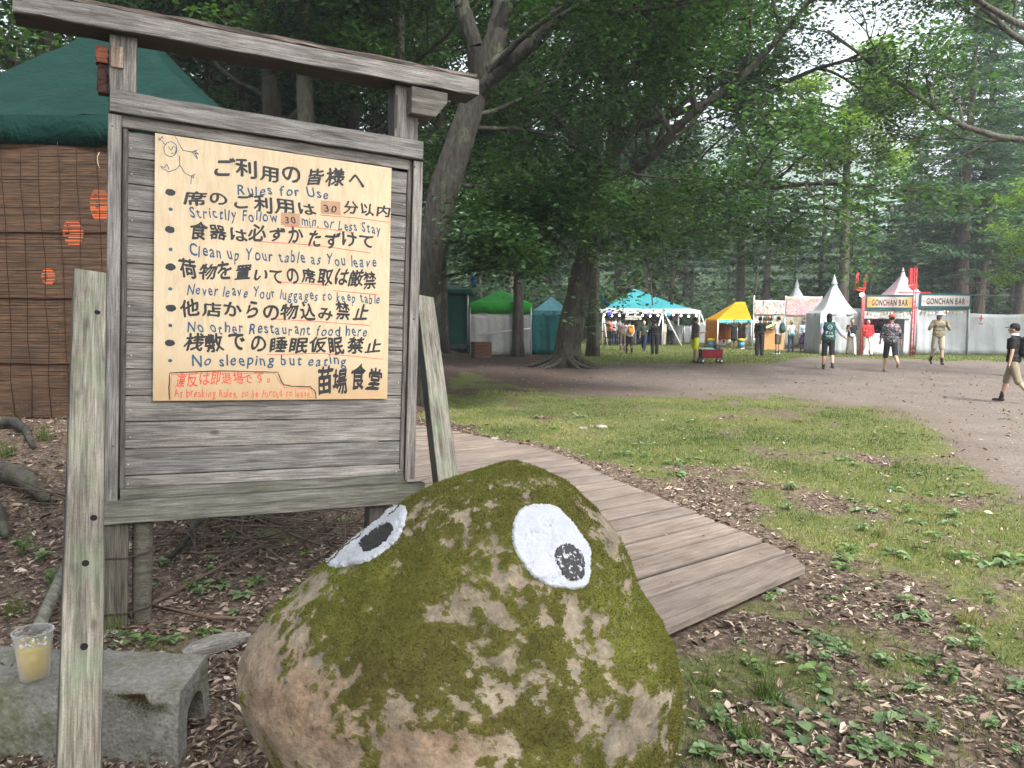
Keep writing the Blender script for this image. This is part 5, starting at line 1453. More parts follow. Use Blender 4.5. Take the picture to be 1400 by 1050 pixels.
# blue tarpaulins hung in the trees
TB = m_fabric('blue_tarpaulin', (.02, .16, .42), .5, 3, .4)
for pts, lb in ((((642, 374), (650, 378), (652, 392), (645, 393)), 'small blue tarpaulin scrap hanging above the dark green tent'), (((796, 385), (809, 394), (812, 400), (797, 396)), 'blue tarpaulin strip stretched beside the old spreading tree'), (((820, 404), (835, 417), (828, 420), (820, 410)), 'blue tarpaulin strip slung down towards the teal marquee')):
    c = at_y(*pts[0], 33); e = empty('tarpaulin', c, 0, lb, 'tarpaulin')
    vs = [at_y(px, py, 33 + .2 * i) - c for i, (px, py) in enumerate(pts)]; m_ = MB(); m_.quad(*vs); o = m_.build('sheet', TB, e); md = o.modifiers.new('thick', 'SOLIDIFY'); md.thickness = .02
# slatted wooden crate
g = gp(658, 490); e = empty('wooden_crate', g, .35, 'reddish brown slatted wooden crate standing before the green roofed tent', 'crate')
CW = m_wood('crate_wood', (.07, .03, .02), (.16, .07, .045), (.24, .12, .08), crack=.4); wc, hc2, dc = .68, .62, .45
for i in range(5):
    z = .07 + i * .125
    for sy in (-1, 1): board('slat', wc, .105, .02, CW, e, (0, sy * dc / 2, z), Matrix.Rotation(math.pi / 2, 3, 'X'), seg=4)
    for sx in (-1, 1): board('slat', dc - .03, .105, .02, CW, e, (sx * wc / 2, 0, z), Matrix.Rotation(math.pi / 2, 3, 'Z') @ Matrix.Rotation(math.pi / 2, 3, 'X'), seg=4)
for sx in (-1, 1):
    for sy in (-1, 1): MB().box((sx * (wc / 2 - .03), sy * (dc / 2 - .03), .31), (.05, .05, .62)).build('corner_post', CW, e)
MB().box((0, 0, .60), (wc - .06, dc - .06, .02)).build('top_board', CW, e)

# teal marquee
g = gp(885, 470); Y = g.y
e = empty('marquee', g, 0, 'large open marquee with turquoise peaked roof, white rim and string lights', 'marquee')
xa = at_y(820, 430, Y - 2.5).x; xb = at_y(956, 430, Y - 2.5).x; hw = (xb - xa) / 2; cx = (xa + xb) / 2
zt = hgt(424, 885, Y - 2.5); zp = hgt(396, 870, Y + 2)
def m_teal():
    t = NT('turquoise_marquee_cloth'); sx = t.new('ShaderNodeSeparateXYZ'); tc = t.new('ShaderNodeTexCoord'); t.lk(tc.outputs['Object'], sx.inputs[0])
    f = t.new('ShaderNodeMapRange'); t.lk(sx.outputs[2], f.inputs[0]); f.inputs[1].default_value = .0; f.inputs[2].default_value = 1
    return t
TQ = m_fabric('turquoise_cloth', (.05, .26, .29), .15, 1.4, .5, .3)
# white outer band and turquoise centre are two pieces of cloth
def ring_roof(parent, g, cx, cy, hx, hy, z0, z1, ex, m0, m1, mat, name, n=14):
    """cloth between the fractions m0 (outer, 1 = eave) and m1 of a peaked roof; the peak stands left of the middle"""
    vs = []; fs = []; kk = 40
    sq = []
    for s in range(4):
        for t in np.linspace(-1, 1, kk // 4, endpoint=False): sq.append(((t, -1), (1, t), (-t, 1), (-1, -t))[s])
    for j in range(n + 1):
        m = m0 + (m1 - m0) * j / n
        for a, b in sq:
            x = a * hx * m + (1 - m) * (-.18 * hx); y = b * hy * m; vs.append((x + cx - g.x, y + cy - g.y, z0 + (z1 - z0) * (1 - m) ** ex - g.z - .06 * (1 - max(abs(a), abs(b)) * min(abs(a), abs(b))) * m ** 3))
    K2 = len(sq)
    for j in range(n):
        for i in range(K2): fs.append((j * K2 + i, j * K2 + (i + 1) % K2, (j + 1) * K2 + (i + 1) % K2, (j + 1) * K2 + i))
    mb = MB(); mb.add(vs, fs, True); o = mb.build(name, mat, parent); md = o.modifiers.new('thick', 'SOLIDIFY'); md.thickness = .01
ring_roof(e, g, cx, Y, hw, 2.9, zt, zp, 1.25, .86, .0, TQ, 'roof_centre'); ring_roof(e, g, cx, Y, hw, 2.9, zt, zp, 1.25, 1.0, .86, CANW, 'roof_rim', 3)
vm = MB()
for a, b in (((-1, -1), (1, -1)), ((1, -1), (1, 1)), ((1, 1), (-1, 1)), ((-1, 1), (-1, -1))):
    for i in range(24):
        f0, f1 = i / 24, (i + 1) / 24
        p = [(a[0] + (b[0] - a[0]) * f) * hw for f in (f0, f1)]; q = [(a[1] + (b[1] - a[1]) * f) * 2.9 for f in (f0, f1)]
        s = .17 + .03 * (i % 2); s2 = .17 + .03 * ((i + 1) % 2)
        vm.quad((cx + p[0] - g.x, Y + q[0] - g.y, zt), (cx + p[1] - g.x, Y + q[1] - g.y, zt), (cx + p[1] - g.x, Y + q[1] - g.y, zt - s2), (cx + p[0] - g.x, Y + q[0] - g.y, zt - s))
o = vm.build('valance', CANW, e); md = o.modifiers.new('thick', 'SOLIDIFY'); md.thickness = .01
for fx in (-.95, .25, .98):
    for sy in (-1, 1): pole(e, g, cx + fx * hw, Y + sy * 2.8, 0, zt, .035, WHITEP)
pole(e, g, cx - .18 * hw, Y, 0, zp, .04, WHITEP, 'centre_pole')
for (x0, z0), (x1, z1) in (((.25, zt), (.62, 0)), ((.25, zt), (.08, .4)), ((.98, zt), (1.2, .3)), ((-.95, zt), (-.86, 0))):
    MB().tube([(cx + x0 * hw - g.x, Y - 2.8 - g.y, z0), (cx + x1 * hw - g.x, Y - 3.1 - g.y, z1)], .035, 6).build('guy_strap', WHITEP, e)
BULB = m_emit('lit_bulb', (1, .9, .7), 9)
for i in range(13):
    x = cx - hw + (i + .5) * 2 * hw / 13
    MB().ell((x - g.x, -2.75, zt - .27 - .05 * math.sin(i * 1.3)), (.05, .05, .06), None, 8, 6).build('light_bulb', BULB, e)
MB().tube([(cx - hw + i * hw / 10 - g.x, -2.75, zt - .18 - .03 * math.sin(i)) for i in range(21)], .008, 4).build('light_cable', BLACKP, e)
MB().box((cx - g.x, 2.6, zt - .35), (hw * 1.9, .03, .5)).build('back_frieze', m_fabric('mauve_cloth', (.25, .15, .2), .3), e)
sb = at_y(866, 434, Y - 2.4)
MB().box((sb.x - g.x, sb.y - g.y, sb.z), (.95, .03, .24)).build('menu_sign', mc((.75, .76, .78), .5, 'sign_board'), e)
mk = MB()
for i in range(7): mk.box((sb.x - g.x - .38 + i * .12, sb.y - g.y - .018, sb.z + R_(-.02, .02)), (.07, .004, .02)); mk.box((sb.x - g.x - .38 + i * .12, sb.y - g.y - .018, sb.z), (.018, .004, R_(.08, .14)))
mk.build('sign_marks', mc((.08, .1, .3), .5, 'sign_ink'), e)
for px, py, col, lb in ((834, 430, (.03, .02, .6), 'dark blue balloon under the left corner of the turquoise marquee'), (914, 430, (.05, .35, .75), 'light blue balloon under the middle of the turquoise marquee rim'), (887, 430, (.16, .05, .45), 'small violet balloon under the turquoise marquee between two blue ones')):
    c = at_y(px, py, Y - 2.95); b = empty('balloon', c, 0, lb, 'balloon', 'balloons under the marquee')
    r = .13 if px != 887 else .09
    MB().lathe((0, 0, -r * 1.25), [(.012, -.03), (.008, 0), (r * .45, r * .25), (r * .9, r * .8), (r, r * 1.3), (r * .8, r * 2), (r * .4, r * 2.35), (.001, r * 2.45)], 14).build('skin', mc(col, .3, 'balloon_rubber'), b)
    MB().tube([(0, 0, r), (.02, .02, r + .12)], .004, 4).build('thread', WHITEP, b)
# counter and tables inside
t_ = gp(870, 470); e = empty('counter_table', (t_.x, Y + .4, 0), 0, 'blue draped counter table under the turquoise marquee', 'table')
wall('table_cloth', (t_.x - 1.6, Y), (t_.x + 1.6, Y), .05, .85, mc((.03, .08, .35), .7), e, .02, base=Vector((t_.x, Y + .4, 0)))
MB().box((0, 0, .87), (3.3, .8, .03)).build('table_top', mc((.5, .5, .52), .5, 'table_top'), e)
for sx in (-1.5, 1.5): MB().box((sx, .3, .43), (.04, .04, .86)).build('leg', METAL, e)

# grey screens
GS = m_fabric('grey_screen_cloth', (.30, .31, .33), .3, 1.2, .6)
for (xp0, xp1, yt_, yb_), lb in (((922, 933, 445, 470), 'narrow grey screen panel behind the tree trunks beside the turquoise marquee'), ((935, 944, 446, 470), 'slim striped grey screen panel'), ((954, 984, 441, 471), 'wide grey screen wall between the turquoise marquee and the yellow stall')):
    g = gp((xp0 + xp1) / 2, yb_); e = empty('screen_panel', g, 0, lb + ('' if 'slim' not in lb else ' leaning near the right guy strap'), 'screen')
    a = at_y(xp0, yb_, g.y); b = at_y(xp1, yb_, g.y); zt = hgt(yt_, xp0, g.y)
    wall('cloth', (a.x, g.y), (b.x, g.y), .02, zt, GS, e, .03, base=g, n=20); pole(e, g, a.x, g.y, 0, zt + .05); pole(e, g, b.x, g.y, 0, zt + .05)

# yellow stall
g = gp(1005, 476); Y = g.y; xa = at_y(982, 430, Y).x; xb = at_y(1028, 430, Y).x; zt = hgt(437, 1000, Y); zp = hgt(412, 1022, Y)
e = empty('market_stall', g, 0, 'stall with a bright yellow sloping roof and turquoise lettered valance', 'stall')
YL = m_fabric('yellow_canvas', (.50, .28, .012), .3, 1.5, .5, .25)
m_ = MB(); D = 2.6; rx0 = at_y(1016, 420, Y).x
A = [(xa, Y, zt), (xb, Y, zt), (xb, Y + D, zt), (xa, Y + D, zt), (rx0, Y + D * .5, zp), (xb, Y + D * .5, zp)]
A = [Vector(p) - g for p in A]; m_.add(A, [(0, 1, 5, 4), (2, 3, 4, 5), (3, 0, 4), (1, 2, 5)]); o = m_.build('roof', YL, e); md = o.modifiers.new('thick', 'SOLIDIFY'); md.thickness = .02
TLV = m_fabric('turquoise_valance', (.03, .38, .40), .2, 2, .5)
wall('valance', (xa, Y - .01), (xb, Y - .01), zt - .2, zt, TLV, e, .005, base=g)
mk = MB()
for i in range(16): mk.box((xa - g.x + .12 + i * .13 + R_(-.01, .01), -.035, zt - g.z - .1), (.07, .004, R_(.04, .08)))
mk.build('valance_print', mc((.8, .85, .85), .6, 'print'), e)
for x in (xa, xb):
    for y in (Y, Y + D): pole(e, g, x, y, 0, zt, .03, WHITEP)
wall('back_wall', (xa, Y + D), (xb, Y + D), .4, zt, m_fabric('orange_canvas', (.52, .19, .012), .3, 1.5, .5, .3), e, .03, base=g)
wall('side_wall', (xa, Y), (xa, Y + D), .1, zt, m_fabric('orange_canvas', (.52, .19, .012), .3, 1.5, .5, .3), e, .03, base=g)
wall('front_curtain', (xa + .9, Y + .1), (xb, Y + .1), 1.15, zt, m_fabric('orange_canvas', (.52, .19, .012), .3, 1.5, .5, .3), e, .03, base=g)
# tubs, kite panels, ring sign before it
for px, lb in ((973, 'light blue tub with yellow rim left of the diamond patterned panel'), (1013, 'light blue tub with yellow rim between the two standing visitors of the yellow stall')):
    g = gp(px, 475); e = empty('tub', g, 0, lb, 'tub', 'blue tubs in front of the yellow stall')
    MB().lathe((0, 0, 0), [(.001, .0), (.16, 0), (.20, .36), (.19, .36), (.15, .02)], 18).build('tub_body', mc((.10, .38, .75), .5, 'plastic'), e)
    MB().lathe((0, 0, .36), [(.19, -.005), (.235, 0), (.235, .12), (.2, .13), (.19, .12)], 18).build('tub_rim', mc((.80, .65, .05), .5, 'plastic'), e)
g = gp(984, 473); e = empty('patchwork_panel', g, .15, 'low display panel with red, green and yellow diamond patches', 'panel')
MB().box((0, 0, .42), (.72, .04, .76)).build('panel_board', mc((.72, .74, .78), .6, 'board_paint'), e)
for i, (x, z, c) in enumerate(((0, .45, (.75, .10, .04)), (-.23, .62, (.05, .12, .45)), (.23, .62, (.1, .5, .1)), (-.23, .25, (.1, .35, .3)), (.23, .27, (.6, .03, .06)), (.12, .75, (.75, .6, .05)), (.3, .44, (.8, .6, .1)))):
    s = .17 if i == 0 else .1; m_ = MB(); m_.add([(x - s, -.024, z), (x, -.024, z - s * 1.2), (x + s, -.024, z), (x, -.024, z + s * 1.2), (x - s, -.02, z), (x, -.02, z - s * 1.2), (x + s, -.02, z), (x, -.02, z + s * 1.2)], [(0, 1, 2, 3), (7, 6, 5, 4), (0, 4, 5, 1), (1, 5, 6, 2), (2, 6, 7, 3), (3, 7, 4, 0)]); m_.build('diamond_patch', mc(c, .6, 'patch'), e)
for sx in (-.3, .3): MB().box((sx, .06, .2), (.04, .1, .4)).build('foot', METAL, e)
g = gp(995, 473); e = empty('round_sign', g, 0, 'white round sign with a black letter P leaning at the yellow stall', 'sign')
MB().lathe((0, 0, .38), [(.001, -.015), (.22, -.015), (.23, 0), (.22, .015), (.001, .015)], 28, Matrix.Rotation(math.pi / 2, 3, 'X')).build('disc', mc((.78, .8, .8), .5, 'sign_board'), e)
def gtext(text, x0, z0, w_, h_, y, mat, parent, off, name='lettering'):
    mb = MB(); adv = [.35 if c == ' ' else max(v[0] for v in _gl[(c, off)][0]) - min(v[0] for v in _gl[(c, off)][0]) + .12 for c in text]; s = w_ / sum(adv); x = x0
    for c, a in zip(text, adv):
        if c != ' ':
            V, F, n0_ = _gl[(c, off)]; mn = min(v[0] for v in V); mb.add([(x + (v[0] - mn) * s, y - .0006 * (i // n0_), z0 + v[1] / .72 * h_) for i, v in enumerate(V)], F)
        x += a * s
    return mb.build(name, mat, parent)
gtext('P', -.09, .25, .2, .26, -.02, BLACKP, e, .02)
for sx in (-.1, .1): MB().tube([(sx, 0, .22), (sx * 1.3, .12, 0)], .012, 5).build('leg', METAL, e)

# stall with printed banners and paper flags
g = gp(1076, 478); Y = g.y; e = empty('market_stall', g, 0, 'beige walled stall hung with pale printed banners and paper pennants', 'stall')
xa = at_y(1030, 430, Y).x; xm = at_y(1073, 430, Y).x; xb = at_y(1122, 430, Y).x; zt = hgt(406, 1100, Y); zt0 = hgt(411, 1040, Y)
def m_print(name, base, cols, sc=5, st=(1, 1, 1), th=.55):
    t = NT(name); v = t.coord(True, st); c = None; prev = base
    for i, cc in enumerate(cols):
        n = t.noise(v, sc * (1 + .35 * i), 3, .55, .8 + i)
        mp = t.new('ShaderNodeMapping'); 
        m = t.ramp(n, [(th, (0, 0, 0)), (th + .03, (1, 1, 1))]); prev = t.mix(m, prev, cc)
    t.base(prev); t.rough(.7); return t.m
B1 = m_print('lettered_banner_cloth', (.38, .39, .42), [(.05, .06, .16), (.38, .13, .07), (.42, .34, .10)], 7, (1.6, 1, .5), .57)
B2 = m_print('sunset_banner_cloth', (.42, .30, .29), [(.48, .24, .08), (.34, .26, .38), (.46, .42, .44), (.22, .06, .07)], 3, (1, 1, 1.2), .56)
wall('letter_banner', (xa, Y - .1), (xm - .02, Y - .1), hgt(431, 1050, Y), zt0, B1, e, .01, base=g, freq=3)
wall('picture_banner', (xm, Y - .12), (xb, Y - .12), hgt(433, 1098, Y), zt, B2, e, .02, base=g, freq=3)
BEI = m_fabric('beige_cloth', (.34, .315, .255), .4, 1.3, .6)
wall('back_wall', (xm - .1, Y + 1.6), (xb, Y + 1.6), .05, zt - .3, BEI, e, .03, base=g)
wall('side_wall', (xb, Y), (xb, Y + 1.6), .05, zt - .3, BEI, e, .03, base=g)
wall('left_curtain', (xa, Y), (xa + .5, Y), .3, zt0 - .6, m_print('pennant_cloth', (.70, .72, .74), [(.2, .35, .55), (.6, .2, .2)], 8), e, .03, base=g, n=12)
for x in (xa, xm, xb): pole(e, g, x, Y - .05, 0, zt + .05, .03, WHITEP)
for z_, x0, x1 in ((zt0 + .02, xa, xm), (zt + .03, xm, xb)): MB().tube([(x0 - g.x, -.06, z_), (x1 - g.x, -.06, z_)], .02, 6).build('rail', METAL, e)
pc = [(.7, .1, .08), (.75, .6, .1), (.1, .3, .6), (.75, .75, .78), (.1, .45, .25)]
for row in range(4):
    for i in range(13):
        x = xa + .06 + i * (xm - xa - .1) / 12; z = hgt(433 + row * 6.5, 1050, Y); m_ = MB(); c = Vector((x - g.x, -.14, z)); s = .05
        m_.add([c + Vector((-s, 0, s)), c + Vector((s, 0, s)), c + Vector((0, 0, -s * 1.2)), c + Vector((-s, .006, s)), c + Vector((s, .006, s)), c + Vector((0, .006, -s * 1.2))], [(0, 2, 1), (3, 4, 5), (0, 1, 4, 3), (1, 2, 5, 4), (2, 0, 3, 5)]); m_.build('pennant', mc(pc[(i + row) % 5], .7, 'paper'), e)
MB().box((at_y(1057, 470, Y).x - g.x, .1, .5), (1.0, .5, 1.0)).build('counter', mc((.45, .25, .10), .7, 'counter_wood'), e)
MB().box((at_y(1052, 440, Y).x - g.x, -.3, hgt(444, 1052, Y)), (.75, .4, .06), Matrix.Rotation(rad(-24), 3, 'Y').to_3x3()).build('open_flap', mc((.72, .58, .22), .6, 'flap_board'), e)

# pointed white tents
def pagoda(px, pyb, xl_, xr_, peak, eave, label, mat, walls=True, depth=2.2):
    g = gp(px, pyb); Y = g.y; xa = at_y(xl_, 430, Y).x; xb = at_y(xr_, 430, Y).x; cx = (xa + xb) / 2; hw = (xb - xa) / 2
    e = empty('pagoda_tent', g, 0, label, 'tent'); ze = hgt(eave, px, Y); zp = at_y(peak[0], peak[1], Y + hw).z
    put_canopy(e, g, cx, Y + hw, hw, hw, ze, zp - .15, 1.6, mat, .12, None, .01)
    MB().lathe((cx - g.x, hw, zp - g.z - .35), [(.14, 0), (.09, .15), (.05, .3), (.02, .42), (.001, .44)], 12).build('peak_cap', mat, e)
    if walls:
        wall('front_wall', (xa, Y), (xb, Y), .02, ze, mat, e, .035, base=g); wall('side_wall', (xb, Y), (xb, Y + 2 * hw), .02, ze, mat, e, .03, base=g); wall('side_wall', (xa, Y), (xa, Y + 2 * hw), .02, ze, mat, e, .03, base=g)
    for x in (xa, xb):
        for y in (Y, Y + 2 * hw): pole(e, g, x, y, 0, ze, .03, WHITEP)
    return e
pagoda(1147, 485, 1123, 1177, (1143, 378), 428, 'large white pointed pagoda tent between the banner stall and the red posts', CANW)
pagoda(1094, 474, 1074, 1118, (1091, 384), 424, 'smaller white pointed tent peeking over the pale banner stall', CANW)
PK = m_fabric('pale_pink_cloth', (.52, .38, .41), .3, 1.4, .5, .25)
pagoda(1248, 478, 1215, 1282, (1244, 368), 411, 'pointed tent with a pinkish roof behind the two bar signs', PK)

# the bar: two booths with signs
REDP = m_simple('red_painted_steel', (.42, .02, .02), .45, .25, 6, .1)
GRN = m_fabric('dark_teal_border', (.02, .08, .09), .2, 3, .5)
def m_sunset():
    t = NT('orange_banner_cloth'); tc = t.new('ShaderNodeTexCoord'); sx = t.new('ShaderNodeSeparateXYZ'); t.lk(tc.outputs['Generated'], sx.inputs[0])
    a = t.math('ABSOLUTE', t.math('SUBTRACT', sx.outputs[0], .5)); n = t.noise(tc.outputs['Generated'], 5, 3)
    c = t.ramp(t.math('ADD', a, t.math('MULTIPLY', n, .12)), [(.25, (.46, .35, .32)), (.42, (.50, .30, .13)), (.55, (.50, .2, .035))]); t.base(c); t.rough(.6); return t.m
e = None
for (x0, x1, yt0, yb0, ybase, lb, bm, open_) in ((1180, 1246, 402, 423, 486, 'bar booth with orange banner reading GONCHAN BAR and an open pink front', m_sunset(), True), (1254, 1324, 401, 422, 485, 'closed white bar booth under a dark framed sign reading GONCHAN BAR', mc((.40, .365, .355), .6, 'sign_board'), False)):
    g = gp((x0 + x1) / 2, ybase); Y = g.y; e = empty('bar_booth', g, 0, lb, 'booth')
    xa = at_y(x0, 430, Y).x; xb = at_y(x1, 430, Y).x; zt = hgt(yt0, x0, Y); zs = hgt(yb0, x0, Y); W_ = xb - xa
    MB().box(((xa + xb) / 2 - g.x, -.12, (zt + zs) / 2), (W_, .04, zt - zs)).build('sign_frame', GRN, e)
    hb_ = (zt - zs)
    MB().box(((xa + xb) / 2 - g.x, -.15, (zt + zs) / 2 + hb_ * .02), (W_ - .16, .02, hb_ * .68)).build('sign_panel', bm, e)
    gtext('GONCHAN BAR', xa - g.x + W_ * .13, zs + hb_ * .30, W_ * .76, hb_ * .40, -.166, INK, e, SIG)
    for sx in (xa - g.x + W_ * .075, xb - g.x - W_ * .075):
        st = MB(); pts = []
        for i in range(10): a = math.pi / 2 + i * math.pi / 5; r = .07 if i % 2 == 0 else .03; pts.append((sx + r * math.cos(a), -.165, (zt + zs) / 2 + r * math.sin(a)))
        st.add(pts, [tuple(range(10))]); st.build('star', mc((.55, .16, .08), .6, 'print'), e)
    if open_:
        wall('back_wall', (xa, Y + 2), (xb, Y + 2), .05, zs, m_fabric('pink_cloth', (.45, .16, .26), .3), e, .03, base=g)
        wall('side_wall', (xb, Y), (xb, Y + 2), .05, zs, CANW, e, .03, base=g); wall('side_wall', (xa, Y), (xa, Y + 2), .05, zs, CANW, e, .03, base=g)
        wall('top_flap', (xa, Y - .05), (xb, Y - .05), zs - .42, zs, m_print('patterned_flap', (.40, .45, .47), [(.25, .12, .12), (.55, .58, .6)], 9), e, .02, base=g, sag=.0)
        MB().box(((xa + xb) / 2 - g.x, .5, .5), (W_ * .9, .5, 1.0)).build('counter', mc((.55, .55, .6), .6, 'counter'), e)
        wall('front_curtain', (xb - .3, Y - .03), (xb, Y - .03), .03, zs - .3, CANW, e, .03, base=g, n=10)
    else:
        wall('front_wall', (xa, Y), (xb, Y), .03, zs, CANW, e, .03, base=g); wall('side_wall', (xb, Y), (xb, Y + 2), .03, zs, CANW, e, .03, base=g)
    MB().box(((xa + xb) / 2 - g.x, 1.0, zs + .05), (W_, 2.1, .05)).build('roof_sheet', CANW, e)
    for x in (xa, xb): pole(e, g, x, Y - .04, 0, zt, .035, METAL)
    for i in range(15):
        x = xa + .06 + i * (W_ - .1) / 14; z = zs - .16 + .04 * math.cos(i * .9); c = Vector((x - g.x, -.1, z)); s = .055; m_ = MB()
        m_.add([c + Vector((-s, 0, s)), c + Vector((s, 0, s)), c + Vector((0, 0, -s * 1.3)), c + Vector((-s, .006, s)), c + Vector((s, .006, s)), c + Vector((0, .006, -s * 1.3))], [(0, 2, 1), (3, 4, 5), (0, 1, 4, 3), (1, 2, 5, 4), (2, 0, 3, 5)]); m_.build('pennant', mc(((.75, .75, .75), (.6, .3, .15), (.3, .5, .35), (.7, .6, .3))[i % 4], .7, 'paper'), e)
# red steel posts with letter shaped frames
for px, pyb, pyt, xo, lb, full in ((1246, 487, 366, -7, 'tall red steel post with a red letter frame on top between the two bar signs', True), (1177, 486, 402, -2, 'red steel post with open letter frame and lit bulb left of the orange sign', True)):
    g = gp(px, pyb); Y = g.y - .35; g = Vector((at_y(px, pyb, Y).x, Y, 0)); e = empty('red_post', g, 0, lb, 'post')
    zt = hgt(pyt if px > 1200 else 404, px, Y); s = Y / FPX
    for sx in (-.05, .05):
        MB().tube([(sx, 0, 0), (sx, 0, zt)], .022, 6).build('post', REDP, e)
    rg_ = MB()
    z = .2
    while z < zt: rg_.tube([(-.05, 0, z), (.05, 0, z + .12)], .012, 5); z += .24
    rg_.build('lattice', REDP, e)
    if px > 1200:
        MB().tube([(-.7, 0, hgt(400, px, Y)), (.7, 0, hgt(400, px, Y))], .025, 6).build('cross_bar', REDP, e)
        MB().box((-.22, -.02, (hgt(367, px, Y) + hgt(390, px, Y)) / 2), (.13, .12, hgt(367, px, Y) - hgt(390, px, Y))).build('letter_stem', REDP, e)
        z0 = hgt(388, px, Y); m_ = MB(); m_.add([(-.28, -.08, z0 - .1), (.06, -.08, z0 - .02), (.1, -.08, z0 - .12), (-.1, -.08, z0 - .28), (-.28, .04, z0 - .1), (.06, .04, z0 - .02), (.1, .04, z0 - .12), (-.1, .04, z0 - .28)], [(0, 3, 2, 1), (4, 5, 6, 7), (0, 1, 5, 4), (1, 2, 6, 5), (2, 3, 7, 6), (3, 0, 4, 7)]); m_.build('letter_foot', REDP, e)
    else:
        zz0, zz1 = hgt(396, px, Y), hgt(373, px, Y)
        fr = MB()
        for a, b in (((-.42, zz0), (-.32, zz1)), ((-.30, zz0 + .02), (-.26, zz1)), ((-.42, zz0), (.05, zz0 - .05)), ((-.38, zz0 + .1), (.03, zz0 + .05)), ((.05, zz0 - .05), (.07, zz1 - .1)), ((.0, zz0 + .02), (.0, zz1 - .12)), ((.0, zz1 - .12), (.07, zz1 - .1)), ((-.32, zz1), (-.26, zz1)), ((-.40, zz0 + .3), (-.29, zz0 + .3)), ((-.36, zz0 + .5), (-.27, zz0 + .5)), ((.0, zz0 + .3), (.06, zz0 + .3)), ((0, zt - .1), (0, zz0))): fr.tube([(a[0], 0, a[1]), (b[0], 0, b[1])], .022, 5)
        fr.build('letter_frame', REDP, e)
        MB().ell((-.12, -.1, hgt(403, px, Y)), (.085, .085, .085), None, 12, 8).build('lamp_bulb', m_emit('lit_lamp', (1, .85, .6), 14), e)
# white screen wall on the right
g = gp(1330, 485); Y = g.y; xa = at_y(1324, 430, Y).x; e = empty('screen_wall', g, 0, 'long draped white screen wall on the right of the closed bar booth', 'wall')
zt = hgt(428, 1326, Y)
t = m_fabric('draped_white_cloth', (.47, .495, .52), .9, 1.0, .5, .2, (1, 1, .45))
xx = xa; i = 0
while i < 4:
    wall('cloth_panel', (xx, Y), (xx + 3.2, Y + .05), .03, zt, t, e, .045, base=g, n=60, sag=.06, freq=3.5); pole(e, g, xx, Y - .06, 0, zt + .06, .035, METAL); xx += 3.2; i += 1
q = at_y(1341, 437, Y - .12); m_ = MB(); 
m_.box((q.x - g.x, -.14, q.z + .05), (.05, .012, .3)); m_.box((q.x - g.x, -.14, q.z + .05), (.2, .012, .05)); m_.build('red_mark', mc((.55, .04, .06), .6, 'print'), e)
m_ = MB()
for i in range(4): m_.box((q.x - g.x - .08 + i * .055, -.14, q.z - .2), (.035, .012, .06))
m_.build('small_print', mc((.3, .05, .08), .6, 'print'), e)

# red folding wagon
g = gp(971, 497); e = empty('folding_wagon', g, rad(4), 'red folding wagon standing beside the man in yellow shorts', 'wagon')
FR = m_simple('wagon_red_fabric', (.22, .008, .02), .7, .25, 8, .3); Lw, Ww = .98, .5; k = g.y / FPX
m_ = MB(); z0, z1 = .25, .58
for a, b in (((-Lw / 2, -Ww / 2), (Lw / 2, -Ww / 2)), ((Lw / 2, -Ww / 2), (Lw / 2, Ww / 2)), ((Lw / 2, Ww / 2), (-Lw / 2, Ww / 2)), ((-Lw / 2, Ww / 2), (-Lw / 2, -Ww / 2))):
    m_.quad((a[0] * .95, a[1] * .95, z0), (b[0] * .95, b[1] * .95, z0), (b[0], b[1], z1), (a[0], a[1], z1))
m_.quad((-Lw / 2 * .95, -Ww / 2 * .95, z0), (Lw / 2 * .95, -Ww / 2 * .95, z0), (Lw / 2 * .95, Ww / 2 * .95, z0), (-Lw / 2 * .95, Ww / 2 * .95, z0))
o = m_.build('fabric_tub', FR, e); md = o.modifiers.new('thick', 'SOLIDIFY'); md.thickness = .015
m_ = MB(); m_.tube([(-Lw / 2, -Ww / 2, z1), (Lw / 2, -Ww / 2, z1), (Lw / 2, Ww / 2, z1), (-Lw / 2, Ww / 2, z1), (-Lw / 2, -Ww / 2, z1)], .014, 6)
for sy in (-1, 1):
    y = sy * (Ww / 2 + .012)
    for a in (-1, 0): 
        xa_ = a * Lw / 2; xb_ = xa_ + Lw / 2
        m_.tube([(xa_, y, z0 - .03), (xb_, y, z1 - .02)], .009, 5); m_.tube([(xa_, y, z1 - .02), (xb_, y, z0 - .03)], .009, 5)
    for sx in (-1, 1): m_.tube([(sx * Lw * .46, y, z1), (sx * Lw * .46, y, .1)], .012, 6)
m_.build('frame', m_simple('wagon_dark_frame', (.12, .03, .03), .4, .2, 9, .05, .3), e)
for sx in (-1, 1):
    for sy in (-1, 1):
        w_ = MB().lathe((sx * Lw * .44, sy * Ww * .52, .11), [(.001, -.03), (.10, -.03), (.11, -.02), (.11, .02), (.10, .03), (.001, .03)], 16, Matrix.Rotation(math.pi / 2, 3, 'X')).build('wheel', BLACKP, e)
        MB().lathe((sx * Lw * .44, sy * Ww * .52 - .004, .11), [(.001, -.034), (.045, -.034), (.045, .034), (.001, .034)], 12, Matrix.Rotation(math.pi / 2, 3, 'X')).build('hub', METAL, w_)
MB().tube([(-Lw / 2, 0, .3), (-Lw / 2 - .12, 0, .72)], .012, 6).build('handle', BLACKP, e); e.scale = (.78, .78, .86)
b = empty('black_drum_bag', g + Vector((.2, 0, .44)), 0, 'round black bag lying on top of the red wagon load', 'bag'); MB().ell((0, 0, .1), (.15, .13, .14), None, 14, 10).build('bag_body', BLACKP, b); MB().tube([(-.08, -.1, .18), (0, -.12, .27), (.08, -.1, .18)], .012, 5).build('strap', BLACKP, b)
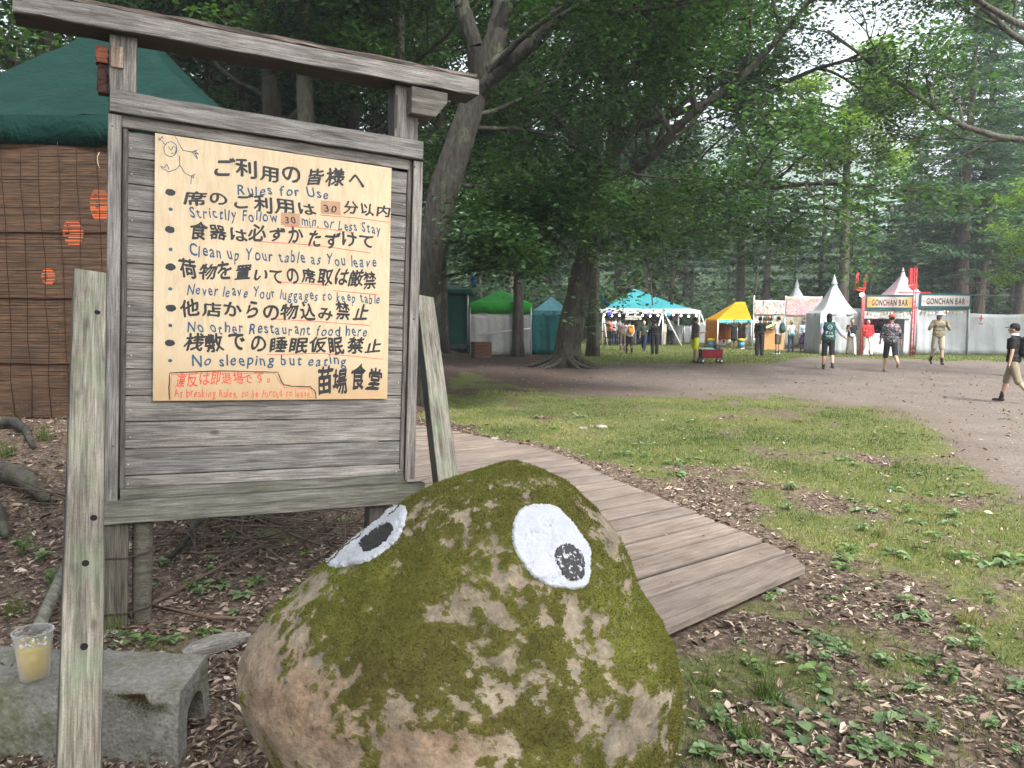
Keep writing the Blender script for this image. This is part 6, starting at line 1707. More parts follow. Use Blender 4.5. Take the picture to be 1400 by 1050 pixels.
b = empty('cloth_bundle', g + Vector((.0, 0, .38)), 0, 'pale green cloth bundle inside the red wagon', 'bundle'); m_ = MB(); m_.ell((-.1, 0, .08), (.3, .2, .1)); m_.ell((.1, .03, .1), (.16, .15, .1)); link('bundle_cloth', remeshed(m_, .025, 3), mc((.25, .38, .33), .8), b)
# ------------------------------------------------------------------ people
SK = (.42, .26, .18); SKD = (.30, .18, .12)
def V3(*a): return Vector(a)
def person(px, pyf, hp, face, label, top=((.8, .8, .8), 'tee'), bottom=((.02, .02, .02), 'shorts'), shoes=(.03, .03, .03), hair=(.012, .01, .01), hairstyle='short', hat=None, legs=((0, 0), (0, 0)), arms=None, skin=SK, socks=None, bag=None, near=False, build=1.0, extra=None):
    g = gp(px, pyf); d_ = (g - CAMP).dot(_f); Ht = min(1.86, max(1.5, hp / FPX * d_)); S = Ht / 1.72
    e = empty('person', g, rad(face), label, 'person')
    def T(v): return v * S
    vx = .009 if near else .013
    hip = {-1: V3(-.09, 0, .92), 1: V3(.09, 0, .92)}; B = MB(); ank = {}; kne = {}
    drop = 0
    for sd, (th_, kb) in zip((-1, 1), legs):
        a = rad(th_); k = hip[sd] + V3(sd * .015, math.sin(a) * .43, -math.cos(a) * .43); b = a - rad(kb); n = k + V3(0, math.sin(b) * .42, -math.cos(b) * .42); kne[sd] = k; ank[sd] = n
    low = min(ank[-1].z, ank[1].z) - .075
    off = V3(0, 0, -low)
    for sd in (-1, 1): hip[sd] += off; kne[sd] += off; ank[sd] += off
    for sd in (-1, 1):
        B.cap(T(hip[sd]), T(kne[sd]), .085 * S * build, .056 * S); B.cap(T(kne[sd]), T(kne[sd].lerp(ank[sd], .35) + V3(0, -.012, 0)), .056 * S, .058 * S); B.cap(T(kne[sd].lerp(ank[sd], .35) + V3(0, -.012, 0)), T(ank[sd]), .058 * S, .036 * S)
    tz = off.z; lean = V3(0, .02, 0)
    P_ = lambda x, y, z: T(V3(x, y, z + tz))
    B.ell(P_(0, 0, .96), (.165 * S * build, .115 * S * build, .13 * S)); B.ell(P_(0, .0, 1.1), (.145 * S * build, .10 * S * build, .17 * S)); B.ell(P_(0, .0, 1.30), (.17 * S * build, .108 * S * build, .18 * S))
    sh = {s: V3(s * .175, 0, 1.40 + tz) for s in (-1, 1)}
    B.cap(T(sh[-1]), T(sh[1]), .06 * S, .06 * S); B.cap(P_(0, 0, 1.42), P_(0, .015, 1.52), .062 * S, .05 * S)
    hc = P_(0, .02, 1.61); B.ell(hc, (.076 * S, .094 * S, .112 * S)); B.ell(hc + T(V3(0, .05, -.05)), (.05 * S, .045 * S, .055 * S)); B.ell(hc + T(V3(0, .10, -.015)), (.013 * S, .022 * S, .024 * S), None, 8, 6)
    for s in (-1, 1): B.ell(hc + T(V3(s * .078, .0, -.01)), (.012 * S, .02 * S, .03 * S), None, 8, 6)
    arms = arms or (((.12, .02, -1), (.02, .15, -1)), ((.12, -.02, -1), (.02, .15, -1)))
    el = {}; wr = {}; fd = {}
    for s, (u, f) in zip((-1, 1), arms):
        u = V3(u[0] * s, u[1], u[2]).normalized(); f = V3(f[0] * s, f[1], f[2]).normalized(); el[s] = sh[s] + u * .27; wr[s] = el[s] + f * .24; fd[s] = f
        B.cap(T(sh[s]), T(el[s]), .047 * S, .037 * S); B.cap(T(el[s]), T(wr[s]), .037 * S, .026 * S)
        B.ell(T(wr[s] + f * .045), (.03 * S, .02 * S, .045 * S), f.to_track_quat('Z', 'Y').to_matrix(), 10, 7)
    me = remeshed(B, vx * S, 2); me.name = 'body'
    # hands: fingers and thumb, bent a little
    hb = MB()
    for s in (-1, 1):
        f = fd[s]; q = f.to_track_quat('Z', 'Y').to_matrix(); ax, ay = q.col[0], q.col[1]
        for i in range(4):
            b0 = wr[s] + f * .075 + ax * (.022 - i * .0145); L = (.036, .042, .039, .03)[i]
            m1 = b0 + f * L * .55 + ay * .004 * s; m2 = m1 + (f * .8 + ay * .5 * s).normalized() * L * .55
            hb.tube([T(b0), T(m1), T(m2)], [.0085 * S, .008 * S, .0065 * S], 6)
        b0 = wr[s] + f * .03 + ax * .027; hb.tube([T(b0), T(b0 + (f + ax * .8).normalized() * .03), T(b0 + (f * 1.2 + ax * .4).normalized() * .055)], [.011 * S, .009 * S, .007 * S], 6)
    bmh = bmesh.new(); bmh.from_mesh(me); hm = hb.mesh('h'); bmh.from_mesh(hm); bmh.to_mesh(me); bmh.free(); bpy.data.meshes.remove(hm)
    me.polygons.foreach_set('use_smooth', [True] * len(me.polygons)); body = link('body', me, mc(skin, .5, 'skin'), e)
    for s in (-1, 1): MB().ell(hc + T(V3(s * .03, .088, .012)), (.012 * S, .006 * S, .006 * S), None, 8, 5).build('eye', BLACKP, e)
    MB().ell(hc + T(V3(0, .096, -.055)), (.022 * S, .006 * S, .006 * S), None, 8, 5).build('mouth', mc((.32, .1, .09), .5, 'lips'), e)
    # trousers, shorts or skirt
    bc, bk = bottom; C = MB(); fl = {'shorts': .55, 'pants': .98, 'long_shorts': .85, 'wide': .97, 'skirt': .9}.get(bk, .5)
    bt = V3(0, 0, tz)
    C.ell(P_(0, 0, .97), (.18 * S * build, .13 * S * build, .12 * S))
    for s in (-1, 1):
        if bk == 'shorts': C.cap(T(hip[s]), T(hip[s].lerp(kne[s], .85)), .105 * S, .095 * S)
        elif bk == 'long_shorts': C.cap(T(hip[s]), T(kne[s]), .103 * S, .08 * S); C.cap(T(kne[s]), T(kne[s].lerp(ank[s], .06)), .08 * S, .08 * S)
        elif bk == 'pants': C.cap(T(hip[s]), T(kne[s]), .10 * S, .072 * S); C.cap(T(kne[s]), T(kne[s].lerp(ank[s], .93)), .072 * S, .06 * S)
        elif bk == 'wide': C.cap(T(hip[s]), T(kne[s]), .11 * S, .095 * S); C.cap(T(kne[s]), T(kne[s].lerp(ank[s], .93)), .095 * S, .09 * S)
    if bk == 'skirt':
        for i in range(5): z = .9 - i * .1; C.ell(P_(0, 0, z), ((.185 + .018 * i) * S, (.135 + .018 * i) * S, .09 * S))
    o = link('skirt' if bk == 'skirt' else ('shorts' if 'shorts' in bk else 'trousers'), remeshed(C, vx * 1.2 * S, 2), mc(bc, .8) if isinstance(bc, tuple) else bc, e)
    # top
    tc_, tk_ = top; C = MB(); ln = {'tee': .40, 'long': 1.0, 'loose': .75, 'tank': 0, 'half': .8}.get(tk_, .5); w_ = 1.13 if tk_ in ('tee', 'tank') else 1.22
    C.ell(P_(0, 0, .95), (.19 * S * build, .14 * S * build, .10 * S)); C.ell(P_(0, 0, 1.02), (.165 * w_ * S * build, .118 * w_ * S * build, .14 * S)); C.ell(P_(0, .0, 1.14), (.155 * w_ * S * build, .108 * w_ * S * build, .18 * S)); C.ell(P_(0, 0, 1.30), (.172 * w_ * S * build, .112 * w_ * S * build, .175 * S)); C.cap(T(sh[-1]), T(sh[1]), .066 * S, .066 * S); C.cap(P_(0, 0, 1.41), P_(0, .008, 1.462), .07 * S, .062 * S)
    if tk_ == 'dress':
        for i in range(6): C.ell(P_(0, 0, 1.0 - i * .08), ((.17 + .008 * i) * S, (.125 + .01 * i) * S, .09 * S))
        ln = .45
    for s in (-1, 1):
        if ln > 0:
            r0 = .064 if tk_ != 'loose' else .075; a = min(ln * 2, 1); C.cap(T(sh[s]), T(sh[s].lerp(el[s], min(1, ln * 1.6))), r0 * S, (r0 - .008) * S)
            if ln > .7: C.cap(T(el[s]), T(el[s].lerp(wr[s], (ln - .6) * 2.2)), (r0 - .01) * S, (r0 - .018) * S)
    sm = remeshed(C, vx * 1.15 * S, 2); shirt = link('dress' if tk_ == 'dress' else 'shirt', sm, mc(tc_, .8) if isinstance(tc_, tuple) else tc_, e)
    # shoes
    for s in (-1, 1):
        a = ank[s]; pit = 0 if a.z < low + off.z + .2 else 1; fw = V3(0, 1, 0)
        if a.z + 0 > .14: fw = V3(0, .55, -.8).normalized()
        C = MB(); C.cap(T(a + V3(0, -.03, -.03)), T(a + fw * .14 + V3(0, 0, -.04 if fw.z == 0 else -.0)), .04 * S, .036 * S); C.cap(T(a + V3(0, -.01, .01)), T(a + V3(0, 0, -.03)), .042 * S, .04 * S)
        if fw.z == 0:
            for v in range(len(C.v)): C.v[v] = (C.v[v][0], C.v[v][1], max(C.v[v][2], .004))
        link('shoe', remeshed(C, .011 * S, 1), mc(shoes, .6, 'shoe'), e)
        if socks: MB().cap(T(a + V3(0, 0, .0)), T(a.lerp(kne[s], .32)), .042 * S, .048 * S, 10).build('sock', mc(socks, .8), e)
    # hair
    C = MB(); C.ell(hc + T(V3(0, -.018, .03)), (.086 * S, .097 * S, .10 * S))
    if hairstyle == 'long': C.ell(hc + T(V3(0, -.055, -.06)), (.085 * S, .05 * S, .13 * S))
    if hairstyle == 'bun': C.ell(hc + T(V3(0, -.07, .10)), (.04 * S, .04 * S, .04 * S))
    if hairstyle == 'bob': C.ell(hc + T(V3(0, -.04, -.03)), (.09 * S, .06 * S, .09 * S))
    hm = remeshed(C, .012 * S, 1)
    # clear the face
    for v in hm.vertices:
        q = (v.co - hc) / S
        if q.y > .035 and q.z < .06: v.co.y = hc.y + .035 * S
    link('hair', hm, mc(hair, .6, 'hair'), e)
    if hat:
        hcol, hk = hat; m_ = MB(); c = hc + T(V3(0, -.008, .045)); r = .097 * S
        if hk == 'cap':
            m_.lathe(c, [(r * 1.0, -.01), (r * 1.0, .03 * S), (r * .85, .065 * S), (r * .45, .09 * S), (.001, .096 * S)], 18); m_.build('cap', mc(hcol, .8), e)
            m_ = MB(); m_.ell(c + T(V3(0, .12, .0)), (.07 * S, .075 * S, .008 * S), Matrix.Rotation(-.15, 3, 'X'), 14, 6); m_.build('cap_peak', mc(hcol, .8), e)
        elif hk == 'band':
            m_.lathe(c, [(r * 1.02, -.01), (r * 1.06, .02 * S), (r * .98, .055 * S), (r * .9, .05 * S)], 18); m_.build('head_band', mc(hcol, .8), e)
        else:
            m_.lathe(c, [(r * 1.9, -.03 * S), (r * 1.85, -.02 * S), (r * 1.02, .0), (r * 1.0, .05 * S), (r * .85, .085 * S), (.001, .09 * S)], 22); m_.build('brimmed_hat', mc(hcol, .8), e)
    def W(v): return Matrix.Translation(g) @ Matrix.Rotation(rad(face), 4, 'Z') @ v
    if bag:
        bcol, bkind, blab = bag; q = empty('bag', W(P_(0, -.2, 1.0) if bkind != 'side' else P_(.22, .0, .9)), rad(face), blab, 'bag')
        C = MB(); z0 = .22 * S
        if bkind == 'pack': C.ell((0, 0, z0), (.16 * S, .10 * S, .24 * S)); C.ell((0, -.07 * S, z0 * .6), (.12 * S, .06 * S, .13 * S)); C.ell((0, 0, z0 * 1.7), (.13 * S, .09 * S, .10 * S))
        elif bkind == 'side': C.ell((0, 0, .02), (.07 * S, .15 * S, .13 * S)); C.ell((0, .03, .0), (.06 * S, .1 * S, .12 * S))
        elif bkind == 'front': q.location = W(P_(0, .17, .98)); C.ell((0, 0, .0), (.12 * S, .05 * S, .09 * S))
        link('bag_body', remeshed(C, .02 * S, 2), mc(bcol, .7, 'bag_cloth'), q)
        st = MB()
        if bkind == 'pack':
            for s in (-1, 1): st.tube([V3(s * .1 * S, .05 * S, z0 * 1.8), V3(s * .125 * S, .16 * S, .47 * S), V3(s * .13 * S, .31 * S, .40 * S), V3(s * .135 * S, .31 * S, .2 * S), V3(s * .13 * S, .16 * S, .02 * S), V3(s * .1 * S, .04 * S, .02)], .016 * S, 6)
        elif bkind == 'side': st.tube([V3(0, 0, .1 * S), V3(-.06 * S, .05 * S, .3 * S), V3(-.2 * S, .09 * S, .5 * S), V3(-.3 * S, 0, .56 * S)], .014 * S, 6)
        else: st.tube([V3(.08 * S, -.0, .05 * S), V3(.13 * S, -.10 * S, .3 * S), V3(.12 * S, -.17 * S, .46 * S)], .012 * S, 6)
        st.build('strap', mc(tuple(x * .8 for x in bcol), .7, 'bag_cloth'), q)
    return e, S, P_, shirt, W
UP = ((.9, .05, .25), (-.9, -.05, .75))
HOLD = ((.1, .15, -1), (-.1, 1, .25)); HANG = ((.14, .0, -1), (.03, .14, -1)); FACE_ = ((.25, .45, -.9), (-.45, .6, 1.0)); OUT = ((.55, .05, -.85), (.5, .15, -.55))
walk = ((24, 6), (-14, 28)); walk2 = ((-12, 34), (20, 4))
BLACK = (.015, .015, .017); NAVY = (.02, .025, .05); WHT = (.62, .62, .64); JEAN = (.06, .10, .18); KHA = (.26, .21, .15)
PLAID = m_print('plaid_shirt_cloth', (.12, .2, .18), [(.5, .5, .45), (.35, .1, .1)], 12)
FLOW = m_print('patterned_dark_shirt', (.015, .016, .02), [(.30, .08, .08), (.55, .52, .50), (.25, .3, .4)], 9, (1, 1, 1), .6)
CAMO = m_print('camouflage_cloth', (.16, .14, .08), [(.08, .09, .05), (.28, .24, .15)], 9)
# under the marquee
person(823, 471, 36, 150, 'visitor in a checked shirt and pale trousers at the left corner of the turquoise marquee', (PLAID, 'tee'), (KHA, 'pants'), arms=(HOLD, HANG))
person(833, 472, 37, 20, 'visitor with a coral red pack waiting left of the others under the turquoise marquee', ((.25, .2, .15), 'tee'), (BLACK, 'pants'), bag=((.65, .15, .12), 'pack', 'coral red backpack carried by a visitor under the turquoise marquee'))
person(841, 472, 38, -10, 'visitor in a light blue long shirt queuing under the turquoise marquee', ((.45, .52, .60), 'long'), (NAVY, 'pants'))
person(847, 473, 38, 15, 'visitor in a slate grey shirt at the end of the marquee queue', ((.12, .15, .2), 'tee'), (BLACK, 'pants'))
person(851, 479, 42, 5, 'visitor in brown clothes partly behind the one with the orange pack', ((.14, .10, .08), 'loose'), ((.09, .07, .06), 'pants'))
person(860, 483, 45, 12, 'visitor in white top and black trousers with an orange rucksack before the marquee', (WHT, 'loose'), (BLACK, 'pants'), hat=(BLACK, 'cap'), bag=((.55, .22, .03), 'pack', 'orange rucksack on the visitor in white before the marquee'), legs=((6, 0), (-6, 4)), arms=(HOLD, HANG))
person(880, 479, 42, 160, 'visitor in a dark green shirt with pale hair facing out of the marquee', ((.04, .07, .06), 'tee'), (NAVY, 'pants'), hair=(.45, .42, .38), legs=walk, arms=(HOLD, HANG))
person(895, 484, 46, -8, 'visitor dressed all in black standing before the marquee centre', (BLACK, 'long'), (BLACK, 'wide'), arms=(HOLD, HOLD))
person(908, 472, 35, 60, 'visitor in pale pink shirt and light trousers right of the marquee strap', ((.60, .48, .48), 'loose'), ((.42, .34, .30), 'pants'), hat=((.7, .7, .7), 'cap'))
person(950, 496, 62, -78, 'man in a brown tee shirt and yellow green shorts standing at the red wagon', ((.085, .07, .06), 'tee'), ((.50, .58, .02), 'shorts'), shoes=(.05, .04, .04), arms=(((.12, .1, -1), (-.1, 1, .05)), ((.12, .1, -1), (-.2, 1, .1))), legs=((4, 2), (-5, 4)), skin=SKD, near=True)
person(1003, 476, 39, 175, 'visitor in a black dress with both hands raised to the head before the yellow stall', ((.02, .02, .024), 'dress'), (BLACK, 'shorts'), arms=(UP, UP), shoes=(.1, .08, .07))
person(1022, 477, 40, 100, 'visitor in a white shirt and pale shorts walking past the yellow stall', ((.50, .56, .62), 'loose'), (WHT, 'shorts'), shoes=(.6, .6, .6), legs=walk, bag=((.50, .01, .03), 'side', 'round crimson bag between the two visitors right of the yellow stall'))
person(1038, 487, 53, -25, 'visitor in a long black outfit with wide dark trousers facing the banner stall', (BLACK, 'half'), ((.035, .03, .035), 'wide'), arms=(HANG, HOLD), near=True)
person(1063, 485, 52, 40, 'visitor in a white tee and brown shorts carrying a dark green pack', (WHT, 'tee'), ((.10, .075, .06), 'shorts'), shoes=(.35, .45, .42), bag=((.03, .06, .06), 'pack', 'dark green pack on the visitor in brown shorts'), arms=(HOLD, HANG), socks=BLACK, near=True)
person(1081, 482, 42, 180, 'visitor in a straw hat holding a camera before the beige wall of the banner stall', ((.58, .62, .64), 'half'), ((.05, .07, .12), 'pants'), hat=((.22, .18, .12), 'brim'), arms=(FACE_, FACE_), bag=((.02, .22, .26), 'front', 'small teal pouch worn by the visitor with the straw hat'))
person(1097, 481, 41, 185, 'visitor in a pale blue top and violet skirt with a black shoulder bag', ((.45, .50, .62), 'half'), ((.07, .05, .14), 'skirt'), hat=((.12, .11, .12), 'cap'), socks=(.03, .03, .03), arms=(HANG, HANG), bag=(BLACK, 'front', 'black sling bag of the visitor in the violet skirt'))
person(1113, 482, 41, 150, 'visitor in pink sleeves and blue overalls near the white pagoda tent', ((.50, .30, .48), 'long'), ((.10, .15, .30), 'wide'), hairstyle='long', hair=(.03, .02, .02), arms=(HOLD, HOLD))
jer = person(1131, 506, 76, -12, 'person walking away in a dark green jersey with white emblem and lavender sleeves', ((.018, .075, .065), 'tank'), (BLACK, 'long_shorts'), hairstyle='long', arms=(HANG, OUT), legs=((6, 2), (-8, 20)), socks=BLACK, near=True, build=1.12)
person(1163, 487, 52, 170, 'person in a black tee and beige trousers and a pale shoulder bag', (BLACK, 'tee'), ((.48, .42, .37), 'pants'), arms=(HOLD, FACE_), hairstyle='bun', bag=((.55, .57, .6), 'front', 'pale shiny bag held by the person in the black tee'), legs=walk, near=True)
person(1174, 481, 44, 10, 'person with a large black pack waiting between the red post and the pagoda tent', (BLACK, 'tee'), (BLACK, 'pants'), bag=(BLACK, 'pack', 'large black pack beside the red post of the bar'))
person(1185, 486, 51, 172, 'person in a bright red loose shirt and white trousers at the bar front', ((.62, .035, .04), 'loose'), ((.62, .60, .57), 'pants'), hairstyle='bob', hair=(.05, .03, .02), arms=(HANG, HOLD), legs=walk, near=True, skin=(.5, .3, .22))
person(1203, 484, 48, 150, 'dark clothed person stooping behind the man in the patterned shirt', ((.03, .045, .045), 'long'), (NAVY, 'pants'), arms=(HOLD, HOLD), legs=((10, 20), (-10, 10)))
pat = person(1216, 508, 78, -14, 'man in a red cap, dark patterned shirt and black shorts walking towards the bar', (FLOW, 'half'), (BLACK, 'long_shorts'), hat=((.42, .08, .05), 'cap'), arms=(((.35, .0, -.95), (.0, .5, -.9)), ((.3, -.05, -.95), (.1, .2, -1))), legs=((12, 2), (-22, 38)), near=True, build=1.15, shoes=(.25, .16, .12))
person(1238, 480, 42, 175, 'attendant in a camouflage shirt and blue apron inside the open bar booth', (CAMO, 'tee'), ((.06, .22, .55), 'skirt'), arms=(HOLD, HANG))
person(1281, 499, 74, 168, 'person in a lavender sun hat and camouflage jacket before the closed booth', (CAMO, 'half'), ((.36, .33, .27), 'shorts'), hat=((.42, .42, .62), 'brim'), hairstyle='long', hair=(.06, .035, .02), arms=(((.45, .2, -.8), (-.5, .5, .75)), ((.45, .2, -.8), (-.55, .55, .8))), legs=((9, 3), (-12, 22)), socks=BLACK, near=True)
rt = person(1382, 551, 108, 48, 'man in black cap and tee with khaki shorts at the right edge', (BLACK, 'tee'), ((.20, .17, .12), 'long_shorts'), hat=(BLACK, 'cap'), arms=(HANG, HANG), legs=((-16, 22), (16, 4)), socks=BLACK, near=True, bag=((.012, .012, .014), 'pack', 'bulky black backpack on the man at the right edge'), build=1.08)
for px, py, fc, tp_, bt_, lb in ((828, 470, 30, WHT, BLACK, 'visitor in a white tee half hidden behind the checked shirt under the marquee'), (866, 471, 200, BLACK, KHA, 'visitor in black by the marquee counter facing the clearing'), (873, 470, -30, (.35, .3, .25), JEAN, 'visitor in a tan top at the blue counter of the marquee'), (888, 470, 90, (.3, .32, .36), BLACK, 'visitor in a grey top behind the one dressed in black'), (902, 471, 170, (.05, .06, .08), KHA, 'visitor in a navy top beside the right marquee strap'), (916, 471, 20, (.4, .42, .45), NAVY, 'visitor in a light grey top at the right end of the marquee'), (1146, 483, 10, (.3, .05, .05), JEAN, 'visitor in a dark red top in front of the large pagoda tent'), (1194, 482, 160, (.05, .08, .08), BLACK, 'visitor in a dark teal top right of the one in bright red'), (1226, 482, 190, (.4, .38, .36), JEAN, 'visitor in a pale top beside the bar booth entrance')):
    person(px, py, 38, fc, lb, (tp_, 'tee'), (bt_, 'pants'), arms=random.choice(((HANG, HANG), (HOLD, HANG), (HOLD, HOLD))), legs=random.choice((((3, 0), (-4, 3)), walk)), hairstyle=random.choice(('short', 'bob')))
# emblem on the jersey, white inner top and collar details
e, S, P_, sh_, W = jer
JW = mc((.55, .62, .62), .7, 'print')
def on_back(mb_pts, r=.007, name='emblem'):
    m_ = MB()
    dg = None
    for pts in mb_pts: m_.tube([P_(x, -.145 - .02 * (1 - abs(x) / .17), z) for x, z in pts], r, 5)
    o = m_.build(name, JW, sh_); return o
cr = [(.0 + .065 * math.cos(a), 1.31 + .065 * math.sin(a)) for a in [i * math.pi / 8 for i in range(17)]]
on_back([cr, [(-.035, 1.335), (-.015, 1.28), (0, 1.32), (.02, 1.28), (.04, 1.34)]])
on_back([[(-.11, 1.17), (-.05, 1.17)], [(-.11, 1.17), (-.11, 1.08)], [(-.11, 1.13), (-.06, 1.13)], [(-.02, 1.08), (0, 1.17), (.03, 1.1), (.06, 1.17), (.08, 1.08)], [(-.12, 1.05), (.12, 1.04)], [(-.1, 1.0), (-.05, 1.03), (0, 1.0), (.05, 1.03), (.1, 1.0)]], .008, 'lettering')
C = MB()
for s in (-1, 1):
    a = P_(s * .175, 0, 1.40)
    if s > 0:
        u = V3(.55, .05, -.85).normalized(); el = a + u * .27 * S; f = V3(.5, .15, -.55).normalized(); C = MB(); C.cap(a, el, .068 * S, .07 * S); C.cap(el, el + f * .12 * S, .07 * S, .075 * S)
    else:
        u = V3(-.14, 0, -1).normalized(); el = a + u * .27 * S; C = MB(); C.cap(a, el, .068 * S, .065 * S)
    link('sleeve', remeshed(C, .014, 2), mc((.50, .50, .68), .8), e)
e, S, P_, sh_, W = rt
m_ = MB(); m_.lathe(P_(0, .01, 1.475), [(.075 * S, 0), (.082 * S, .012), (.07 * S, .04), (.06 * S, .03)], 16); m_.build('white_towel', mc(WHT, .8), e)
e, S, P_, sh_, W = None, 0, None, None, None
q = gp(1178, 484); e = empty('luggage_case', q, 0, 'black case on the ground between the two people left of the bar front', 'case'); C = MB(); C.box((0, 0, .2), (.75, .4, .38)); link('case_body', remeshed(C, .025, 3), BLACKP, e); MB().tube([(-.15, 0, .38), (-.12, 0, .46), (.12, 0, .46), (.15, 0, .38)], .015, 6).build('handle', BLACKP, e)
q = gp(1196, 486); e = empty('tote_bags', q, 0, 'grey and green bags heaped at the foot of the bar counter', 'bags'); C = MB(); C.ell((0, 0, .18), (.3, .18, .2)); C.ell((.3, .05, .14), (.18, .15, .15)); link('bag_heap', remeshed(C, .025, 2), mc((.3, .32, .3), .7), e)
e.name = 'shopping_bag'

# ------------------------------------------------------------------ grass blades, fallen leaves, twigs and weeds
def polar(n, r0, r1, spread=.80, pw=1.0):
    r = r0 + (r1 - r0) * RNG.random(n) ** pw; a = RNG.uniform(-spread, spread, n); return r * np.sin(a), r * np.cos(a)
def in_boardwalk(x, y):
    P = np.array([[p.x, p.y] for p in pts_[::4]]); d = np.full(x.shape, 9e9); sd = np.zeros(x.shape)
    tx = np.gradient(P[:, 0]); ty = np.gradient(P[:, 1])
    for i in range(len(P)):
        dx = x - P[i, 0]; dy = y - P[i, 1]; q = dx * dx + dy * dy; m = q < d; d = np.where(m, q, d); cr = tx[i] * dy - ty[i] * dx; l = math.hypot(tx[i], ty[i]) + 1e-9; sd = np.where(m, cr / l, sd)
    near_end = ((x - a0.x) * nn.x + (y - a0.y) * nn.y) > -.02
    return (sd > -.03) & (sd < 2.15) & near_end
def in_rock(x, y): return ((x - rbase.x) / .55) ** 2 + ((y - YR) / .5) ** 2 < 1
GRN_ = m_leaf('grass_blade', [(.045, .075, .018), (.10, .145, .034), (.27, .25, .11)], .35, .6, .8)
n = 460000
x, y = polar(n, 2.6, 17, .78, 1.35)
g_, p_, w_, s_o = covers(x, y); k = (RNG.random(n) < (g_ - .18) * 1.15 * (1 - p_)) & ~in_boardwalk(x, y)
x, y = x[k], y[k]; m = len(x); z = hterr(x, y)
rr = np.hypot(x, y); b = np.stack([x, y, z - .003], -1); dry = fbm(b, 1.1, 3, 14)
V_, F_, r_ = blades(b, np.array([[0, 0, 1.0]]), RNG.uniform(.018, .05, m) * (1 + .5 * fbm(b, .8, 2, 3)), (.0026 + .0007 * rr), np.full(m, .42), np.clip(.5 + dry * .8 + RNG.normal(0, .22, m), 0, 1))
tag(link('grass', npmesh('grass', V_, F_, False, {'rnd': r_}), GRN_), 'short trampled summer grass with worn patches beside the boardwalk', 'grass', None, 'stuff')
n = 90000
y = RNG.uniform(27, 48, n); x = RNG.uniform(-.1, .85, n) * y; g_, p_, w_, s_o = covers(x, y); k = (RNG.random(n) < g_); x, y = x[k], y[k]; m = len(x); b = np.stack([x, y, hterr(x, y)], -1)
V_, F_, r_ = blades(b, np.array([[0, 0, 1.0]]), RNG.uniform(.03, .08, m), np.full(m, .035), np.full(m, .4), np.clip(.55 + RNG.normal(0, .2, m), 0, 1))
tag(link('far_grass', npmesh('far_grass', V_, F_, False, {'rnd': r_}), GRN_), 'strip of green grass along the foot of the festival tents', 'grass', None, 'stuff')
n = 60000; x, y = polar(n, 2.2, 6, .75, 1.1); g_, p_, w_, s_o = covers(x, y); dn = fbm(np.stack([x, y, 0 * x], -1), 1.6, 3, 77)
k = (RNG.random(n) < np.clip(w_ * .9 + dn - .25, 0, .8) * (w_ > 0)) & ~in_boardwalk(x, y) & ~in_rock(x, y); x, y = x[k], y[k]; m = len(x); b = np.stack([x, y, hterr(x, y)], -1)
V_, F_, r_ = blades(b, np.array([[0, 0, 1.0]]), RNG.uniform(.02, .075, m), np.full(m, .0045), np.full(m, .55), np.clip(.45 + RNG.normal(0, .25, m), 0, 1))
tag(link('thin_grass', npmesh('thin_grass', V_, F_, False, {'rnd': r_}), GRN_), 'thin scattered grass growing through the leaf litter at the lower right', 'grass', None, 'stuff')
# fallen leaves
def dead_leaves(x, y, size, name, label, cols, zoff=.004, tilt=.4):
    z = hterr(x, y) + zoff + RNG.random(len(x)) * .018; c = np.stack([x, y, z], -1); n = len(x)
    az = RNG.uniform(0, 6.283, n); d = np.stack([np.cos(az), np.sin(az), RNG.normal(0, tilt * .6, n)], -1); d /= np.linalg.norm(d, axis=1)[:, None]
    up = np.stack([RNG.normal(0, tilt, n), RNG.normal(0, tilt, n), np.ones(n)], -1); s = np.cross(d, up); s /= np.linalg.norm(s, axis=1)[:, None]; nr = np.cross(s, d)
    L = size * (.4 + RNG.exponential(.4, n).clip(0, 2.0)); W = L * RNG.uniform(.14, .5, n); cu = L * RNG.uniform(-.12, .3, n)
    V = np.empty((n, 6, 3)); V[:, 0] = c - d * (L / 2)[:, None]; V[:, 1] = c - d * (L * .12)[:, None] + s * (W / 2)[:, None] + nr * cu[:, None]; V[:, 2] = c - d * (L * .05)[:, None]
    V[:, 3] = c - d * (L * .12)[:, None] - s * (W / 2)[:, None] + nr * cu[:, None]; V[:, 4] = c + d * (L / 2)[:, None] + nr * (cu * .8)[:, None]; V[:, 5] = c + d * (L * .2)[:, None] - nr * (L * .02)[:, None]
    b = np.arange(n)[:, None] * 6; F = np.concatenate([b + np.array([[0, 1, 2]]), b + np.array([[0, 2, 3]]), b + np.array([[1, 4, 2]]), b + np.array([[2, 4, 3]])], 0)
    t = NT(name); r = t.attr('rnd'); t.base(t.ramp(r, cols)); t.rough(.75); t.b.inputs['Specular IOR Level'].default_value = .3
    return tag(link(name, npmesh(name, V.reshape(-1, 3), F, False, {'rnd': np.repeat(RNG.random(n), 6)}), t.m), label, 'leaves', None, 'stuff')
DC = [(0, (.03, .022, .016)), (.3, (.10, .072, .053)), (.6, (.20, .148, .11)), (.85, (.32, .25, .19)), (1, (.48, .40, .32))]
n = 210000; x, y = polar(n, 2.0, 13, .82, 1.2); g_, p_, w_, s_o = covers(x, y)
dens = np.where(p_ > .5, .008, np.where(g_ > .3, .12, .95)) * (1 - .4 * w_); cl_ = fbm(np.stack([x, y, 0 * x], -1), 1.2, 3, 8); k = (RNG.random(n) < dens * (.75 + .5 * cl_)) & ~in_boardwalk(x, y) & ~in_rock(x, y)
dead_leaves(x[k], y[k], .038, 'fallen_leaves', 'brown fallen leaves covering the soil around the boulder and under the notice board', DC)
n = 150; x, y = polar(n, 4.5, 10, .5); k = in_boardwalk(x, y); x, y = x[k][:22], y[k][:22]
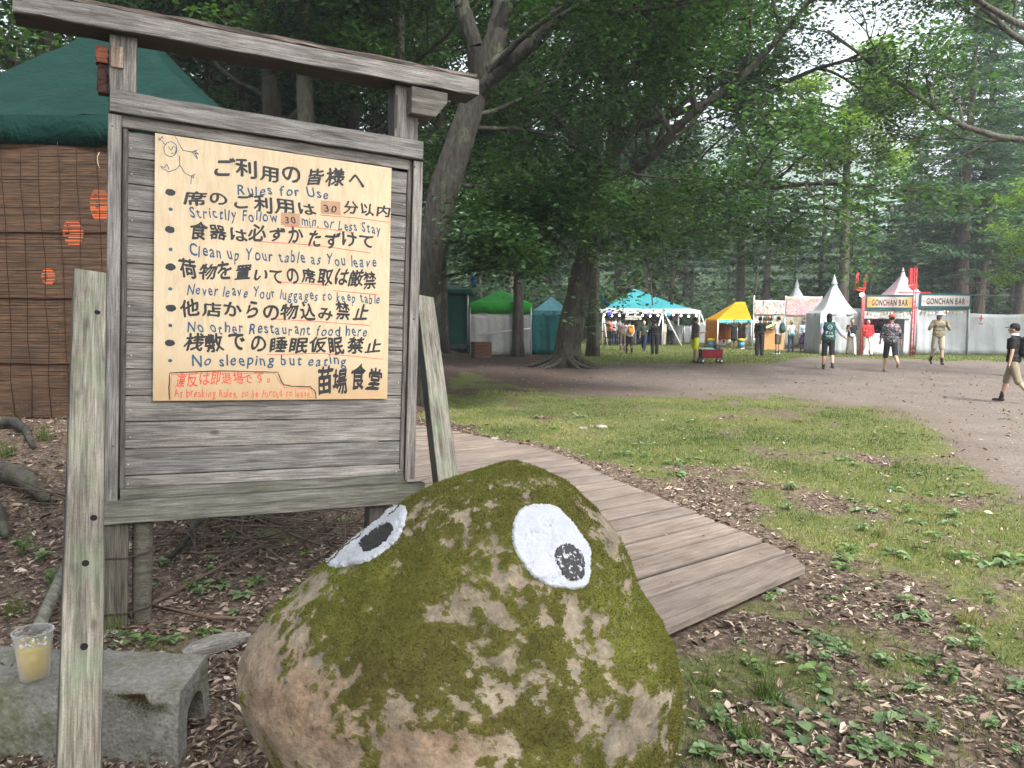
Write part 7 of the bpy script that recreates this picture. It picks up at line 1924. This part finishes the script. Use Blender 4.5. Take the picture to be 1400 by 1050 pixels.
dead_leaves(x, y, .05, 'boardwalk_leaves', 'few dry leaves lying on the boardwalk planks', DC, ZB + .006, .12)
# woody bits on the gravel
n = 30000; x, y = polar(n, 9, 30, .72, 1.0); g_, p_, w_, s_o = covers(x, y); k = (RNG.random(n) < p_ * .9) & (p_ > .4)
dead_leaves(x[k], y[k], .04, 'wood_chips', 'pale wood chips and bits of leaf scattered over the gravel', [(0, (.14, .11, .10)), (.5, (.22, .18, .165)), (1, (.42, .36, .33))], .008, .05)
# twigs
def twigs(n, fx, name, label, L=(.1, .35), r=(.0015, .004), lift=.01, mat=None, piece='stuff'):
    mb = MB()
    for _ in range(n):
        x, y = fx(); a = R_(0, 6.28); l = R_(*L); rr_ = R_(*r); p = []; z = hz(x, y) + rr_ + R_(0, lift); st = 5; dz = R_(-.3, .5) * lift
        for i in range(st): p.append((x, y, z + dz * i)); a += R_(-.35, .35); x += math.cos(a) * l / st; y += math.sin(a) * l / st
        mb.tube(p, [rr_ * (1 - .15 * i) for i in range(st)], 4, False)
    return tag(mb.build(name, mat or mc((.09, .065, .05), .9, 'twig')), label, 'twigs', None, 'stuff')
def fr():
    while True:
        x, y = R_(-3.6, 3.2), R_(2.3, 7.5)
        if not in_rock(np.array([x]), np.array([y]))[0] and not in_boardwalk(np.array([x]), np.array([y]))[0] and covers(np.array([x]), np.array([y]))[0][0] < .4: return x, y
twigs(420, fr, 'fallen_twigs', 'thin dead twigs lying among the fallen leaves')
bp = gz(330, 715); twigs(380, lambda: (bp.x + random.gauss(.1, .6), bp.y + random.gauss(-.15, .4)), 'brushwood', 'heap of tangled dead brushwood under the lower rail of the notice board', (.3, .95), (.003, .010), .17, mc((.10, .08, .066), .95, 'dead_branch'))
# larger pale branch in the heap, roots and log on the left
def thing_tube(name, pts, rs, mat, label, cat, n=9):
    g = Vector(pts[0]); e = empty(name, (g.x, g.y, hz(g.x, g.y)), 0, label, cat); MB().tube([Vector(p) - e.location for p in pts], rs, n).build('wood', mat, e); return e
def gpt(px, py, z=0, Y=None):
    if Y is None: p = gz(px, py, 0); h = hz(p.x, p.y); p = gz(px, py, h); return Vector((p.x, p.y, hz(p.x, p.y) + z))
    return at_y(px, py, Y)
q = gz(250, 770)
thing_tube('fallen_branch', [gpt(232, 768, .03), gpt(248, 758, .06), gpt(264, 742, .1), gpt(272, 722, .16), gpt(276, 700, .12)], [.016, .02, .022, .024, .018], BK1, 'thick pale branch lying in the brushwood heap beneath the notice board', 'branch')
thing_tube('fallen_branch', [gpt(-40, 588, .05), gpt(0, 588, .06), gpt(20, 590, .07), gpt(36, 597, .05), gpt(46, 606, .02)], [.05, .055, .05, .04, .02], BK1, 'smooth grey root like branch below the reed blind', 'branch')
thing_tube('tree_log', [gpt(-60, 625, .08), gpt(0, 628, .1), gpt(30, 632, .1), gpt(62, 640, .06)], [.06, .08, .075, .03], BK2, 'thick mossy brown log half sunk in the leaf litter left of the leaning plank', 'log', 12)
thing_tube('fallen_branch', [gpt(-30, 640, .1), gpt(-4, 655, .1), gpt(6, 690, .04)], [.05, .045, .02], BK1, 'short stub of branch at the left border above the cup', 'branch')
thing_tube('old_board', [gpt(52, 872, .05), gpt(92, 812, .16)], [.035, .035], WOL, 'narrow old batten propped behind the concrete channel near the cup', 'batten', 4)
thing_tube('twig_branch', [gpt(560, 640, .05), gpt(1000, 640, .05)][:1] + [gpt(205, 840, .05), gpt(290, 852, .03), gpt(345, 850, .02)], [.006, .01, .012, .006], mc((.12, .08, .06), .9, 'twig'), 'long thin fallen stick running from the round stake towards the boulder', 'stick')
# split log piece by the boulder
c = gpt(300, 893, 0); e = empty('log_piece', (c.x, c.y, 0), .6, 'short split grey log lying between the concrete channel and the boulder', 'log')
m_ = MB(); m_.tube([(-.16, 0, .02), (-.12, 0, .03), (-.02, 0, .04), (.06, .01, .04), (.15, .03, .03)], [.03, .045, .05, .045, .02], 7, True, False); m_.build('wood', WG, e)
# dead leaf clumps and weeds
WDM = m_leaf('weed_leaf', [(.04, .09, .03), (.09, .17, .05), (.17, .27, .09)], .35, .45, 2.0)
WDP = m_leaf('weed_leaf_bluish', [(.07, .12, .055), (.125, .195, .085), (.20, .28, .14)], .3, .45, 2.0)
def weed_mesh(seed, nl, L, wd, rise=.5, lobes=False, stem=.0):
    rg = random.Random(seed); mb = MB(); cs = []
    for i in range(nl):
        a = rg.uniform(0, 6.28); l = L * rg.uniform(.6, 1.15); el = rg.uniform(.1, rise); o = Vector((rg.uniform(-.4, .4) * L, rg.uniform(-.4, .4) * L, stem * rg.uniform(.3, 1)))
        d = Vector((math.cos(a), math.sin(a), el)).normalized(); s = d.cross(Vector((0, 0, 1))).normalized(); nrm = s.cross(d); b0 = o + d * l * .35; w_ = l * wd
        P = [(0, 0), (.22, .42), (.5, .5), (.78, .3), (1, 0)]; vs = []
        for t, ww in P:
            c = b0 + d * (l * t) - Vector((0, 0, l * t * t * .35)); vs += [c + s * (w_ * ww) + nrm * (w_ * ww * .35), c, c - s * (w_ * ww) + nrm * (w_ * ww * .35)]
        fs = []
        for k in range(4): fs += [(k * 3, k * 3 + 3, k * 3 + 4, k * 3 + 1), (k * 3 + 1, k * 3 + 4, k * 3 + 5, k * 3 + 2)]
        mb.add(vs, fs, True); cs.append((o, b0))
    me = mb.mesh('leaves'); a_ = me.attributes.new('rnd', 'FLOAT', 'POINT'); n_ = len(me.vertices); a_.data.foreach_set('value', np.repeat(np.random.default_rng(seed).random(nl), 15).astype(np.float32))
    st = MB()
    for o, b0 in cs: st.tube([Vector((0, 0, -.01)), o * .8, b0], [.0022, .0018, .0012], 4, False)
    return me, st.mesh('stem')
STM = mc((.09, .14, .05), .6, 'stem')
WD = []
for i, (nl, L, wd, rise, stem) in enumerate(((9, .05, .75, .6, .03), (13, .042, .8, .8, .04), (7, .075, .42, .9, .02), (16, .035, .85, .9, .06), (8, .065, .7, .4, .02))):
    a, b = weed_mesh(100 + i, nl, L, wd, rise, False, stem); a.materials.append(WDM if i != 4 and i != 1 else WDP); b.materials.append(STM); WD.append((a, b))
def weed(px, py, kind, s, label, grp='small leafy weeds in the litter and grass'):
    p = gpt(px, py); e = empty('weed_plant', p - Vector((0, 0, .004)), R_(0, 6.28), label, 'weed', grp); e.scale = (s * R_(.8, 1.2), s * R_(.8, 1.2), s * R_(.7, 1.3))
    link('leaves', WD[kind][0], None, e); link('stem', WD[kind][1], None, e); return e
near_w = [(1050, 812, 0, 1.2, 'weed with broad rounded leaves growing against the corner of the last boardwalk plank'), (300, 800, 4, 1.2, 'light green broad leaved weed in the litter between stake and boulder'), (330, 820, 1, 1.2, 'low clover like weed in the litter left of the boulder'), (225, 770, 1, 1.3, 'leafy weed just right of the round stake'), (262, 810, 3, 1.0, 'small weed between the round stake and the broad leaved weed'), (348, 800, 0, 1.1, 'green weed near the left shoulder of the boulder'), (315, 742, 3, 1.1, 'weed at the edge of the brushwood heap'), (345, 712, 0, 1.2, 'five leaved weed right of the brushwood heap under the rail'), (160, 875, 4, 1.0, 'pale green weed at the foot of the flat post'), (190, 878, 0, 1.0, 'weed with large pale leaves behind the concrete channel'), (60, 760, 1, 1.4, 'feathery weed in the litter left of the leaning plank'), (30, 745, 3, 1.4, 'green weed at the left border above the cup'), (70, 800, 3, 1.2, 'weed between the leaning plank and the concrete channel'), (380, 880, 3, .5, 'tiny weed at the flank of the boulder')]
for w_ in near_w: weed(*w_)
rw = random.Random(4)
front = [(1105, 872), (1130, 885), (1150, 880), (1165, 925), (1180, 940), (1200, 905), (1215, 950), (1235, 985), (1190, 870), (1020, 905), (1045, 925), (1060, 960), (1080, 1000), (1050, 1035), (985, 985), (960, 1030), (1240, 905), (1270, 925), (1300, 935), (1340, 880), (1370, 900), (1395, 935), (1330, 960), (1360, 1000), (1120, 1020), (1160, 1000), (1390, 1030), (1300, 845), (1260, 845), (1205, 835), (1160, 815), (1185, 800), (1240, 800), (1120, 935), (1140, 960), (1090, 905), (1010, 880), (1110, 840), (1310, 1020), (1250, 1040), (1280, 1000), (1180, 1040)]
rw2 = random.Random(9)
while len(front) < 95:
    q_ = (rw2.uniform(940, 1398), rw2.uniform(800, 1045))
    if q_[1] > 1210 - q_[0] * .35 + (120 if q_[0] < 1000 else 0) - 40: front.append(q_)
for i, (px, py) in enumerate(front): weed(px + rw.uniform(-6, 6), py + rw.uniform(-5, 5), rw.choice((0, 1, 1, 4, 0, 3)), rw.choice((.45, .6, .75, .9, 1.15)) * (1 if py > 860 else .85), 'small leafy green weed in the leaf litter at the lower right')
for i in range(70):
    px, py = rw.uniform(700, 1390), rw.uniform(560, 790)
    if px < 1100 and py > 560 + (px - 620) * .42: continue
    weed(px, py, rw.choice((0, 1, 4, 4)), rw.uniform(.9, 1.5), 'pale broad leaved weed standing in the grass right of the boardwalk', 'broad leaved weeds in the grass')
for i in range(26):
    px, py = rw.uniform(150, 540), rw.uniform(700, 880)
    if in_rock(*[np.array([v]) for v in (gz(px, py).x, gz(px, py).y)])[0] or (px > 330 and py > 760): continue
    weed(px, py, rw.choice((1, 3, 0)), rw.uniform(.6, 1.1), 'small green seedling in the litter under the notice board', 'seedlings under the notice board')
# tufts of longer grass
def tuft(px, py, n, h, label, yellow=0):
    p = gpt(px, py); e = empty('grass_tuft', p, 0, label, 'grass tuft', 'tufts of longer grass'); b = np.zeros((n, 3)); b[:, 0] = RNG.normal(0, .03, n); b[:, 1] = RNG.normal(0, .03, n)
    V_, F_, r_ = blades(b, np.array([[0, 0, 1.0]]), RNG.uniform(.5, 1, n) * h, np.full(n, .005), np.full(n, .35), np.clip(RNG.random(n) * .6 + yellow, 0, 1)); link('grass_blades', npmesh('grass_blades', V_, F_, False, {'rnd': r_}), GRN_, e)
tuft(1052, 955, 90, .17, 'spiky green grass tuft at the lower right of the boardwalk end'); tuft(1020, 1010, 70, .15, 'flattened grass tuft beside the boulder at the bottom'); tuft(1205, 735, 90, .16, 'tall dry grass tuft in the middle of the lawn', .4); tuft(1325, 855, 120, .14, 'brownish dry grass tuft at the right of the lawn', .6); tuft(150, 868, 60, .16, 'yellowish grass tuft at the foot of the flat post', .2); tuft(960, 935, 40, .12, 'thin grass tuft right beside the boulder'); tuft(20, 840, 60, .14, 'grass tuft behind the plastic cup'); tuft(1225, 640, 70, .15, 'green tuft on the far lawn edge')
tuft(30, 572, 160, .22, 'dark grass growing along the foot of the reed blind'); tuft(60, 600, 100, .2, 'grass patch beside the grey root below the reed blind'); tuft(10, 610, 100, .2, 'green tuft between the grey root and the mossy log')
# small stones in the lawn
for px, py, s, lb in ((822, 584, .09, 'pale stone showing in the grass above the boardwalk'), (797, 586, .07, 'small grey stone left of the pale stone in the lawn'), (676, 600, .06, 'flat stone at the far boardwalk edge'), (150, 868, .06, 'pebble by the flat post'), (1068, 808, .035, 'pebble at the boardwalk corner')):
    p = gpt(px, py); m_ = MB(); m_.ell((0, 0, 0), (s, s * .7, s * .45), None, 14, 10); V = np.array(m_.v); V *= (1 + .22 * fbm(V * 1.0, 12, 3, int(px)))[:, None]
    tag(link('stone', npmesh('stone', V, m_.f, True), m_simple('field_stone', (.22, .21, .19), .9, .3, 14, .4), None, p), lb, 'stone')

# ------------------------------------------------------------------ air
hzm = bpy.data.materials.new('haze'); hzm.use_nodes = True; ht = hzm.node_tree; ht.nodes.remove(ht.nodes['Principled BSDF'])
pv = ht.nodes.new('ShaderNodeVolumePrincipled'); pv.inputs['Color'].default_value = (.80, .88, .95, 1); pv.inputs['Density'].default_value = .0009; pv.inputs['Anisotropy'].default_value = .2
ht.links.new(pv.outputs[0], ht.nodes['Material Output'].inputs['Volume'])
HZ = MB().box((0, 300, 96), (1500, 1000, 200)).build('haze', hzm); HZ['kind'] = 'stuff'
